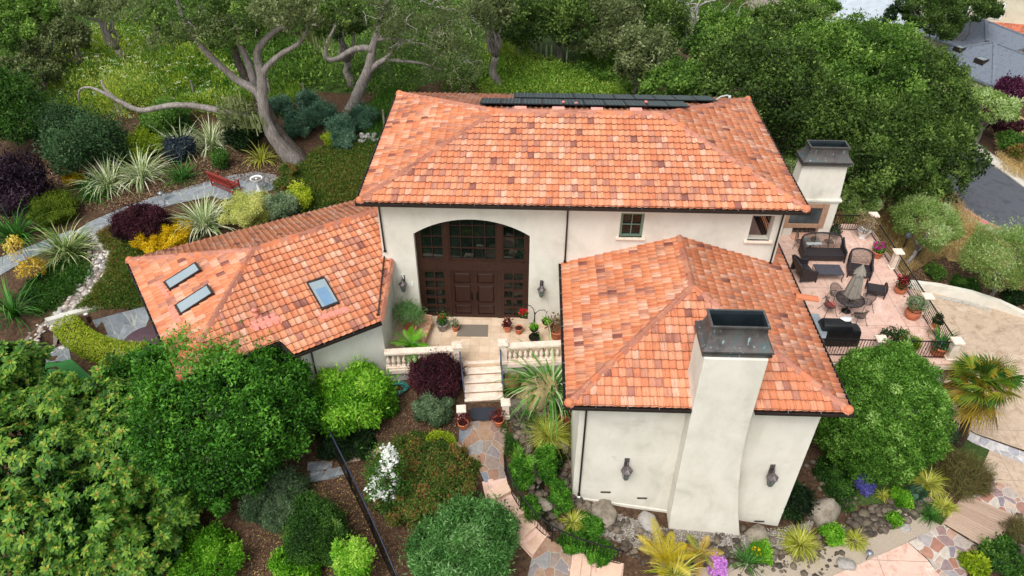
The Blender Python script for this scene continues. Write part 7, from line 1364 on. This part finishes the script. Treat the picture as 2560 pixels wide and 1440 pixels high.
mb = MB(); limb(mb, ((872, 282, 0), (893, 235, 0), (912, 195, 0), (925, 160, 0), (933, 115, .1), (948, 60, .2), (972, -10, .3)), y0, [.42, .34, .3, .27, .23, .17, .1], 10); mb.build('trunk', M_BARK, ok2)
for pts, r in ((((920, 180, 0), (945, 158, -.1), (975, 140, -.2), (990, 112, -.2), (1040, 95, -.2)), [.2, .17, .14, .1, .05]), (((960, 148, -.1), (1000, 152, -.3), (1060, 156, -.4), (1110, 175, -.4)), [.12, .1, .07, .03]), (((930, 125, 0), (918, 116, 0), (870, 128, .1), (848, 145, .1), (825, 153, .2), (812, 140, .2), (822, 95, .2), (840, 60, .3)), [.2, .19, .17, .16, .15, .14, .11, .06]), (((938, 100, .1), (970, 95, 0), (1010, 105, -.2), (1060, 110, -.4), (1100, 140, -.5)), [.14, .11, .08, .05, .02])):
    mb = MB(); limb(mb, pts, y0, r); mb.build('limb', M_BARK, ok2)
mb = MB()
for i, (cx, cy, w, h, dy, n) in enumerate(((1050, 95, 210, 150, -.4, 5200), (1130, 155, 170, 170, -.2, 4600), (1030, 20, 260, 90, .3, 4200), (1170, 60, 160, 130, .5, 3600), (900, 20, 180, 90, .6, 2600), (985, 60, 120, 80, .3, 1600))):
    C = aty(cx, cy, y0+dy); s = pxm(C); foliage('crown', C, w/2/s, h/2/s*.95, L_OAKG, .14, .32, n, 36, .28, parent=ok2, droop=.5, v0=.45); twigs(mb, C, w/2/s, h/2/s, 12, i*20, .025, .8)
setp(mb.build('twigs', pmat('pale_twig', ['#8f8a84', '#b0aba5'], 5, .9, .2), ok2), kind='stuff')
# bare grey tree
PO = gph(1738, 190, 0); bare = thing('bare_tree', 'leafless pale grey tree among the oaks behind the solar panels', 'tree', PO); y0 = PO[1]; mb = MB(); limb(mb, ((1738, 195, 0), (1738, 130, 0), (1732, 85, 0)), y0, [.28, .24, .2]); mb.build('trunk', M_BARK, bare); mb = MB()
for i, (ex, ey) in enumerate(((1640, 20), (1660, -20), (1690, 0), (1720, -30), (1755, -10), (1790, -20), (1820, 15), (1850, 40), (1668, 60), (1835, 75), (1700, 40), (1770, 30))):
    q = aty(ex, ey, y0+RNG.uniform(-1.2, 1.2)); p = aty(1735, 95, y0); pth = branch_path(p, q, .2, 8, i+70); mb.tube(pth, list(np.linspace(.12, .02, 9)), 6)
    for k in range(5): a0 = pth[3+k]; mb.tube(branch_path(a0, a0+np.array([RNG.normal(0, .7), RNG.normal(0, .5), RNG.uniform(.3, 1.0)]), .25, 4, i*9+k), list(np.linspace(.04, .01, 5)), 4)
mb.build('limbs', pmat('silver_bark', ['#8e8983', '#b4afa9', '#77726c'], 5, .9, .4), bare)
R_T = [(2180, 372, 340, 250, 3.6, L_OAK, 'dense oak behind the terrace fireplace'), (2010, 290, 250, 250, 4.2, L_OAK, 'dark oak directly behind the fireplace chimney cap'), (2355, 400, 160, 210, 3.2, L_OAK, 'dark oak overhanging the near edge of the road'), (2285, 235, 270, 240, 5, L_OAK, 'tall oak left of the grey roofed house'), (2095, 205, 340, 250, 5, L_OAKB, 'broad bright oak in the middle of the oak grove'), (1895, 205, 330, 260, 5, L_OAK, 'broad oak behind the right end of the main roof'),
       (1700, 215, 220, 150, 3.6, L_OAKB, 'oak directly behind the solar panels'), (2185, 130, 290, 150, 5, L_OAKB, 'oak at the back of the grove below the white roof'), (1965, 95, 290, 140, 5, L_OAK, 'oak at the back of the grove below the brown roof'), (1610, 150, 170, 150, 3.6, L_OAKG, 'grey green oak left of the bare tree'), (2372, 312, 120, 150, 4, L_OAK, 'oak at the right tip of the grove beside the road'), (2260, 450, 200, 110, 2.4, L_OAK, 'low oak crown between the fireplace and the road'), (1800, 95, 170, 130, 5, L_OAKB, 'oak right of the bare tree')]
for k, (cx, cy, w, h, hc, m, lab) in enumerate(R_T):
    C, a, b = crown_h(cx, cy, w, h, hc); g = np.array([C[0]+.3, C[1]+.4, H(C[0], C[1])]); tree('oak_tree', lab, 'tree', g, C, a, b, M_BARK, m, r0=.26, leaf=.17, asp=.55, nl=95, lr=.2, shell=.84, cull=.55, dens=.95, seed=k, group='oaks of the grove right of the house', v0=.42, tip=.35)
B_T = [(1290, 55, 170, 150, 2.6, L_OAK, 'dark oak above the yellow green clearing, leftmost'), (1395, 50, 200, 160, 2.8, L_OAK, 'dark oak above the yellow green clearing, middle'), (1510, 60, 200, 160, 2.8, L_OAKG, 'grey green oak above the clearing, rightmost'), (60, 55, 220, 130, 4, L_OAKB, 'bright leaved tree in the top left corner'), (150, 95, 170, 110, 3.2, L_OAKG, 'dark oak left of the wild meadow'), (1640, 65, 150, 140, 3.0, L_OAK, 'dark oak left of the bare grey tree'), (60, 185, 170, 90, 2.4, L_OAKG, 'low oak at the left edge above the dark shrub'), (845, 55, 130, 120, 4.2, L_OAK, 'dark oak between the two great trunks'), (240, 10, 160, 50, 5, L_OAKG, 'grey green oak at the top left'),
       (1230, 25, 120, 100, 5, L_OAKG, 'grey oak right of the drooping oak')]
for k, (cx, cy, w, h, hc, m, lab) in enumerate(B_T):
    C, a, b = crown_h(cx, cy, w, h, hc); g = np.array([C[0]+.3, C[1]+.6, H(C[0], C[1])]); tree('hill_oak', lab, 'tree', g, C, a, b, M_BARK, m, r0=.24, leaf=.17, asp=.5, nl=70, lr=.22, shell=.82, dens=.85, seed=k+20, group='oaks on the hillside behind the house')
for k, (cx, cy, w, h, hc, m, lab, nm) in enumerate(((2330, 40, 200, 110, 6.5, L_OAK, 'dark mossy conifer between the white roof and the red roof', 'conifer'), (2430, 15, 150, 70, 7, L_OAK, 'dark conifer at the top right before the cream house', 'conifer'), (2405, 88, 120, 60, 3, L_YGREEN, 'yellow green tree before the red tiled roof', 'garden_tree'), (2480, 268, 150, 90, 3, L_OLIVE, 'pale green spreading tree beside the road at the right edge', 'garden_tree'), (2530, 225, 90, 55, 2.6, leafmat('plum_leaf', ['#2a0f1e', '#451a33', '#5e2a48', '#7a4462']), 'purple plum tree before the grey roof', 'garden_tree'), (2500, 305, 110, 50, 1.2, L_PURP, 'dark purple shrub under the pale spreading tree', 'garden_shrub'), (2360, 90, 80, 30, 2, leafmat('tan_leaf', ['#7a6a48', '#9a8a62', '#b5a680']), 'tan plumed shrub left of the yellow green tree', 'garden_shrub'), (2040, 12, 140, 40, 5, L_OAKB, 'bright tree top between the brown and white roofs', 'garden_tree'), (2225, 40, 30, 50, 5, L_DARK, 'small dark cypress before the white roof', 'conifer'), (2530, 355, 70, 50, 1, L_MID, 'green garden shrub on the dry lawn by the road', 'garden_shrub'), (2550, 380, 50, 36, .8, L_RUST, 'rust green shrub at the right edge by the pavement', 'garden_shrub'))):
    C, a, b = crown_h(cx, cy, w, h, hc); g = np.array([C[0], C[1]+.2, H(C[0], C[1])]); tree(nm, lab, 'shrub' if 'shrub' in nm else 'tree', g, C, a, max(b, .5), M_BARK, m, r0=.2 if 'tree' in nm or nm == 'conifer' else .06, leaf=.2, asp=.45, nl=40, lr=.28, dens=.9, seed=k+60, limbs=5)
# flower spikes in the clearing
L_SPK = pmat('spike_stalk', ['#9aa27e', '#b4b99a', '#7f8a62'], 8, .9, .2)
for k, (px, py, top) in enumerate(((1238, 112, 62), (1247, 108, 70), (1262, 105, 78), (1325, 140, 88), (1340, 138, 80), (1352, 140, 96), (1378, 148, 105), (1392, 140, 108), (1416, 160, 130), (1290, 128, 92), (1310, 140, 104), (1230, 120, 84), (1365, 150, 118))):
    P = gph(px, py); hgt = max(1.2, (py-top)/pxm(P)*1.15); mb = MB(); mb.tube([P, P+[0, .0, hgt*.5], P+[.03, 0, hgt]], [.04, .075, .012], 6); setp(mb.build('flower_spike', L_SPK), 'tall pale flower spike in the clearing behind the main roof', 'flower spike', 'flower spikes in the clearing')
# ------------------------------------------------------------------ soft masses of low growth
def scatter(name, poly_px, n, hgt, r, mat, leaf=.14, asp=.4, k=42, v=(.2, .7), upright=.4, flower=None, world=None):
    G_ = np.array([gph(x, y)[:2] for x, y in poly_px]) if world is None else np.array(world); lo, hi = G_.min(0), G_.max(0); Q = RNG.uniform(lo, hi, (n*8, 2)); Q = Q[inpoly(Q, G_)][:n]; n = len(Q); z = HP(Q)
    hh = hgt*RNG.uniform(.35, 1.2, n); rr = r*RNG.uniform(.6, 1.3, n); nz = np.array([mnoise.noise(Vector((x*.25, y*.25, 3))) for x, y in Q]); hh *= 1+nz; tone = (v[0]+v[1])/2+nz*.35+RNG.normal(0, .08, n); i = np.repeat(np.arange(n), k); d = sph(n*k)
    P = np.c_[Q[i], z[i]]+d*np.c_[rr[i], rr[i], hh[i]*.5]*RNG.uniform(.5, 1, (n*k, 1))**.4+np.c_[np.zeros((n*k, 2)), hh[i]*.42]
    Dr = unit(d*.5+sph(n*k)*.6+np.array([0, 0, upright])); N = unit(sph(n*k)*.6+np.array([0, 0, .8])); L = leaf*RNG.uniform(.6, 1.4, n*k); V, F = leafV(P, Dr, N, L, L*asp)
    o = setp(mesh_np(name, V, F, mat, v=np.clip(tone[i]+RNG.normal(0, (v[1]-v[0])*.3, n*k), 0, 1)), kind='stuff')
    if flower is not None:
        fm, fn = flower; j = RNG.integers(0, n, fn); e = sph(fn); P = np.c_[Q[j], z[j]+hh[j]*.95]+e*np.c_[rr[j], rr[j], hh[j]*.15]; i2 = np.repeat(np.arange(fn), 9); P2 = P[i2]+sph(fn*9)*np.array([.11, .11, .03]); V, F = leafV(P2, unit(sph(fn*9)*[1, 1, .3]), unit(sph(fn*9)*.3+[0, 0, 1]), .07, .07); setp(mesh_np('wild_flowers', V, F, fm, v=RNG.random(fn*9)), kind='stuff')
    return o
scatter('wild_meadow', [(90, 330), (110, 200), (260, 90), (470, 110), (560, 180), (650, 250), (560, 300), (420, 260), (300, 290)], 1700, 1.6, .5, L_WILD, .16, .3, 46, (.25, 1.), .7, (leafmat('umbel', ['#b9c79a', '#d3dcb8', '#e4e8d2'], .3), 420)); scatter('wild_scrub', [(90, 330), (110, 200), (260, 90), (470, 110), (560, 180), (650, 250), (560, 300), (420, 260), (300, 290)], 120, 2.3, .8, L_MID, .15, .45, 170, (.3, .9), .5); scatter('wild_scrub', [(90, 330), (110, 200), (260, 90), (470, 110), (560, 180), (650, 250), (560, 300)], 46, 2.6, .75, L_YGREEN, .14, .35, 170, (.3, .9), .6)
scatter('undergrowth', [(0, 340), (120, 200), (480, 60), (700, 40), (700, 240), (980, 240), (1230, 240), (1210, 60), (1760, 120), (1900, 300), (1960, 420), (2120, 520), (2370, 420), (2480, 300), (2330, 60), (1900, 0), (0, 0)], 5200, 1.1, .6, L_OAKB, .19, .5, 42, (.1, .8), .4)
scatter('undergrowth', [(440, 110), (520, 20), (780, 20), (790, 200), (700, 250), (650, 245), (560, 170)], 700, 1.2, .5, L_OAKB, .16, .5, 42, (.1, .7), .5); scatter('clearing_growth', [(1205, 245), (1195, 150), (1240, 115), (1330, 150), (1430, 180), (1560, 235), (1560, 262)], 900, .7, .5, L_WILD, .14, .45, 46, (.2, .8), .4); scatter('bright_growth', [(1420, 180), (1500, 110), (1570, 150), (1660, 240), (1560, 250)], 330, 1.2, .5, L_OAKB, .16, .5, 46, (.3, .9))
scatter('ground_cover', [(740, 420), (800, 372), (960, 330), (965, 500), (900, 500), (790, 520), (745, 545), (690, 470), (730, 440)], 2600, .22, .22, L_RUST, .09, .6, 30, (.05, .5), .3); scatter('ground_cover', [(250, 590), (330, 545), (350, 640), (400, 700), (345, 765), (200, 770), (265, 700), (285, 650)], 1500, .2, .2, L_RUST, .09, .6, 28, (.05, .5), .3); scatter('ground_cover', [(90, 690), (200, 650), (235, 680), (180, 740), (100, 790), (60, 740)], 420, .25, .25, L_MID, .1, .5, 28, (.1, .6))
scatter('grass', [(905, 300), (960, 240), (1000, 232), (965, 330), (930, 370)], 500, .5, .3, L_MID, .22, .1, 36, (.2, .9), 1.4); scatter('grass', [(640, 235), (720, 200), (760, 230), (700, 300)], 300, .5, .3, L_WILD, .22, .1, 30, (.2, .8), 1.3)
L_DRY = leafmat('dry_grass_blade', ['#8a744a', '#a88f5e', '#c2a974', '#d6c290'], .2)
scatter('dry_grass', [(2080, 560), (2170, 480), (2330, 440), (2480, 600), (2600, 640), (2600, 745), (2480, 680), (2350, 640), (2250, 690)], 3600, .35, .3, L_DRY, .22, .08, 26, (.2, .9), 1.3); scatter('dry_grass', [(2490, 320), (2600, 300), (2600, 470), (2500, 430)], 700, .25, .4, L_DRY, .22, .1, 26, (.2, .9), 1.)
scatter('creek_growth', [(2060, 1140), (2110, 1160), (2140, 1240), (2110, 1280), (2060, 1220), (2040, 1180)], 260, .25, .2, L_MID, .09, .5, 26, (.1, .5)); scatter('ground_cover', [(1240, 1060), (1262, 1060), (1262, 1140), (1300, 1150), (1290, 1110)], 90, .15, .15, L_MID, .07, .5, 26, (.2, .6))
def litter(name, poly, n, size, mat):
    G_ = np.array([gph(x, y)[:2] for x, y in poly]); lo, hi = G_.min(0), G_.max(0); Q = RNG.uniform(lo, hi, (n*5, 2)); Q = Q[inpoly(Q, G_)][:n]; n = len(Q); P = np.c_[Q, HP(Q)+RNG.uniform(.03, .07, n)]
    V, F = leafV(P, unit(sph(n)*[1, 1, .25]), unit(sph(n)*.35+[0, 0, 1]), size*RNG.uniform(.5, 1.5, n), size*.4*RNG.uniform(.6, 1.4, n), 0); return setp(mesh_np(name, V, F, mat, v=RNG.random(n)), kind='stuff')
L_CHIP = leafmat('bark_chip', ['#2c2019', '#4a382b', '#6b523d', '#8d7156', '#a98c6c'], 0.)
litter('bark_mulch', [(0, 560), (0, 420), (120, 400), (360, 300), (560, 330), (760, 400), (760, 470), (560, 450), (300, 520)], 26000, .10, L_CHIP); litter('bark_mulch', [(780, 1100), (900, 1060), (1030, 930), (1140, 1040), (1140, 1110), (1000, 1440), (560, 1440), (700, 1150)], 15000, .06, L_CHIP); litter('bark_mulch', [(2230, 650), (2340, 640), (2560, 720), (2560, 775), (2430, 725), (2280, 702)], 6000, .08, L_CHIP)
litter('fallen_leaves', [(780, 1130), (860, 1110), (990, 1440), (560, 1440), (640, 1330), (780, 1250)], 500, .09, leafmat('yellow_fallen_leaf', ['#8a6a2c', '#b0924a', '#c9b070'], .1)); litter('gravel', [(1440, 1250), (1560, 1290), (1660, 1320), (1850, 1335), (2040, 1300), (2010, 1350), (1900, 1396), (1750, 1396), (1600, 1376), (1490, 1336)], 9000, .05, leafmat('gravel_chip', ['#5a534c', '#8d857b', '#b9b2a7', '#d8d2c8'], 0))
for k, (x, y, w) in enumerate(((800, 1165, 60), (812, 1190, 70), (845, 1180, 50), (795, 1185, 30))): P = gph(x, y); s = pxm(P); mb = MB(); mb.obox(P+[0, 0, .03], .15+.1*k, w/s*.5, .2, .03); setp(mb.build('stepping_slab', M_FLAGB, bevel=.01), ('grey stepping slab on the bark path, farthest from the fence', 'large grey stepping slab in front of the others', 'grey stepping slab beside the iron fence', 'small grey stepping slab at the left of the bark path')[k], 'slab', 'slabs on the bark path')
# ================================================================== neighbours' houses
M_SHING = pmat('grey_shingle', ['#5d6470', '#6e7681', '#535a66'], 3, .85, .5, .02, scale2=30); M_REDT = pmat('red_roof', ['#a8583c', '#bb6f52', '#8f4a34', '#c78468'], 2, .85, .6, .03, scale2=22); M_WROOF = pmat('white_roof', ['#9fa9b2', '#b4bdc5'], 1.5, .7, .2); M_CRM = pmat('cream_siding', ['#c9c0a6', '#d6ceb6'], 1.5, .85, .2); M_BRN = pmat('brown_roof', ['#7a6f68', '#8d827a'], 3, .85, .4)
def hip_house(label, c, ang, hx, hy, zw, zr, roofm, wallm, rl=None, win=(), sky=(), over=.7, zb=-12):
    t = thing('neighbour_house', label, 'house', (c[0], c[1], zb)); rl = hx-hy if rl is None else rl; base = (c[0], c[1], 0)
    mb = MB(); mb.box((-hx+over, -hy+over, zb), (hx-over, hy-over, zw-.02)); mb.xf(base, ang).build('wall', wallm, t)
    mb = MB(); mb.add([(-hx, -hy, zw), (hx, -hy, zw), (hx, hy, zw), (-hx, hy, zw), (-rl, 0, zr), (rl, 0, zr), (-hx, -hy, zw-.2), (hx, -hy, zw-.2), (hx, hy, zw-.2), (-hx, hy, zw-.2)], [(0, 1, 5, 4), (1, 2, 5), (2, 3, 4, 5), (3, 0, 4), (0, 6, 7, 1), (1, 7, 8, 2), (2, 8, 9, 3), (3, 9, 6, 0), (9, 8, 7, 6)])
    for p, q in (((-hx, -hy, zw), (-rl, 0, zr)), ((hx, -hy, zw), (rl, 0, zr)), ((-rl, 0, zr), (rl, 0, zr)), ((-hx, hy, zw), (-rl, 0, zr)), ((hx, hy, zw), (rl, 0, zr))): mb.bar(np.array(p)+[0, 0, .02], np.array(q)+[0, 0, .02], .3, .1)
    rf = mb.xf(base, ang).build('roof', roofm, t)
    for x, y, w, l in sky:
        z = zw+(zr-zw)*(1-abs(y)/hy); mb = MB(); mb.box((x-w, y-l, z-.3), (x+w, y+l, z+.28)); mb.box((x-w+.1, y-l+.1, z+.281), (x+w-.1, y+l-.1, z+.30), m=1); mb.xf(base, ang).build('skylight', [M_BRONZE, M_SKY], rf)
    for x, z, w, h in win: mb = MB(); mb.box((x-w, -hy+over-.06, z-h), (x+w, -hy+over-.01, z+h)); f = mb.xf(base, ang).build('window', M_WPL, t); mb = MB(); mb.box((x-w+.12, -hy+over-.08, z-h+.12), (x+w-.12, -hy+over-.061, z+h-.12)); mb.xf(base, ang).build('pane', M_GLASS, f)
    return t
K, Lc = atz(2484, 214, -4.5), atz(2346, 160, -4.5); X = (K-Lc)/np.linalg.norm(K-Lc); Y = np.array([-X[1], X[0], 0]); ah = math.atan2(X[1], X[0])
hip_house('grey shingle roofed house with skylights beyond the road', K-X*4+Y*4.6, ah, 4.0, 4.6, -4.5, -2.75, M_SHING, M_CRM, .1, ((-2, -5.8, .8, .4), (1, -5.8, .8, .4)), ((1.0, -2.6, .45, .4), (-1.6, -2.2, .4, .35)), over=.5)
hip_house('rear grey shingle hip roof rising behind the skylit grey roof', K-X*8.6+Y*9, ah, 4.5, 4.2, -4.2, -2.6, M_SHING, M_CRM, .6, over=.5)
c = atz(2580, 88, -3.4); hip_house('house with a red tiled roof beyond the grey roof', c+np.array([5, 5, 0]), -.35, 9.5, 7, -4.6, -1.6, M_REDT, M_CRM, 7)
c = atz(2565, 30, -1); hip_house('cream sided house in the top right corner', c+np.array([2, 9, 0]), -.3, 7, 6, .6, 2.6, M_REDT, M_CRM, 2, ((-4, -2.2, .9, .8), (-1, -2.2, .9, .8)))
c = atz(2215, 18, -6); hip_house('white roofed house beyond the oak grove', c, -.5, 12, 7, -6.6, -4.6, M_WROOF, M_CRM, 9, ((-6, -7.8, .8, .5),)); c = atz(2010, 6, -5.5); hip_house('brown roofed house left of the white roof', c+np.array([0, 3, 0]), .2, 8, 6, -6.2, -4.6, M_BRN, M_CRM, 4)
